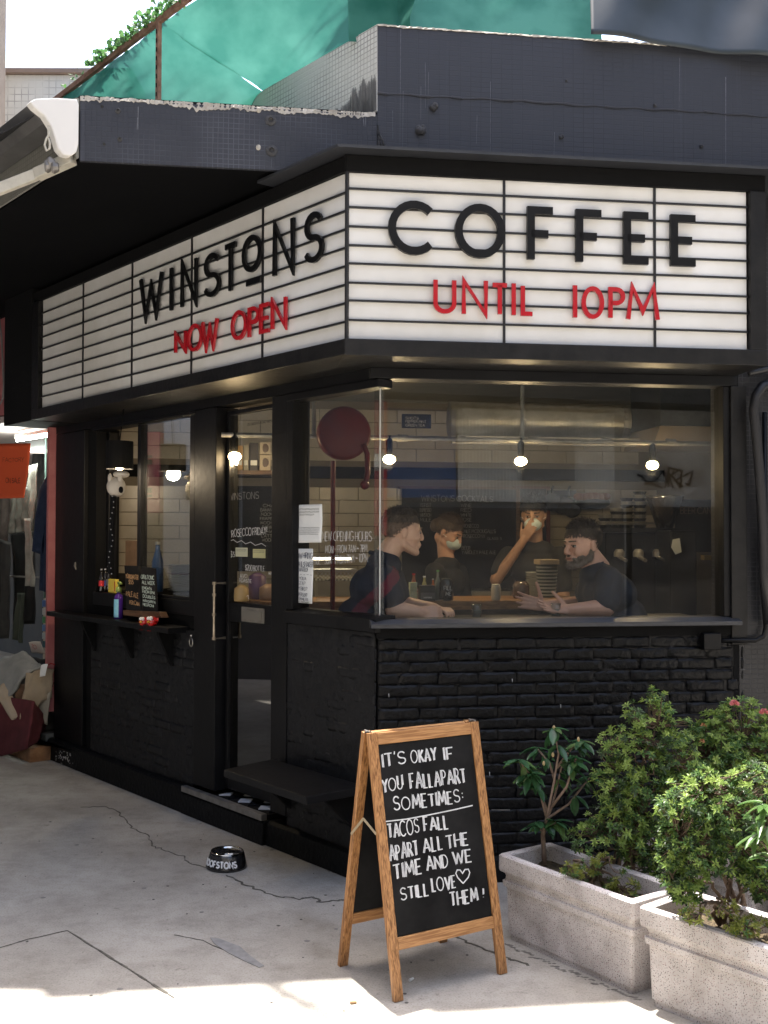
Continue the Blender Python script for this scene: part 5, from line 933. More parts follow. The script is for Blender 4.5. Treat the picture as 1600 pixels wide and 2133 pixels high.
# tether ring, butterfly catch, junction box, conduits
c = LP(398, 1338, .02); rg = thing('tether_ring', 'steel tether ring hung on the brick wall beside the door', 'ring', c); mb = MB(); mb.tube([c+L.U*.019*math.cos(a/16*6.283)+Vector((0, 0, .025*math.sin(a/16*6.283))) for a in range(16)], .0032, 6, closed=True); mb.build('ring', STEEL, rg, smooth=True)
mb = MB(); mb.tube([LP(398, 1326, .0), LP(398, 1324, .022)], .005, 8); mb.build('eyelet', STEEL, rg)
c = LP(158, 1180, .005); mb = MB(); mb.prism([c+L.U*.02+Vector((0, 0, .004)), c+L.U*.0+Vector((0, 0, .03)), c-L.U*.004, c-L.U*.012-Vector((0, 0, .02)), c+L.U*.004-Vector((0, 0, .008))], L.N*.008); tag(mb.build('window_catch', ALU), 'little metal butterfly catch on the black pillar left of the hatch', 'catch')
jb = thing('junction_box', 'black junction box with conduit on the wall below the window right end', 'junction box', RP(1490, 1350, .0))
a, c2 = R.px(1465, 1353, .05), R.px(1501, 1319, .05); mb = MB(); mb.box(R, a[0], c2[0], a[1], c2[1], .018, .06); mb.build('box', BLACK, jb, bevel=.004)
mb = MB(); z = R.px(1501, 1335, .04)[1]; u1 = R.px(1575, 1333, .04)[0]; mb.tube([R.p(c2[0], z, .035), R.p(u1, z, .035), R.p(u1+.04, z+.02, .035), R.p(u1+.052, z+.06, .035), R.p(u1+.052, 2.2, .035)], .011, 8); mb.build('conduit', BLACK, jb, smooth=True)
pp = thing('black_hose', 'thick black flexible hose bending down the tiled column', 'hose', RP(1580, 1280, .03)); mb = MB(); mb.tube([RP(x, y, n) for x, y, n in ((1640, 800, .02), (1612, 796, .05), (1588, 805, .07), (1574, 826, .075), (1570, 855, .075), (1578, 930, .07), (1584, 1010, .07), (1590, 1110, .065), (1592, 1200, .06), (1600, 1300, .06))], .024, 10); mb.build('hose', mat('hose_rubber', (.012, .012, .014), rough=.45), pp, smooth=True)
mb = MB(); mb.tube([RP(x, y, .05) for x, y in ((1650, 765, ), (1600, 768), (1572, 775), (1560, 778))], .016, 8); mb.build('upper_hose', MATS['hose_rubber'], pp, smooth=True)
# fold-down bench flap
bf = thing('bench_flap', 'black hinged bench board fixed to the wall left of the chalkboard stand', 'bench', L.p(.4, .4, .1)); ZB = .452
mb = MB(); mb.prism([L.p(.80, ZB, .03), L.p(.743, ZB, .355), L.p(.036, ZB, .363), L.p(.03, ZB, .03)], (0, 0, -.036)); mb.build('board', BLACK, bf, bevel=.003)
for u in (.12, .66): mb = MB(); mb.prism([L.p(u, ZB-.037, .01), L.p(u, ZB-.037, .22), L.p(u, .22, .01)], L.U*.03); mb.build('bracket', BLACKM, bf)
mb = MB(); mb.beam(RP(1024, 1687, .02), RP(1062, 1687, .02), .005, .004); tag(mb.build('wall_bolt', ALU), 'thin metal bolt rod on the brick wall right of the chalkboard stand', 'bolt')

# ---------------------------------------------------------------- hatch inside: pendant lamp with ornament
u0 = R.px(249, 955, -1.9); c = RP(249, 977, -1.9); pn_ = thing('pendant_lamp', 'black cylinder pendant lamp shade seen through the open hatch', 'lamp', c)
mb = MB(); mb.lathe(c, [(.082, 0), (.082, .17), (.01, .172)], 26, close=False); mb.build('shade', BLACKM, pn_, smooth=False, solid=.003)
mb = MB(); mb.tube([c+Vector((0, 0, .17)), RP(266, 880, -1.9)+Vector((0, 0, .3))], .004, 6); mb.build('cord', BLACKM, pn_); mb = MB(); mb.ell(c+Vector((0, 0, .02)), .028, seg=12, rings=8); mb.build('bulb', BULB, pn_, smooth=True)
ld = bpy.data.lights.new('pendant_light', 'POINT'); ld.energy = 4; ld.color = (1, .80, .55); ld.shadow_soft_size = .04; lo = bpy.data.objects.new('pendant_light', ld); COL.objects.link(lo); place(lo, c-Vector((0, 0, .02)), pn_)
c = RP(242, 1014, -1.75); mk = thing('hanging_ornament', 'cream animal head ornament under the pendant with a black studded strap hanging down', 'ornament', c); IV = mat('cream_ceramic', (.55, .5, .42), rough=.35)
mb = MB(); mb.ell(c, (.058, .055, .062)); mb.ell(c+Vector((-.03, -.03, .05)), (.014, .012, .03)); mb.ell(c+Vector((.03, -.03, .052)), (.014, .012, .03)); mb.ell(c+Vector((.03, 0, .075)), (.05, .05, .024)); mb.build('head', IV, mk, smooth=True)
mb = MB(); mb.ell(c+Vector((.04, -.045, -.02)), (.014, .014, .02)); mb.build('eye', BLACKM, mk, smooth=True)
mb = MB(); st_ = [RP(x, y, -1.72) for x, y in ((236, 1034), (235, 1080), (233, 1120), (231, 1160), (231, 1195))]; mb.tube(st_, .021, 6); mb.build('strap', BLACKM, mk)
mb = MB(); [mb.ell(st_[0].lerp(st_[-1], i/14)+Vector((.01*math.sin(i), -.022, 0)), .004, seg=6, rings=4) for i in range(15)]; stuff(mb.build('stud', CLB, mk))
mb = MB(); mb.ell(bpos(250, -.45, 1.27), (.1, .06, .05), seg=16, rings=8); tag(mb.build('cloth_bundle', MATS['black_cloth'], smooth=True), 'black cloth bundle lying behind the sauce bottles', 'cloth')

# ---------------------------------------------------------------- room things behind the big window
CZ = 1.236
def cpos(x, o=-1.12): u = R.px(x, 1245, o)[0]; return R.p(u, CZ, o)
bottle('ketchup_bottle', 'red topped sauce bottle on the counter right of the first man', 'bottle', cpos(862), .15, .021, mat('amber_liquid', (.25, .06, .02), rough=.2), REDP, mat('red_label', (.5, .03, .03), rough=.5))
bottle('juice_bottle', 'small bottle with a yellow green label on the counter', 'bottle', cpos(884), .135, .018, mat('cloudy_liquid', (.35, .33, .15), rough=.2), WHITEP, mat('lime_label', (.45, .5, .15), rough=.5))
bottle('orange_bottle', 'small bottle with an orange label beside the green topped one', 'bottle', cpos(902), .12, .014, mat('orange_liquid', (.4, .12, .04), rough=.2), CLB, mat('orange_label', (.6, .15, .08), rough=.5))
bottle('pump_bottle', 'clear sanitiser bottle with a green pump on the counter', 'pump bottle', cpos(912, -1.08), .17, .018, mat('clear_gel', (.2, .22, .2), rough=.1), mat('green_cap', (.1, .3, .08), rough=.4))
for i, y in enumerate((0, .052)):
    p = cpos(862, -1.05); mb = MB(); u, v, n = R.uvn(p); mb.box(R, u-.022, u+.018, CZ+y, CZ+y+.05, -1.09, -1.04); tag(mb.build('tea_box', mat('cream_green_box', (.45, .5, .3), (.55, .58, .42), 40, rough=.6)), ('lower small cream tea box on the counter', 'upper small cream tea box on the counter')[i], 'tea box')
u = R.px(889, 1240, -1.05)[0]; nb = thing('napkin_box', 'grey black napkin dispenser box with a white mark on the counter', 'napkin box', R.p(u, CZ, -1.05)); mb = MB(); mb.box(R, u-.04, u+.045, CZ, CZ+.085, -1.1, -1.03); mb.build('box', mat('slate_box', (.06, .06, .06), rough=.5), nb, bevel=.002); mb = MB(); mb.box(R, u-.038, u+.043, CZ+.008, CZ+.045, -1.029, -1.027); mb.build('lower_panel', mat('mid_grey_box', (.13, .13, .13), rough=.5), nb); mb = MB(); text(mb, R, 'NAPKINS', u-.02, CZ+.014, .008, .045, .0016, -1.0265, -1.026); mb.build('print', CHALK, nb)
p = cpos(930, -1.05); u = R.uvn(p)[0]; jr = thing('tip_jar', 'dark glass jar chalked FILL ME on the counter', 'jar', p); mb = MB(); mb.lathe(p, [(.036, 0), (.04, .01), (.04, .1), (.03, .115), (.03, .125)], 18); mb.build('jar', mat('smoky_glass', (.02, .019, .017), rough=.08, coat=.6), jr, smooth=True); mb = MB(); text(mb, R, 'FILL', u-.024, CZ+.06, .022, .048, .0025, -1.008, -1.007); text(mb, R, 'ME', u-.012, CZ+.03, .02, .03, .0025, -1.008, -1.007); mb.build('chalk_lettering', CHALK, jr)
p = cpos(1046, -.98); p = R.p(R.px(1046, 1246, -.9)[0], 1.236, -1.04); cj = thing('cream_jar', 'cream coloured ceramic jar with lid on the counter', 'jar', p); mb = MB(); mb.lathe(p, [(.022, 0), (.0265, .006), (.0265, .075), (.024, .08)], 20); mb.build('jar', IV, cj, smooth=True); mb = MB(); mb.lathe(p+Vector((0, 0, .08)), [(.0235, 0), (.025, .004), (.022, .012)], 20); mb.build('lid', IV, cj, smooth=True)
p = R.p(R.px(1085, 1240, -1.2)[0], CZ, -1.2); vj = thing('glass_jar', 'round glass jar of dark beans behind the open hands', 'jar', p); mb = MB(); mb.lathe(p, [(.04, 0), (.05, .015), (.05, .075), (.035, .1)], 18); mb.build('jar', mat('bean_brown', (.05, .028, .015), (.12, .07, .04), 90, rough=.15, coat=.5), vj, smooth=True)
p = R.p(R.px(1139, 1240, -1.3)[0], CZ, -1.3); cs = thing('cup_stack', 'tall stack of striped paper cups with brown napkins on top', 'cup stack', p)
for i in range(19): z = CZ+.0102*i; mb = MB(); q = p.copy(); q.z = z; mb.lathe(q, [(.05+.0006*i, 0), (.0555+.0006*i, .007), (.056+.0006*i, .0085), (.05+.0006*i, .0095)], 22); mb.build('cup', mat('cup_white', (.42, .42, .36), rough=.6) if i % 2 else mat('cup_green_black', (.05, .065, .05), rough=.6), cs)
mb = MB(); u = R.uvn(p)[0]; mb.box(R, u-.06, u+.06, CZ+.195, CZ+.225, -1.37, -1.24); mb.build('napkin_pile', mat('kraft_paper', (.32, .25, .16), rough=.9), cs, bevel=.003)
p = R.p(R.px(1114, 1240, -1.4)[0], CZ, -1.42); cs = thing('saucer_stack', 'shorter stack of pale saucers left of the tall cup stack', 'saucer stack', p)
for i in range(14): q = p.copy(); q.z = CZ+.0105*i; mb = MB(); mb.lathe(q, [(.04, 0), (.05, .007), (.05, .0085), (.04, .003)], 20); mb.build('saucer', MATS['cup_white'], cs)
for x, lab in ((993, 'water glass on the bar between the two men'), (1158, 'water glass on the bar by the second man')):
    p = R.p(R.px(x, 1284, -.2)[0], 1.1955, -.2); t = thing('water_glass', lab, 'glass', p); mb = MB(); mb.lathe(p, [(.021, 0), (.025, .075), (.024, .075), (.0205, .006)], 18); mb.build('tumbler', glass_mat('tumbler_glass%d' % (x % 2), tint=(.8, .85, .86), boost=2), t, smooth=True)
    mb = MB(); mb.lathe(p+Vector((0, 0, .006)), [(.0195, 0), (.0215, .04)], 16); mb.build('water', mat('water_in_glass', (.35, .38, .4), rough=.05, spec=.8), t)
# espresso machine, grinder, cup pyramid, hooks
em = thing('espresso_machine', 'black espresso machine behind the second man', 'espresso machine', R.p(1.95, CZ, -1.8)); a = R.px(1262, 1240, -1.7)[0]; c_ = R.px(1400, 1100, -1.7); DK = mat('dark_machine', (.004, .004, .004), (.008, .008, .008), 5, rough=.35, spec=.12)
mb = MB(); mb.box(R, a, c_[0], 1.05, c_[1]-.03, -2.2, -1.7); mb.build('housing', DK, em, bevel=.01); mb = MB(); mb.box(R, a-.02, c_[0]+.02, c_[1]-.029, c_[1], -2.22, -1.68); mb.build('cup_tray', STEEL if False else DK, em)
mb = MB(); mb.tube([R.p(a, c_[1]+.03, -1.69), R.p(c_[0], c_[1]+.03, -1.69)], .006, 6); mb.build('gallery_rail', STEEL, em)
for x in (1290, 1330, 1370): mb = MB(); q = RP(x, 1160, -1.66); mb.lathe(q, [(.035, 0), (.035, .03), (.02, .05)], 14); mb.tube([q, q+R.N*.12-Vector((0, 0, .02))], .012, 8); mb.build('group_head', STEEL if x == 1370 else ALU, em)
mb = MB(); mb.box(R, a-.1, 3.2, .17, 1.05, -2.3, -1.6); mb.build('base_cabinet', DK, em)
zt_ = c_[1]+.001
sx = R.px(1333, 1095, -1.9)[0]; cpz = thing('cup_pyramid', 'stacked black and white cups on the espresso machine', 'cup stack', R.p(sx, zt_, -1.9))
for cx_, n_ in ((0, 11), (-.09, 9), (-.16, 6), (-.24, 4)):
    for i in range(n_): q = R.p(sx+cx_, zt_+.022*i, -1.9); mb = MB(); mb.lathe(q, [(.034, 0), (.044, .018), (.045, .020)], 14); mb.build('cup', mat('cup_dull', (.16, .155, .14), rough=.5) if i % 2 else DK, cpz)
gr = thing('coffee_grinder', 'tall black coffee grinder with hopper right of the cup pyramid', 'coffee grinder', RP(1410, 1240, -1.5)); q = RP(1385, 1040, -1.5)
mb = MB(); mb.lathe(RP(1385, 1100, -1.5), [(.05, 0), (.11, .18), (.115, .2), (.0, .21)], 18); mb.build('hopper', mat('dark_hopper', (.02, .018, .016), rough=.15, coat=.5), gr, smooth=True)
mb = MB(); a2 = R.px(1390, 1240, -1.5); b2 = R.px(1445, 1105, -1.5); mb.box(R, a2[0], b2[0], 1.05, b2[1], -1.7, -1.45); mb.build('body', DK, gr, bevel=.01); mb = MB(); mb.prism([RP(x, y, -1.44) for x, y in ((1402, 1124), (1416, 1121), (1420, 1150), (1408, 1155), (1399, 1140))], -R.N*.005); mb.build('sticker', mat('silver_sticker', (.42, .44, .44), rough=.35), gr)
mb = MB(); mb.box(R, a2[0]-.4, 3.3, .17, 1.05, -1.75, -1.42); mb.build('stand', DK, gr); mb = MB(); a3 = R.px(1490, 1165, -1.3); mb.box(R, a3[0], a3[0]+.03, a3[1], a3[1]+.07, -1.35, -1.3); mb.box(R, a3[0]-.07, a3[0], a3[1]-.005, a3[1]+.025, -1.35, -1.3); mb.build('brass_tap', mat('dull_brass', (.35, .25, .1), rough=.3, metal=.8), gr)
hk = thing('hook_rack', 'black hook rack with caps and cloths on the back wall', 'rack', RP(1150, 1075, IO+.1)); mb = MB(); mb.beam(RP(1140, 1028, IO+.08), RP(1200, 1028, IO+.08), .02, .05); mb.build('bar', BLACKM, hk)
for i, (x, y, w_, m_) in enumerate(((1150, 1046, .07, 'black_cloth'), (1172, 1052, .09, 'black_cloth'), (1192, 1060, .07, 'charcoal_cloth'))):
    mb = MB(); mb.ell(RP(x, y, IO+.12), (w_, .05, .07), seg=12, rings=8); mb.build('cap', MATS[m_], hk, smooth=True)
for x in (1150, 1185): mb = MB(); mb.tube([RP(x, 1030, IO+.1), RP(x, 1018, IO+.14), RP(x+3, 1012, IO+.14)], .008, 6); mb.build('hook', BLACKM, hk)
bk = thing('bread_basket', 'dark basket of orange brown pastries on the back wall shelf', 'basket', RP(1232, 1055, IO+.15)); mb = MB(); mb.ell(RP(1232, 1047, IO+.15), (.15, .08, .05), seg=16, rings=8); mb.build('basket', BLACKM, bk, smooth=True)
for i in range(6): mb = MB(); mb.ell(RP(1206+11*i, 1036-rng.random()*3, IO+.2), (.045, .03, .03), seg=10, rings=6); mb.build('pastry', mat('crust', (.22, .07, .02), (.3, .12, .04), 30, rough=.6), bk, smooth=True)
# red drum sign on a pole behind the narrow window
rd = thing('red_drum', 'large dark red round drum on a pole behind the narrow corner window', 'drum', RP(716, 1200, -.75)); c = RP(716, 903, -.95)
mb = MB(); mb.lathe(c-R.N*.05, [(.13, 0), (.146, .01), (.146, .08), (.13, .095)], 36, R.N); mb.build('drum', REDD, rd, smooth=True)
mb = MB(); q = RP(694, 960, -.95); q2 = q.copy(); q2.z = .17; mb.tube([q, q2], .013, 10); mb.build('pole', REDD, rd)
mb = MB(); mb.tube([RP(x, y, -.88) for x, y in ((757, 925), (765, 945), (766, 985), (762, 1005), (756, 1012))], .015, 8); mb.build('arm', REDD, rd, smooth=True)
mb = MB(); mb.ell(RP(760, 1010, -.88), .026, seg=12, rings=8); mb.build('knob', REDD, rd, smooth=True)
# shelf of retail bags high behind the door glass
rs = thing('retail_shelf', 'high shelf of coffee bags and boxes seen through the door', 'shelf', RP(525, 985, -1.6)); a = R.px(470, 988, -1.6); mb = MB(); mb.box(R, a[0], a[0]+.42, a[1], a[1]+.025, -1.8, -1.58); mb.build('board', WOODD, rs)
for i, (x0, x1, y0, c) in enumerate(((477, 492, 928, (.5, .48, .42)), (493, 506, 928, (.5, .3, .1)), (507, 518, 926, (.35, .33, .28)), (520, 538, 922, (.03, .028, .035)), (541, 564, 947, (.42, .36, .28)), (541, 564, 921, (.4, .35, .28)))):
    u0_, v1_ = R.px(x0, y0, -1.6); u1_ = R.px(x1, y0, -1.6)[0]; vb_ = a[1]+.026 if i != 5 else R.px(541, 946, -1.6)[1]; mb = MB(); mb.box(R, u0_, u1_, vb_, v1_, -1.68, -1.6)
    o = tag(mb.build('coffee_bag' if i < 4 else 'cup_box', mat('bag%d' % i, c, rough=.5), bevel=.004), ('pale coffee bag at the left end of the high shelf behind the bulb', 'orange coffee bag on the high shelf', 'narrow beige coffee bag beside the black one', 'black coffee bag on the high shelf', 'lower boxed cup on the high shelf', 'upper boxed cup on the high shelf')[i], 'coffee bag' if i < 4 else 'box')
    if i > 3: mb = MB(); mb.ell(R.p((u0_+u1_)/2, (vb_+v1_)/2, -1.599), (.022, .002, .028), seg=12, rings=6); mb.build('printed_cup', mat('cup_print', (.08, .05, .04), rough=.5), o)
    elif i < 4: mb = MB(); mb.box(R, u0_+.006, u1_-.006, vb_+.03, vb_+.06, -1.5995, -1.598); mb.build('label', PAPER if i != 0 else INK, o)
# jars and cakes on the counter behind the door
for i, (x, y, r_, c, nm) in enumerate(((503, 1240, .04, (.3, .2, .08), 'jar of biscuits'), (560, 1245, .05, (.35, .22, .14), 'pink iced cake'), (538, 1215, .05, (.1, .05, .13), 'purple cake box'))):
    q = R.p(R.px(x, 1240, -1.1)[0], CZ, -1.1-.1*i); mb = MB(); mb.lathe(q, [(r_, 0), (r_*1.05, .02), (r_*1.0, .07+.06*(i == 2)), (r_*.3, .09+.06*(i == 2))], 16); tag(mb.build(('biscuit_jar', 'iced_cake', 'cake_box')[i], mat('confection%d' % i, c, rough=.4), smooth=True), nm+' on the counter behind the door glass', ('jar', 'cake', 'box')[i])
# ================================================================ A-BOARD
FL_, FR_, BL_2, BR_ = (G(820, 2088), G(1062, 2031), G(705, 2013), G(918, 1957))
cen = (FL_+FR_+BL_2+BR_)/4; apL = (FL_+BL_2)/2+Vector((0, 0, .893)); apR = (FR_+BR_)/2+Vector((0, 0, .893))
wdir = ((FR_-FL_).normalized()+(BR_-BL_2).normalized()).normalized()
FR_ = FL_+wdir*.487; ctr = (apL+apR)/2; apL = ctr-wdir*.2435; apR = ctr+wdir*.2435; dep = wdir.cross(Vector((0, 0, 1))).normalized()
if dep.dot(CAM-cen) < 0: dep = -dep
ab = thing('chalkboard_stand', 'wooden A frame chalkboard with tacos message standing on the pavement', 'chalkboard', cen)
ang = math.atan2(wdir.x, wdir.y)
FF = Frame(FL_, ang, v=(apL+dep*.016-FL_)); FF.N = FF.U.cross(FF.V).normalized(); FF.N = FF.N if FF.N.dot(CAM-cen) > 0 else -FF.N
hF = (apL+dep*.016-FL_).length
FB_ = Frame(BL_2, ang, v=(apL-dep*.016-BL_2)); FB_.N = FB_.U.cross(FB_.V).normalized(); FB_.N = -FB_.N if FB_.N.dot(CAM-cen) > 0 else FB_.N
hB = (apL-dep*.016-BL_2).length; W_ = .487; lw = .036; th_ = .02
def bar(fr, u0, u1, v0, v1, name, m, n0=-.01, n1=.01): mb = MB(); mb.box(fr, u0, u1, v0, v1, n0, n1); return mb.build(name, m, ab, bevel=.0025)
vt = FF.px(870, 1510)[1]; vtr = hF-.045; vb1 = FF.px(925, 1929)[1]; vb0 = vb1-.042
for fr, h in ((FF, hF), (FB_, hB)):
    w2 = W_ if fr is FF else W_
    bar(fr, 0, lw, 0, h, 'leg', WOODA); bar(fr, w2-lw, w2, 0, h, 'leg', WOODA)
    bar(fr, lw+.0006, w2-lw-.0006, h-.044, h-.002, 'rail', WOODH, -.009, .009); bar(fr, lw+.0006, w2-lw-.0006, vb0, vb1, 'rail', WOODH, -.009, .009)
    bar(fr, lw+.0006, w2-lw-.0006, vb1+.0004, h-.0445, 'chalk_panel', CHALKB, -.004, .004)
for u in (.012, W_-.012): mb = MB(); q = apL+wdir*u+Vector((0, 0, .004)); mb.tube([q-dep*.02, q+dep*.02], .004, 6); mb.beam(q-dep*.02-Vector((0, 0, .02)), q-dep*.001-Vector((0, 0, .0)), .02, .003); mb.build('hinge', ALU, ab)
mb = MB(); A = FB_.p(0, .52, 0)-wdir*.004; B_ = FF.p(0, .56, 0)-wdir*.004; m_ = (A+B_)/2+Vector((0, 0, .055)); mb.beam(A, m_, .003, .009); mb.beam(m_, B_, .003, .009); mb.build('stay', mat('brass_stay', (.5, .42, .28), rough=.35, metal=.5), ab)
mb = MB()
def bt(s, x0, y0, x1, y1, h, **k): ltext(s, x0, y0, x1, y1, h, fr=FF, n=.0046, st=.0042, mb=mb, jit=.07, double=.10, gap=.2, **k)
for a in (("IT'S", 801, 1597, 849, 1589, 28), ('OKAY', 861, 1589, 912, 1582, 27), ('IF', 929, 1581, 948, 1578, 26), ('YOU', 800, 1650, 842, 1642, 27), ('FALLAPART', 858, 1642, 973, 1628, 31), ('SOMETIMES', 824, 1688, 961, 1669, 28), (':', 966, 1663, 968, 1662, 18),
          ('TACOS', 811, 1745, 876, 1733, 30), ('FALL', 886, 1731, 936, 1724, 28), ('APART', 814, 1793, 873, 1780, 31), ('ALL', 884, 1776, 924, 1767, 29), ('THE', 933, 1766, 977, 1758, 28), ('TIME', 823, 1831, 880, 1817, 31), ('AND', 891, 1811, 935, 1803, 28), ('WE', 946, 1799, 984, 1792, 27),
          ('STILL', 837, 1875, 894, 1863, 26), ('LOVE', 902, 1857, 951, 1847, 27), ('THEM', 940, 1886, 996, 1874, 28), ('!', 1008, 1866, 1010, 1866, 20)): bt(*a)
P = [FF.px(x, y, .0046) for x, y in ((803, 1711), (850, 1705), (900, 1695), (950, 1684), (987, 1675))]; mb.ribbon(P, .0042, FF, .0046, .0054)
P = [FF.px(x, y, .0046) for x, y in ((966, 1838), (955, 1826), (951, 1817), (954, 1810), (960, 1810), (965, 1817), (970, 1809), (977, 1808), (980, 1815), (977, 1825), (966, 1838))]; mb.ribbon(P, .0042, FF, .0046, .0054)
mb.build('chalk_lettering', CHALK, ab)

# ================================================================ DOG BOWL
q = G(472, 1806); bw2 = thing('dog_bowl', 'black dog bowl with steel inside lettered WOOFSTONS on the pavement', 'dog bowl', q)
bc = q+Vector((0, .0, 0)); tilt = Vector((.035, .0, 1)).normalized()
mb = MB(); mb.lathe(bc, [(.098, .0), (.1, .006), (.098, .012), (.083, .068), (.078, .074), (.074, .070)], 40, tilt); mb.build('shell', mat('gloss_black_bowl', (.012, .012, .013), rough=.18, coat=.5), bw2, smooth=True)
mb = MB(); mb.lathe(bc, [(.08, .075), (.0775, .080), (.073, .076), (.063, .035), (.05, .026), (.001, .025)], 36, tilt, close=False); mb.build('steel_insert', mat('bowl_steel', (.62, .58, .5), rough=.12, metal=1), bw2, smooth=True)
class Cone:
    def p(s, u, v, n=0): r = .0975-(v-.012)*.26+n; a = u/.09; f = Vector((0, -1, 0)); return bc+Vector((math.sin(a), -math.cos(a), 0))*r+Vector((0, 0, v+math.sin(a)*-.003))
mb = MB(); text(mb, Cone(), 'WOOFSTONS', -.125, .022, .026, .185, .0062, .001, .0022, gap=.22); mb.build('lettering', mat('white_vinyl', (.8, .8, .8), rough=.5), bw2)

# ================================================================ PLANTERS
def terrazzo():
    m = bpy.data.materials.new('terrazzo'); m.use_nodes = True; t = m.node_tree; b = t.nodes['Principled BSDF']; b.inputs['Roughness'].default_value = .7
    g = t.nodes.new('ShaderNodeNewGeometry'); col = None
    base = t.nodes.new('ShaderNodeTexNoise'); base.inputs['Scale'].default_value = 7; base.inputs['Detail'].default_value = 6; t.links.new(g.outputs['Position'], base.inputs['Vector'])
    r = t.nodes.new('ShaderNodeValToRGB'); r.color_ramp.elements[0].color = (.37, .34, .325, 1); r.color_ramp.elements[1].color = (.62, .585, .575, 1); r.color_ramp.elements[0].position = .3; r.color_ramp.elements[1].position = .6; t.links.new(base.outputs['Fac'], r.inputs[0]); col = r.outputs[0]
    for sc, thr, c in ((170, .27, (.07, .06, .06)), (230, .25, (.28, .10, .09)), (120, .17, (.05, .05, .06))):
        v = t.nodes.new('ShaderNodeTexVoronoi'); v.inputs['Scale'].default_value = sc; t.links.new(g.outputs['Position'], v.inputs['Vector'])
        lt = t.nodes.new('ShaderNodeMath'); lt.operation = 'LESS_THAN'; lt.inputs[1].default_value = thr; t.links.new(v.outputs['Distance'], lt.inputs[0])
        sp = t.nodes.new('ShaderNodeSeparateColor'); t.links.new(v.outputs['Color'], sp.inputs[0]); l2 = t.nodes.new('ShaderNodeMath'); l2.operation = 'GREATER_THAN'; l2.inputs[1].default_value = .45; t.links.new(sp.outputs[0], l2.inputs[0])
        mu = t.nodes.new('ShaderNodeMath'); mu.operation = 'MULTIPLY'; t.links.new(lt.outputs[0], mu.inputs[0]); t.links.new(l2.outputs[0], mu.inputs[1])
        x = t.nodes.new('ShaderNodeMix'); x.data_type = 'RGBA'; t.links.new(mu.outputs[0], x.inputs['Factor']); t.links.new(col, x.inputs[6]); x.inputs[7].default_value = (*c, 1); col = x.outputs[2]
    t.links.new(col, b.inputs['Base Color']); MATS['terrazzo'] = m; return m
TER = terrazzo(); SOIL = mat('potting_soil', (.03, .02, .012), (.12, .09, .05), 60, rough=1, bump=1, bscale=120)
def planter(lab, near, ln, dp, L_, D_, rim=.335):
    """near = outer corner of the rim, ln/dp unit directions along and across"""
    near = Vector((near[0], near[1], 0)); ln = Vector((*ln, 0)).normalized(); dp = Vector((*dp, 0)).normalized(); dp = (dp-ln*dp.dot(ln)).normalized()
    t = thing('planter', lab, 'planter', near+ln*L_/2+dp*D_/2, 'terrazzo planters')
    prof = [(.0, .055), (.0, .034), (.022, .034), (.024, .028), (.205, .022), (.212, .012), (.232, .010), (.238, .018), (.25, .020), (.262, .016), (.27, .002), (.276, .0), (rim-.006, .0), (rim, .005), (rim, .028), (rim-.006, .034), (.2, .036)]
    mb = MB(); vs = []
    cn = [(0, 0), (1, 0), (1, 1), (0, 1)]; bv = .012
    ring = []
    for z, i in prof:
        pts = []
        for a, c in cn:
            x = i if a == 0 else L_-i; y = i if c == 0 else D_-i; sx_ = 1 if a == 0 else -1; sy_ = 1 if c == 0 else -1; k = min(bv, .004 if i > .03 and z > .19 else bv)
            p1 = (x+sx_*k, y); p2 = (x, y+sy_*k); o = [p2, (x+sx_*k*.3, y+sy_*k*.3), p1] if (a, c) in ((0, 0), (1, 1)) else [p1, (x+sx_*k*.3, y+sy_*k*.3), p2]; pts += o
        ring.append(pts); vs += [near+ln*x+dp*y+Vector((0, 0, z)) for x, y in pts]
    n = 12; fs = [(r_*n+k, r_*n+(k+1) % n, (r_+1)*n+(k+1) % n, (r_+1)*n+k) for r_ in range(len(prof)-1) for k in range(n)]
    mb.add(vs, fs); mb.build('trough', TER, t)
    mb = MB(); mb.grid(lambda s, q: near+ln*(.034+(L_-.068)*s)+dp*(.034+(D_-.068)*q)+Vector((0, 0, .268+.022*noise.noise(Vector((s*5, q*3, L_)))+.012*noise.noise(Vector((s*17, q*11, 4)))+.015*math.sin(math.pi*s)*math.sin(math.pi*q))), 50, 20); mb.build('soil', SOIL, t, smooth=True)
    return t
lnd = (-L.U).xy; dpd = R.U.xy
PA = G(1037, 1778, .335); PB = G(1318, 1880, .335); l1 = (PB-PA); D1 = Vector((.2, .191))
planter('speckled terrazzo planter with the small camellia, nearest the chalkboard stand', PA.xy, l1.xy, D1, l1.length, .285)
PC = G(1330, 1887, .335); PD = G(1600, 1975, .335); l2 = PD-PC
planter('speckled terrazzo planter at the lower right corner holding the leafy shrub', PC.xy, l2.xy, D1, .70, .285)
PE = G(1274, 1719, .335)
planter('speckled terrazzo planter behind, close to the black brick wall', PE.xy, (.60, -.80), (.232, .198), .72, .30)
PF_ = Vector((*PE.xy, 0))+Vector((.60, -.80, 0))*.75
planter('speckled terrazzo planter of the back row, behind the lower right one', PF_.xy, (.60, -.80), (.232, .198), .70, .30)

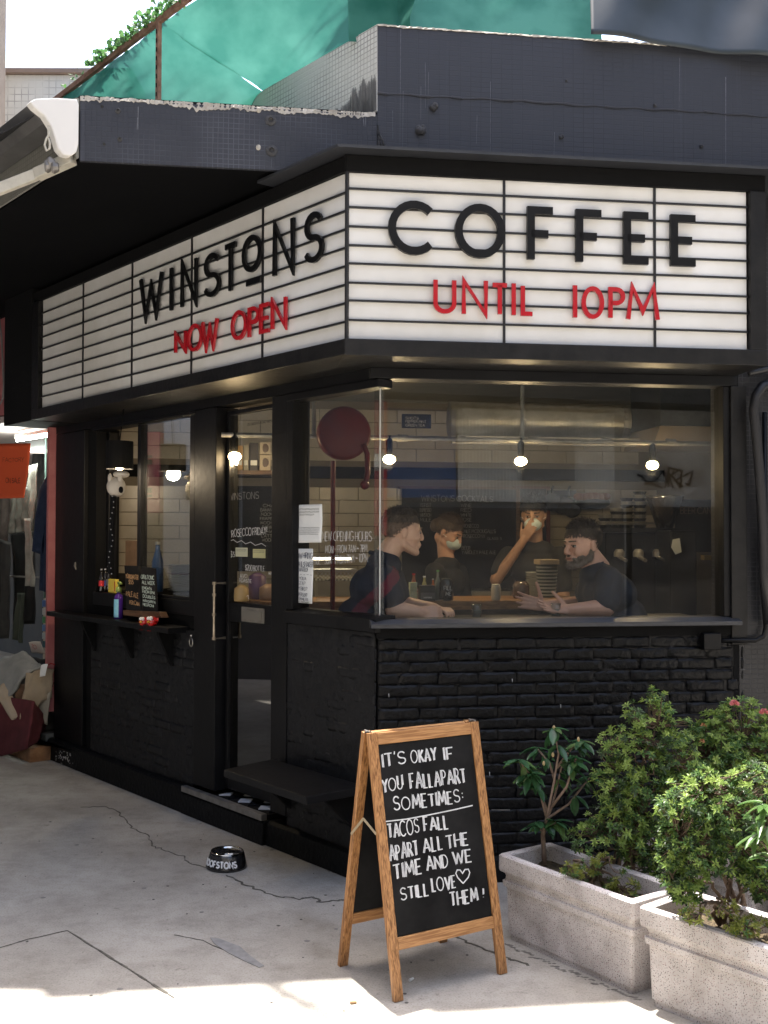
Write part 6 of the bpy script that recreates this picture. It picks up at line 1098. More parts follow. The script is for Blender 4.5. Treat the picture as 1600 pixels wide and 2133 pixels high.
# ================================================================ PLANTS
def leaf_m(name, c1, c2, rough=.42, tr=.35): return cloth_mat(name, c1, tr, 0, c2, rough=rough, sc=25, spec=.5)
LO = leaf_m('old_leaf', (.035, .062, .026), (.06, .10, .038)); LY = leaf_m('young_leaf', (.19, .29, .07), (.32, .43, .11), tr=.45); LM = leaf_m('mid_leaf', (.07, .145, .042), (.11, .205, .06)); YL = leaf_m('yellow_leaf', (.16, .19, .03), (.24, .26, .06), tr=.4)
BARK = mat('twig_bark', (.07, .045, .03), (.14, .10, .07), 40, rough=.95)
def shrub(name, lab, blobs, base, dpt, nros, leaf, mats_, weights, seed, dspread=.10, stems=5, up=.35, nl=(5, 7), group=None):
    r = random.Random(seed); t = thing(name, lab, 'shrub', base, group); M_ = [MB() for _ in mats_]; tw = MB(); tips = []
    A_ = [bx*by for _, _, bx, by in [b[:4] for b in blobs]]
    for _ in range(nros):
        i = r.choices(range(len(blobs)), A_)[0]; x, y, rx, ry = blobs[i][:4]; dz = blobs[i][4] if len(blobs[i]) > 4 else 0
        a = r.uniform(0, 6.283); q = r.random()**.42; d = ray(x, y); k = (dpt+dz)/d.y
        c = CAM+d*k; sx_ = rx/FOC*k; sy_ = ry/FOC*k
        th = r.uniform(-1, 1); off = Vector((math.cos(a)*q*sx_, th*dspread*math.sqrt(max(0, 1-q*q)), math.sin(a)*q*sy_)); p = c+off
        if noise.noise(p*14+Vector((seed, 0, 0))) < -.22: continue
        n = (off.normalized()*.6+Vector((0, -.15, up+.5))+Vector((r.gauss(0, .35), r.gauss(0, .35), r.gauss(0, .25)))).normalized(); top = off.z > sy_*.15 or r.random() < .25
        wts = [w_*(2.6 if (j == len(weights)-1 and top) else 1) for j, w_ in enumerate(weights)]; mi = r.choices(range(len(mats_)), wts)[0]; s_ = leaf*r.uniform(.75, 1.25)
        x_ = n.orthogonal().normalized(); y_ = n.cross(x_)
        for tier, (cnt, el, sc) in enumerate(((r.randint(*nl), .35, 1.0), (4, .95, .7))):
            ph = r.uniform(0, 6.28)
            for j in range(cnt):
                b_ = ph+6.283*j/cnt+r.uniform(-.25, .25); dd = (x_*math.cos(b_)+y_*math.sin(b_))*math.cos(el)+n*math.sin(el)+Vector((0, 0, r.uniform(-.15, .1)))
                leafcard(M_[mi if tier == 0 or mi == len(mats_)-1 else min(mi+1, len(mats_)-1) if r.random() < .5 else mi], p+n*tier*s_*.25, dd, n, s_*sc*r.uniform(.75, 1.25), s_*.37*sc)
        tips.append((p, n))
    # stems: a few limbs, twigs run to the nearest limb
    base = Vector(base); limbs = []
    for i in range(stems):
        x, y, rx, ry = blobs[i % len(blobs)][:4]; dz = blobs[i % len(blobs)][4] if len(blobs[i % len(blobs)]) > 4 else 0; d = ray(x, y); e = CAM+d*((dpt+dz)/d.y); s0 = base+Vector((r.uniform(-.05, .05), r.uniform(-.03, .03), 0)); P = []
        for q in range(8): f = q/7; P.append(s0.lerp(e, f)+Vector((r.gauss(0, .012), r.gauss(0, .012), .06*math.sin(math.pi*f)))*(1 if 0 < q < 7 else .2))
        tw.tube(P, [.0085*(1-.7*q/7) for q in range(8)], 6); limbs += P
    for p, n in tips:
        if r.random() < .55:
            l = min(limbs, key=lambda z: (z-p).length+.3*max(0, z.z-p.z)); m_ = (l+p)/2+Vector((r.gauss(0, .01), r.gauss(0, .01), -.01)); tw.tube([l, m_, p], [.0026, .002, .0014], 4, caps=False)
    for j, mb in enumerate(M_):
        if mb.v: o = mb.build('foliage', mats_[j], t); o['kind'] = 'stuff'
    o = tw.build('stem', BARK, t, smooth=True); return t
b1 = G(1300, 1822, .285); b2 = G(1540, 1905, .285)
shrub('azalea_shrub', 'tall loose azalea shrub with pale green tips in front of the brick wall', [(1365, 1510, 32, 62), (1330, 1590, 62, 70), (1405, 1590, 50, 70), (1262, 1565, 16, 34), (1365, 1665, 75, 60), (1430, 1660, 50, 70), (1285, 1715, 62, 40), (1380, 1740, 70, 60), (1300, 1650, 46, 60), (1262, 1640, 24, 48), (1225, 1745, 40, 26), (1368, 1450, 12, 18), (1322, 1488, 14, 26), (1400, 1492, 14, 24), (1428, 1520, 12, 26), (1287, 1530, 12, 24), (1340, 1745, 60, 60), (1380, 1800, 50, 34)], b1, 4.2, 1800, .021, [LO, LM, LY], [3, 3, 3], 3, dspread=.13, stems=8)
shrub('ixora_shrub', 'dense rounded shrub with pink flower clusters at the right edge', [(1545, 1540, 90, 80), (1480, 1570, 70, 62), (1600, 1600, 80, 90), (1470, 1640, 70, 60), (1560, 1700, 80, 70)], PE+Vector((.62, -.55, -.05)), 4.5, 1700, .026, [LM, LY], [3, 2.4], 8, dspread=.2, stems=6)
shrub('azalea_shrub', 'dark leaved azalea filling the lower right planter', [(1500, 1690, 76, 62), (1545, 1760, 80, 70), (1440, 1770, 66, 66), (1585, 1830, 40, 45), (1410, 1745, 34, 40), (1425, 1850, 36, 30), (1470, 1625, 16, 26), (1525, 1625, 14, 22), (1395, 1690, 24, 30), (1545, 1690, 20, 24), (1440, 1665, 50, 50), (1405, 1810, 36, 44), (1575, 1640, 40, 50)], b2, 3.55, 1700, .0195, [LO, LM, LY], [3, 3, 2], 14, dspread=.12, stems=7)
shrub('low_ground_plant', 'low yellow green seedlings in the planter with the camellia', [(1200, 1810, 30, 16), (1235, 1835, 45, 22), (1290, 1850, 40, 20), (1270, 1800, 40, 20)], G(1230, 1840, .285), 4.02, 170, .017, [LM, YL], [1, 2], 21, dspread=.06, stems=4)
shrub('low_ground_plant', 'low yellow green seedlings at the foot of the lower right azalea', [(1460, 1905, 50, 14), (1560, 1930, 50, 18), (1500, 1890, 40, 16)], G(1500, 1925, .285), 3.42, 130, .015, [LM, YL], [1, 2], 22, dspread=.05, stems=4)
PINKF = mat('pink_petal', (.55, .10, .12), (.7, .3, .3), 60, rough=.6)
for i, (x, y, y_, lab) in enumerate(((1530, 1468, 4.40, 'pale pink flower cluster on top of the dense shrub'), (1592, 1486, 4.34, 'red pink flower cluster at the right edge of the dense shrub'), (1466, 1512, 4.4, 'small brown pink bud cluster at the left of the dense shrub'), (1462, 1546, 4.32, 'orange pink bud cluster low on the dense shrub'))):
    d = ray(x, y); c = CAM+d*(y_/d.y); mb = MB()
    for k in range(46 if i < 2 else 16): n = rv(); n.z = abs(n.z); leafcard(mb, c+n*.004, n, rv(), .018 if i < 2 else .01, .009)
    tag(mb.build('flower_cluster', PINKF if i < 2 else mat('rusty_bud', (.3, .12, .05), (.4, .2, .08), 60, rough=.7)), lab, 'flower')
# camellia with separate leaves
cb_ = G(1134, 1801, .28); cm_ = thing('camellia_bush', 'young camellia with large glossy leaves in the planter behind the chalkboard stand', 'shrub', cb_)
dc = cb_.y
def cp(x, y, dy=0): d = ray(x, y); return CAM+d*((dc+dy)/d.y)
tr = MB(); tr.tube([cb_, cp(1133, 1770), cp(1131, 1740), cp(1136, 1715)], [.011, .0095, .009, .008], 8)
br = [[(1136, 1715), (1150, 1680, .02), (1160, 1640, .03), (1172, 1590, .03)], [(1134, 1722), (1142, 1690), (1152, 1640, -.02), (1164, 1570, -.02), (1154, 1518, -.02)], [(1138, 1700), (1125, 1650), (1104, 1612, -.03)], [(1140, 1690), (1120, 1640, .03), (1100, 1600, .02)], [(1140, 1705), (1185, 1675, .04), (1228, 1620, .05)], [(1150, 1680), (1180, 1640, -.04), (1200, 1580, -.04)], [(1128, 1730, .0), (1120, 1715, -.02)], [(1145, 1722), (1158, 1712, .0)], [(1160, 1600), (1190, 1560), (1215, 1545, .02)], [(1104, 1612, -.03), (1080, 1585, -.03)], [(1160, 1640, .03), (1145, 1590, .04), (1120, 1560, .05)]]
ends = []
for k, P in enumerate(br):
    Q = [cp(*p) for p in P]; tr.tube(Q, [max(.002, .006*(1-.6*i/len(Q))) for i in range(len(Q))], 6); ends += [(Q[-1], 1)]+[(Q[i].lerp(Q[i+1], f), .5) for i in range(max(0, len(Q)-2), len(Q)-1) for f in (.3, .6, .85)]
tr.build('trunk', mat('camellia_bark', (.16, .11, .08), (.25, .18, .14), 40, rough=.9), cm_, smooth=True)
CLf = [leaf_m('camellia_leaf', (.04, .11, .045), (.06, .15, .06), rough=.25), leaf_m('camellia_leaf_light', (.07, .15, .04), (.12, .2, .06), rough=.3)]
lms = []
for v in range(3):
    for mm in CLf:
        mb = MB(); ln_, wd_ = .058, .026; pts_ = []
        for i in range(6): f = i/5; wv = wd_/2*math.sin(math.pi*min(1, f*.92+.04))**.8; zc = -.012*f*f*(1+v*.6); pts_ += [Vector((-wv, ln_*f, zc+.005)), Vector((0, ln_*f, zc)), Vector((wv, ln_*f, zc+.005))]
        mb.add(pts_, [(3*i+k, 3*i+k+1, 3*i+k+4, 3*i+k+3) for i in range(5) for k in range(2)]); o = mb.build('leaf', mm, cm_, smooth=True, origin=(0, 0, 0)); lms.append(o.data); bpy.data.objects.remove(o)
r = random.Random(5)
for e, wgt in ends:
    for k in range(8 if wgt == 1 else r.choice((1, 2, 3, 4))):
        o = bpy.data.objects.new('leaf', lms[r.choices(range(6), [3, 1]*3)[0]]); COL.objects.link(o); place(o, e, cm_)
        d = Vector((r.gauss(0, 1), r.gauss(0, .8), r.uniform(-.9, .3))).normalized(); o.rotation_euler = d.to_track_quat('Y', 'Z').to_euler(); s_ = r.uniform(.8, 1.35); o.scale = (s_,)*3
for x, y in ((1154, 1516), (1152, 1572), (1133, 1590), (1205, 1540)): mb = MB(); mb.ell(cp(x, y, -.02), (.006, .006, .010), seg=8, rings=6); mb.build('bud', mat('camellia_bud', (.4, .3, .15), rough=.6), cm_, smooth=True)
# long leaved plant at the right edge
ob = G(1640, 1960, .285); ol = thing('oleander_plant', 'long drooping light green leaves at the right edge above the lower planter', 'plant', ob); tr = MB(); dcc = 3.35
def op(x, y): d = ray(x, y); return CAM+d*(dcc/d.y)
tr.tube([ob, op(1615, 1800), op(1600, 1700)], [.006, .005, .003], 6); tr.tube([op(1615, 1800), op(1592, 1760), op(1575, 1745)], [.004, .003, .002], 6); tr.build('stem', BARK, ol)
for k in range(26):
    e = r.choice([op(1598, 1690), op(1580, 1745), op(1595, 1790), op(1600, 1720)]); o = bpy.data.objects.new('leaf', lms[r.choice((1, 3, 5, 1, 3, 5, 0))]); COL.objects.link(o); place(o, e+Vector((r.gauss(0, .01), r.gauss(0, .01), r.gauss(0, .02))), ol)
    d = Vector((r.gauss(-.3, 1), r.gauss(-.3, .8), r.uniform(-.7, .3))).normalized(); o.rotation_euler = d.to_track_quat('Y', 'Z').to_euler(); o.scale = (.8, 1.25, 1)
# ================================================================ PEOPLE
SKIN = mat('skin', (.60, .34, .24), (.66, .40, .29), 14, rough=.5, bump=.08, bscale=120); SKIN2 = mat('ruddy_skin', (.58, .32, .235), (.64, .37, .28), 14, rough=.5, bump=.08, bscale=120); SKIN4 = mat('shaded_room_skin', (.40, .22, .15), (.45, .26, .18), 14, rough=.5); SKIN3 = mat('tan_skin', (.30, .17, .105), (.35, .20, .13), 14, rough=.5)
LIP = mat('lip', (.38, .14, .11), rough=.45); EYEW = mat('eye_white', (.34, .31, .29), rough=.2); IRIS = mat('iris', (.03, .02, .015), rough=.15)
def remesh(mb, name, m, parent, vox, smooth=2, disp=None, mats=None, pick=None):
    """overlapping closed limbs become one continuous skin"""
    o = mb.build(name, m, parent); k = o.modifiers.new('r', 'REMESH'); k.mode = 'VOXEL'; k.voxel_size = vox; k.use_smooth_shade = True
    if smooth: k2 = o.modifiers.new('s', 'SMOOTH'); k2.iterations = smooth; k2.factor = .5
    dg = bpy.context.evaluated_depsgraph_get(); me = bpy.data.meshes.new_from_object(o.evaluated_get(dg), depsgraph=dg); o.modifiers.clear(); o.data = me
    me.polygons.foreach_set('use_smooth', [True]*len(me.polygons))
    if not me.materials: me.materials.append(m)
    if disp:
        w_ = WL[o.name]
        for v in me.vertices: p = v.co+w_; v.co += v.normal*disp(p)
    if pick:
        for x in mats: me.materials.append(x)
        w_ = WL[o.name]; idx = [pick(p.center+w_) for p in me.polygons]; me.polygons.foreach_set('material_index', idx)
    me.update(); return o
class Head:
    """local axes: f forward, s towards the person's left, u up; origin at chin height under the skull"""
    def __init__(s, c, f, tilt=0.0, roll=0.0, sc=1.0):
        f = Vector(f).normalized(); s.f = f; s.s = Vector((0, 0, 1)).cross(f).normalized(); s.u = Vector((0, 0, 1))
        q = Matrix.Rotation(tilt, 3, s.s); s.f = q @ s.f; s.u = q @ s.u
        q = Matrix.Rotation(roll, 3, s.f); s.s = q @ s.s; s.u = q @ s.u; s.sc = sc; s.o = Vector(c)-s.u*.12*sc
    def p(s, a, b, c): return s.o+(s.f*a+s.s*b+s.u*c)*s.sc
    def E(s, mb, c, r, seg=16, rings=12): mb.ell(s.p(*c), tuple(x*s.sc for x in r), (s.f, s.s, s.u), seg, rings)
    def C(s, mb, a, ra, b, rb): mb.cap(s.p(*a), ra*s.sc, s.p(*b), rb*s.sc, 10)
def head_skin(h, mb, smile=0, nose=1.0, neckto=None):
    E, C = h.E, h.C
    E(mb, (-.012, 0, .150), (.097, .076, .088)); E(mb, (.018, 0, .135), (.072, .068, .085)); E(mb, (.034, 0, .078), (.050, .052, .066))
    C(mb, (.070, -.012, .014), .019, (.070, .012, .014), .019)
    for k in (-1, 1):
        C(mb, (.062, .016*k, .018), .019, (.000, .052*k, .050), .019); C(mb, (.000, .050*k, .050), .018, (-.010, .050*k, .095), .016); E(mb, (.028, .030*k, .108), (.050, .036, .052)); E(mb, (.060, .036*k, .086), (.026, .024, .024))
        C(mb, (.086, .012*k, .132), .011, (.070, .045*k, .134), .010); E(mb, (-.008, .075*k, .110), (.016, .008, .028)); E(mb, (-.004, .079*k, .122), (.014, .006, .014)); E(mb, (.101, .012*k, .080), (.011, .008, .008))
        E(mb, (.074, .031*k, .112), (.012, .014, .0085))
    C(mb, (.088, 0, .128), .009, (.103*nose, 0, .092), .0115); E(mb, (.104*nose, 0, .085), (.012, .011, .009))
    C(mb, (.088, -.016, .056+smile*.004), .0085, (.088, .016, .056+smile*.004), .0085); C(mb, (.086, -.013, .044), .0085, (.086, .013, .044), .0085); E(mb, (.076, 0, .052), (.018, .034, .022))
def neck(h, mb, to, r0=.056, r1=.064): h.E(mb, (-.03, 0, .06), (.06, .055, .05)); mb.cap(h.p(-.028, 0, .07), r0*h.sc, to, r1*h.sc, 14)
def face_bits(h, root, eyes=True, lips=True, brow='hair_brown', look=(0, 0)):
    for k in (-1, 1):
        if eyes:
            mb = MB(); h.E(mb, (.0785, .031*k, .1125), (.0112, .0125, .0058), 12, 8); e = mb.build('eye', EYEW, root, smooth=True)
            mb = MB(); h.E(mb, (.0872, (.031+look[0])*k+look[0], .1120+look[1]), (.004, .0062, .0056), 10, 6); mb.build('iris', IRIS, e, smooth=True)
            mb = MB(); h.C(mb, (.0895, .020*k, .1195), .0022, (.082, .044*k, .1185), .002); mb.build('eyelid', MATS[brow], root, smooth=True)
        mb = MB(); h.C(mb, (.098, .015*k, .137), .0040, (.082, .046*k, .139), .003); mb.build('eyebrow', MATS[brow], root, smooth=True)
    if lips: mb = MB(); h.C(mb, (.0935, -.018, .0525), .0034, (.0955, 0, .0515), .0045); h.C(mb, (.0935, .018, .0525), .0034, (.0955, 0, .0515), .0045); mb.build('mouth', LIP, root, smooth=True)
HB = mat('hair_brown', (.035, .022, .014), (.085, .056, .035), 90, rough=.55, bump=.6, bscale=300); HBK = mat('hair_black', (.008, .007, .007), (.02, .018, .017), 90, rough=.45, bump=.6, bscale=300); HG = mat('beard_grey', (.10, .068, .05), (.22, .18, .15), 50, rough=.7, bump=.6, bscale=300); HF = mat('faded_side_hair', (.09, .055, .038), (.16, .10, .07), 200, rough=.8, bump=.4, bscale=400)
def hair(h, root, m, n=3200, ln=.020, back=.055, front=.168, seed=1, lift=.5, top=1.0, name='hair', side=.10, m2=None):
    """short hair: a close shell with thousands of tapering tufts"""
    r = random.Random(seed); c = (-.014, 0, .152); R3 = (.099, .0785, .0885)
    def ok(d):                                                # hairline: high in front, down to the nape behind, above the ears
        x, y, z = c[0]+R3[0]*d[0], R3[1]*d[1], c[2]+R3[2]*d[2]; t = (x-c[0])/R3[0]
        lim = front-.004 if t > .62 else (side+.03+(front-side-.03)*max(0, (t-.15)/.47) if t > .0 else back+(side+.03-back)*max(0, 1+t*1.6)); return z > lim+.004*math.sin(d[1]*19+seed)
    mb = MB(); vs = []; fs = []; fs2 = []; NS, NR = 40, 26; keep = {}
    for i in range(NR+1):
        for k in range(NS):
            t, a = math.pi*i/NR, 2*math.pi*k/NS; d = (math.sin(t)*math.cos(a), math.sin(t)*math.sin(a), math.cos(t)); g = 1.0+(.025*top*max(0, d[2])**2); vs.append(h.p(c[0]+R3[0]*d[0]*g, R3[1]*d[1]*g, c[2]+R3[2]*d[2]*g)); keep[i*NS+k] = ok(d)
    for i in range(NR):
        for k in range(NS):
            q = (i*NS+k, (i+1)*NS+k, (i+1)*NS+(k+1) % NS, i*NS+(k+1) % NS)
            if all(keep[j] for j in q): (fs2 if m2 and math.cos(math.pi*(i+.5)/NR) < .16 else fs).append(q)
    mb.add(vs, fs); mb2 = MB()
    if m2: mb2.add(vs, fs2)
    for _ in range(n):
        z = r.uniform(-1, 1); a = r.uniform(0, 6.283); q = math.sqrt(1-z*z); d = (q*math.cos(a), q*math.sin(a), z)
        if not ok(d): continue
        g = 1.0+(.025*top*max(0, d[2])**2); p = h.p(c[0]+R3[0]*d[0]*g*.99, R3[1]*d[1]*g*.99, c[2]+R3[2]*d[2]*g*.99); nrm = (h.f*d[0]+h.s*d[1]+h.u*d[2]).normalized()
        fl = (h.f*(.5 if d[2] > .5 else -.15)-h.u*(0 if d[2] > .5 else .9)+nrm*lift+Vector((r.gauss(0, .3), r.gauss(0, .3), r.gauss(0, .2)))).normalized(); l = ln*r.uniform(.6, 1.3)*(1+.7*max(0, d[2])*top)*(.45 if d[2] < .1 else 1); w_ = fl.cross(nrm); w_ = w_.normalized()*.0022 if w_.length > 1e-3 else nrm.orthogonal()*.002
        t_ = mb2 if (m2 and d[2] < .16) else mb
        t_.add([p-w_, p+w_, p+fl*l*.6+w_*.8+nrm*.002, p+fl*l], [(0, 1, 2), (0, 2, 3)])
    o = mb.build(name, m, root, smooth=True)
    if mb2.v: mb2.build('side_hair', m2, root, smooth=True)
    return o
def stubble(h, root, m, n=2600, seed=4, ln=.009, name='beard'):
    r = random.Random(seed); mb = MB()
    sh = MB(); h.C(sh, (.072, -.014, .016), .0215, (.072, .014, .016), .0215); h.E(sh, (.070, 0, .030), (.026, .030, .020))
    for k in (-1, 1): h.C(sh, (.063, .018*k, .021), .0202, (.002, .0530*k, .050), .0196); h.C(sh, (.002, .0540*k, .052), .0180, (-.006, .0630*k, .092), .0125); h.E(sh, (.045, .040*k, .050), (.024, .016, .022)); h.C(sh, (.091, .004*k, .0655), .0075, (.076, .030*k, .046), .010)
    b = remesh(sh, name, m, root, .004*h.sc, 1)
    me = b.data; w_ = WL[b.name]
    for _ in range(n):
        v = me.vertices[r.randrange(len(me.vertices))]; p = v.co+w_; d = (v.normal+Vector((0, 0, -.8))+rv(.4)).normalized(); x = d.orthogonal().normalized()*.0012; mb.add([p-x, p+x, p+d*ln*r.uniform(.5, 1.3)], [(0, 1, 2)])
    mb.build('beard_hair', m, b)
def hand(mb, wrist, palm_dir, nrm, size=.185, curl=.25, spread=.16, thumb=.9, side=1, tcurl=.2):
    """palm and five unequal fingers; nrm points out of the palm, side=+1 puts the thumb towards nrm x dir"""
    d = Vector(palm_dir).normalized(); n = Vector(nrm); n = (n-d*n.dot(d)).normalized(); x = n.cross(d).normalized()*side; k = size/.19; w = Vector(wrist)
    mb.cap(w-d*.01, .024*k, w+d*.03*k, .023*k, 10)
    for i, off in enumerate((-.030, -.010, .010, .030)): mb.cap(w+d*.02*k+x*off*.7*k, .013*k, w+d*.092*k+x*off*k, .0115*k, 10)
    mb.ell(w+d*.045*k, (.048*k, .036*k, .0125*k), (d, x, n), 14, 10)
    for i, (off, ln) in enumerate(((.031, .068), (.0105, .076), (-.0105, .070), (-.030, .055))):
        p = w+d*.090*k+x*off*k; a = (off/.031)*spread; dd = (d*math.cos(a)+x*math.sin(a)).normalized(); c = curl*(1+.15*i)
        r0 = .0098*k
        for j, fr_ in enumerate((.46, .30, .24)):
            c2 = c*(j+.6); q = (dd*math.cos(c2)+n*math.sin(c2)).normalized(); e = p+q*ln*k*fr_; mb.cap(p, r0*(1-.12*j), e, r0*(1-.12*(j+1)), 9); p = e
    p = w+d*.022*k+x*.026*k+n*.006*k; q = (d*math.cos(thumb)+x*math.sin(thumb)+n*.25).normalized(); e = p+q*.042*k; mb.cap(p, .0150*k, e, .0115*k, 9); q2 = (q+d*tcurl).normalized(); e2 = e+q2*.030*k; mb.cap(e, .0112*k, e2, .010*k, 9); q3 = (q2+d*tcurl).normalized(); mb.cap(e2, .0102*k, e2+q3*.024*k, .0085*k, 9)
def legs(mb, hip, f, s, floor, inf=0.0):
    for k in (-1, 1):
        a = hip+s*.09*k; kn = a+f*.40+Vector((0, 0, -.02)); an = kn+Vector((0, 0, 0))-f*.06; an.z = floor+.42; kn.z = hip.z-.03; an2 = an.copy(); an2.z = max(floor+.09, kn.z-.44); mb.cap(a, .085+inf, kn, .058+inf, 12); mb.cap(kn, .056+inf, an2, .042+inf, 12)
        if not inf: mb.cap(an2-Vector((0, 0, .03)), .04, an2+f*.15-Vector((0, 0, .045)), .035, 10)
def stool(root_lab, at, z):
    t = thing('bar_stool', root_lab, 'stool', (at.x, at.y, .167)); mb = MB(); mb.lathe((at.x, at.y, z-.05), [(.16, 0), (.17, .01), (.17, .04), (.15, .05)], 20); mb.build('seat', WOODD, t)
    for k in range(4): a = .785+k*1.571; mb = MB(); mb.tube([Vector((at.x+.12*math.cos(a), at.y+.12*math.sin(a), z-.05)), Vector((at.x+.19*math.cos(a), at.y+.19*math.sin(a), .167))], .012, 8); mb.build('leg', BLACKM, t)
U_, N_, Z_ = R.U, R.N, Vector((0, 0, 1))
# ---------------- first man: profile to the right, forearm on the bar
def P(u, z, n): return R.p(u, z, n)
m1o = -.42; hc = RP(838, 1106, m1o)
p1 = thing('person', 'man in navy polo with maroon stripe, seated left, seen in profile behind the window', 'person', P(.10, .167, m1o))
H1 = Head(hc, U_*.985-N_*.10, tilt=.02, sc=1.0); skin = MB(); head_skin(H1, skin, nose=1.0)
chest = RP(780, 1235, m1o); nb_ = RP(799, 1166, m1o); hip1 = P(R.uvn(chest)[0]-.07, .99, m1o)
shn, shf_ = RP(803, 1205, m1o+.165), RP(812, 1200, m1o-.17)
neck(H1, skin, nb_, .054, .062); f1 = U_.copy(); s1 = Z_.cross(f1).normalized()
torso = [(nb_+Vector((0, 0, -.03)), (.075, .12, .06)), (chest+Vector((0, 0, .02)), (.115, .17, .11)), (hip1+Vector((0, 0, .17)), (.115, .155, .13)), (hip1+Vector((0, 0, .03)), (.12, .165, .12))]
for c, rr in torso: skin.ell(c, tuple(x*.93 for x in rr), (f1, s1, Z_), 16, 10)
eln = RP(822, 1279, m1o+.19); wrn = RP(872, 1283, m1o+.24); elf = P(R.uvn(shf_)[0]+.07, 1.245, m1o-.20); wrf = elf+U_*.14+N_*.16
def rest(p, z=1.235): p = p.copy(); p.z = z; return p
eln = rest(eln, 1.243); wrn = rest(wrn, 1.232); wrf = rest(wrf, 1.23)
skin.cap(shn, .056, eln, .046, 12); skin.cap(eln, .047, wrn, .031, 12); hand(skin, wrn, U_+N_*.1, -Z_*.4-N_, .18, .75, .05, .5, 1)
skin.cap(shf_, .056, elf, .046, 12); skin.cap(elf, .045, wrf, .03, 12); hand(skin, wrf, U_*.6+N_, -Z_, .18, .5, .08, .5, 1)
legs(skin, hip1, f1, s1, .167)
body = remesh(skin, 'body', SKIN, p1, .0055, 3); face_bits(H1, p1)
hair(H1, p1, HB, 5200, .011, .062, .160, 3, m2=HF, top=.7, lift=.35)
sh = MB()
for c, rr in torso: sh.ell(c, (rr[0]+.012, rr[1]+.012, rr[2]+.012), (f1, s1, Z_), 18, 12)
sh.cap(shn+Z_*.0, .070, shn.lerp(eln, .66), .066, 14); sh.cap(shf_, .070, shf_.lerp(elf, .66), .066, 14); sh.cap(nb_+Vector((0, 0, -.015)), .075, nb_+Vector((0, 0, -.05)), .09, 14)
fold = lambda p: .006*noise.noise(p*9)+.004*noise.noise(p*22)
NP = mat('navy_polo', (.010, .014, .028), (.016, .021, .038), 10, rough=.9, spec=.1, bump=.2, bscale=300); MA = mat('maroon_band', (.10, .012, .028), rough=.9, spec=.2)
sa, sb = RP(792, 1232, m1o+.2), RP(834, 1186, m1o+.2); sa_, sb_ = R.uvn(sa), R.uvn(sb); sdir = Vector((sb_[0]-sa_[0], sb_[1]-sa_[1])).normalized()
def band(p):
    u, v, n = R.uvn(p); q = Vector((u-sa_[0], v-sa_[1])); t = q.dot(sdir); dd = q.x*sdir.y-q.y*sdir.x; return 1 if abs(dd) < .028 and -.30 < t < .14 and n > m1o+.02 else 0
remesh(sh, 'polo_shirt', NP, p1, .008, 2, fold, [MA], band)
cl = MB(); q = nb_+Vector((0, 0, .018)); cl.tube([q+(U_*.066*math.cos(a/20*6.283)+N_*.070*math.sin(a/20*6.283))+Z_*(-.018*math.cos(a/20*6.283)) for a in range(20)], .012, 8, closed=True); cl.build('collar', NP, p1, smooth=True)
tr_ = MB(); legs(tr_, hip1, f1, s1, .167, .012); tr_.ell(hip1, (.13, .17, .12), (f1, s1, Z_)); remesh(tr_, 'trousers', MATS['black_cloth'], p1, .012, 1)
stool('dark round bar stool under the man in the navy polo', hip1, hip1.z-.10)
# ---------------- second man: bearded, three quarter view, both open hands over the bar
m2o = -.42; hc2 = RP(1213, 1133, m2o)
p2 = thing('person', 'smiling bearded man in dark blue shirt gesturing with both open hands, seated right', 'person', P(1.3, .167, m2o))
f2 = (-U_*.93+N_*.40).normalized(); s2 = Z_.cross(-U_).normalized(); H2 = Head(hc2, f2, tilt=.06, sc=1.02); sk = MB(); head_skin(H2, sk, smile=1, nose=1.02)
nb2 = RP(1245, 1187, m2o); ch2 = RP(1262, 1245, m2o); hip2 = P(R.uvn(ch2)[0]+.06, .99, m2o); fb = -U_
sn2 = RP(1268, 1210, m2o+.17); sf2 = RP(1238, 1203, m2o-.16)
neck(H2, sk, nb2, .058, .068)
tor2 = [(nb2+Vector((0, 0, -.03)), (.08, .13, .062)), (ch2+Vector((0, 0, .02)), (.135, .19, .115)), (hip2+Vector((0, 0, .17)), (.14, .175, .13)), (hip2+Vector((0, 0, .03)), (.125, .17, .12))]
for c, rr in tor2: sk.ell(c, tuple(x*.93 for x in rr), (fb, s2, Z_), 16, 10)
e1_ = rest(RP(1262, 1281, m2o+.2), 1.245); w1_ = rest(RP(1186, 1277, m2o+.21), 1.237); e2_ = rest(RP(1228, 1281, m2o-.2), 1.245); w2_ = RP(1134, 1262, m2o-.10)
sk.cap(sn2, .058, e1_, .047, 12); sk.cap(e1_, .047, w1_, .030, 12); hand(sk, w1_, (-U_*.95+Z_*.10), (N_*.35+Z_*.55-U_*.0), .185, .10, .13, 1.05, -1, .1)
sk.cap(sf2, .058, e2_, .047, 12); sk.cap(e2_, .045, w2_, .030, 12); hand(sk, w2_, (-U_*.95+Z_*.20), (N_*.9+Z_*.25), .185, .08, .16, 1.1, -1, .05)
legs(sk, hip2, fb, s2, .167); remesh(sk, 'body', SKIN2, p2, .0048, 2); face_bits(H2, p2)
hair(H2, p2, HB, 5200, .014, .062, .166, 9, top=1.0, lift=.4); stubble(H2, p2, HG)
sh = MB(); NB = mat('dark_blue_shirt', (.014, .018, .030), (.022, .028, .044), 10, rough=.85, spec=.25, bump=.2, bscale=260)
for c, rr in tor2: sh.ell(c, (rr[0]+.013, rr[1]+.013, rr[2]+.013), (fb, s2, Z_), 18, 12)
sh.cap(sn2, .073, sn2.lerp(e1_, .72), .068, 14); sh.cap(sf2, .073, sf2.lerp(e2_, .72), .068, 14); sh.cap(nb2+Vector((0, 0, -.02)), .08, nb2+Vector((0, 0, -.06)), .095, 14)
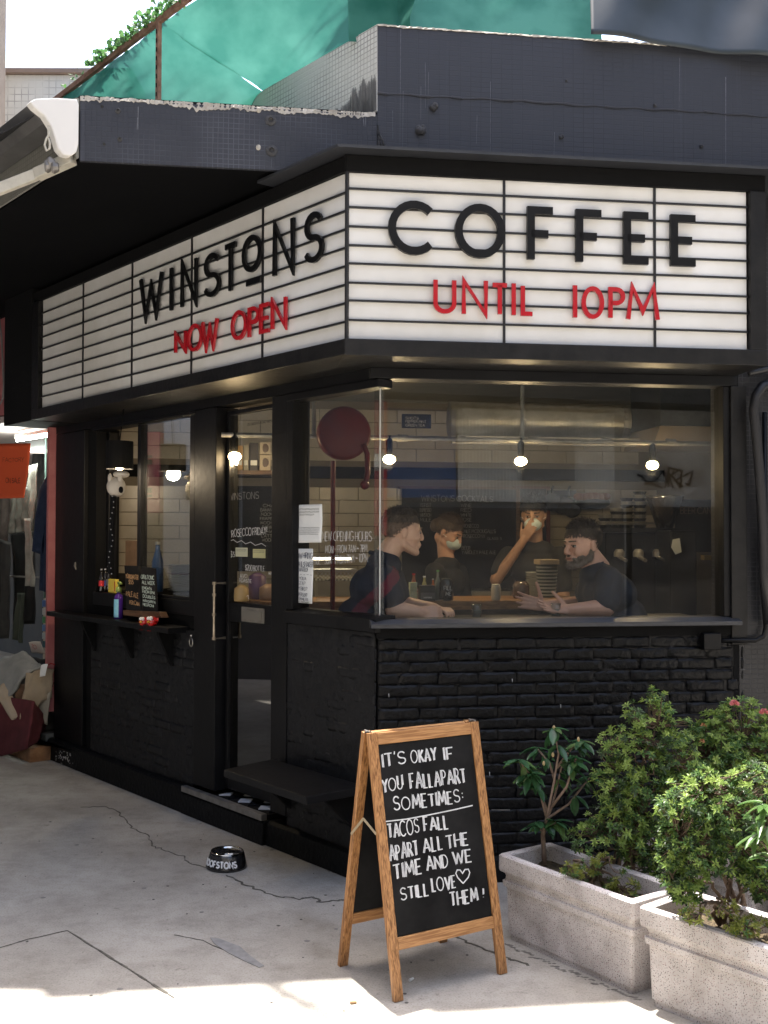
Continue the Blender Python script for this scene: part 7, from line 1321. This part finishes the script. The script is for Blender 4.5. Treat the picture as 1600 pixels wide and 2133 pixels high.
remesh(sh, 'shirt', NB, p2, .008, 2, lambda p: .009*noise.noise(p*8)+.005*noise.noise(p*21))
cl = MB(); q = nb2+Vector((0, 0, .008)); fr3 = f2
for k in (-1, 1):
    cl.prism([q+s2*k*.070-fb*.01+Z_*.035, q+s2*k*.05+fb*.045+Z_*.012, q+s2*k*.015+fb*.085-Z_*.03, q+s2*k*.065+fb*.075-Z_*.055, q+s2*k*.085+fb*.01-Z_*.012], (fb*.004+Z_*.003))
cl.build('collar', NB, p2)
tr_ = MB(); legs(tr_, hip2, fb, s2, .167, .012); tr_.ell(hip2, (.135, .175, .12), (fb, s2, Z_)); remesh(tr_, 'trousers', MATS['black_cloth'], p2, .012, 1)
stool('dark round bar stool under the bearded man', hip2, hip2.z-.10)
# ---------------- masked barista with a hand at his face
def standing(lab, hx, hy, o, f, tilt, sc, skin_m, hair_m, hand_up, long_hair=False, seed=1, low=0):
    hc = RP(hx, hy, o); t = thing('person', lab, 'person', Vector((hc.x, hc.y, .167))); f = Vector(f).normalized(); s = Z_.cross(f).normalized(); h = Head(hc, f, tilt=tilt, sc=sc); sk = MB(); head_skin(h, sk)
    nb = hc-Z_*.195*sc-f*.02-h.f*0+Vector((0, 0, -low)); ch = nb-Z_*.15*sc; hip = nb-Z_*.53*sc; neck(h, sk, nb, .05, .058)
    tor = [(nb-Z_*.035, (.07, .115, .055)), (ch, (.10, .155, .115)), (nb-Z_*.33, (.095, .135, .12)), (hip, (.11, .155, .11))]
    for c, rr in tor: sk.ell(c, tuple(x*.93*sc for x in rr), (f, s, Z_), 14, 10)
    sL, sR = nb-Z_*.075+s*.165*sc, nb-Z_*.075-s*.165*sc
    if hand_up: eR = sR-Z_*.15-s*.07+f*.10; wR = h.p(.105, -.06, -.045); sk.cap(eR, .04, wR, .027, 12); hand(sk, wR, (h.p(.118, .0, .055)-wR), -h.f, .17, .22, .06, .6, -1)
    else: eR = sR-Z_*.26-s*.03+f*.05; wR = eR+f*.2-Z_*.05+s*.1; sk.cap(eR, .04, wR, .027, 12); hand(sk, wR, f*.8+s*.5, -Z_, .17, .4)
    eL = sL-Z_*.26+s*.03+f*.05; wL = eL+f*.20-Z_*.04-s*.12; sk.cap(eL, .04, wL, .027, 12); hand(sk, wL, f*.7-s*.6, -Z_, .17, .4); sk.cap(sR, .05, eR, .041, 12); sk.cap(sL, .05, eL, .041, 12)
    for k in (-1, 1): a = hip+s*.08*k; kn = a-Z_*.40; an = a.copy(); an.z = .22; sk.cap(a, .08, kn, .055, 12); sk.cap(kn, .052, an, .036, 12); sk.cap(an-Z_*.02, .036, an+f*.14-Z_*.03, .03, 10)
    remesh(sk, 'body', skin_m, t, .007, 1); face_bits(h, t, lips=False, brow='hair_black')
    if long_hair: hair(h, t, hair_m, 3200, .016, .05, .150, seed, top=.8, side=.06); mb = MB(); h.E(mb, (-.115, 0, .12), (.04, .035, .05)); mb.build('hair_bun', hair_m, t, smooth=True)
    else: hair(h, t, hair_m, 4200, .022, .06, .152, seed, lift=.6, top=1.3)
    mk_ = MB(); h.E(mk_, (.058, 0, .062), (.058, .058, .048), 18, 12); mk_.v = [v for v in mk_.v]; o = mk_.build('face_mask', mat('surgical_mask', (.42, .50, .50), (.5, .58, .57), 40, rough=.85), t, smooth=True)
    for k in (-1, 1): mb = MB(); mb.tube([h.p(.04, .052*k, .085), h.p(.0, .080*k, .105)], .0015, 5); mb.build('mask_strap', WHITEP, t)
    sh = MB()
    for c, rr in tor: sh.ell(c, tuple(x*sc+.014 for x in rr), (f, s, Z_), 16, 10)
    for a, b_ in ((sR, eR), (sL, eL)): sh.cap(a, .066, a.lerp(b_, .72), .062, 14)
    sh.cap(nb-Z_*.025, .066, nb-Z_*.05, .08, 12); remesh(sh, 'shirt', MATS['black_cloth'], t, .01, 2, lambda p: .008*noise.noise(p*9))
    tr_ = MB(); tr_.ell(hip, (.125, .168, .11), (f, s, Z_))
    for k in (-1, 1): a = hip+s*.08*k; kn = a-Z_*.40; an = a.copy(); an.z = .24; tr_.cap(a, .092, kn, .067, 12); tr_.cap(kn, .065, an, .05, 12)
    remesh(tr_, 'trousers', MATS['black_cloth'], t, .014, 1); return t
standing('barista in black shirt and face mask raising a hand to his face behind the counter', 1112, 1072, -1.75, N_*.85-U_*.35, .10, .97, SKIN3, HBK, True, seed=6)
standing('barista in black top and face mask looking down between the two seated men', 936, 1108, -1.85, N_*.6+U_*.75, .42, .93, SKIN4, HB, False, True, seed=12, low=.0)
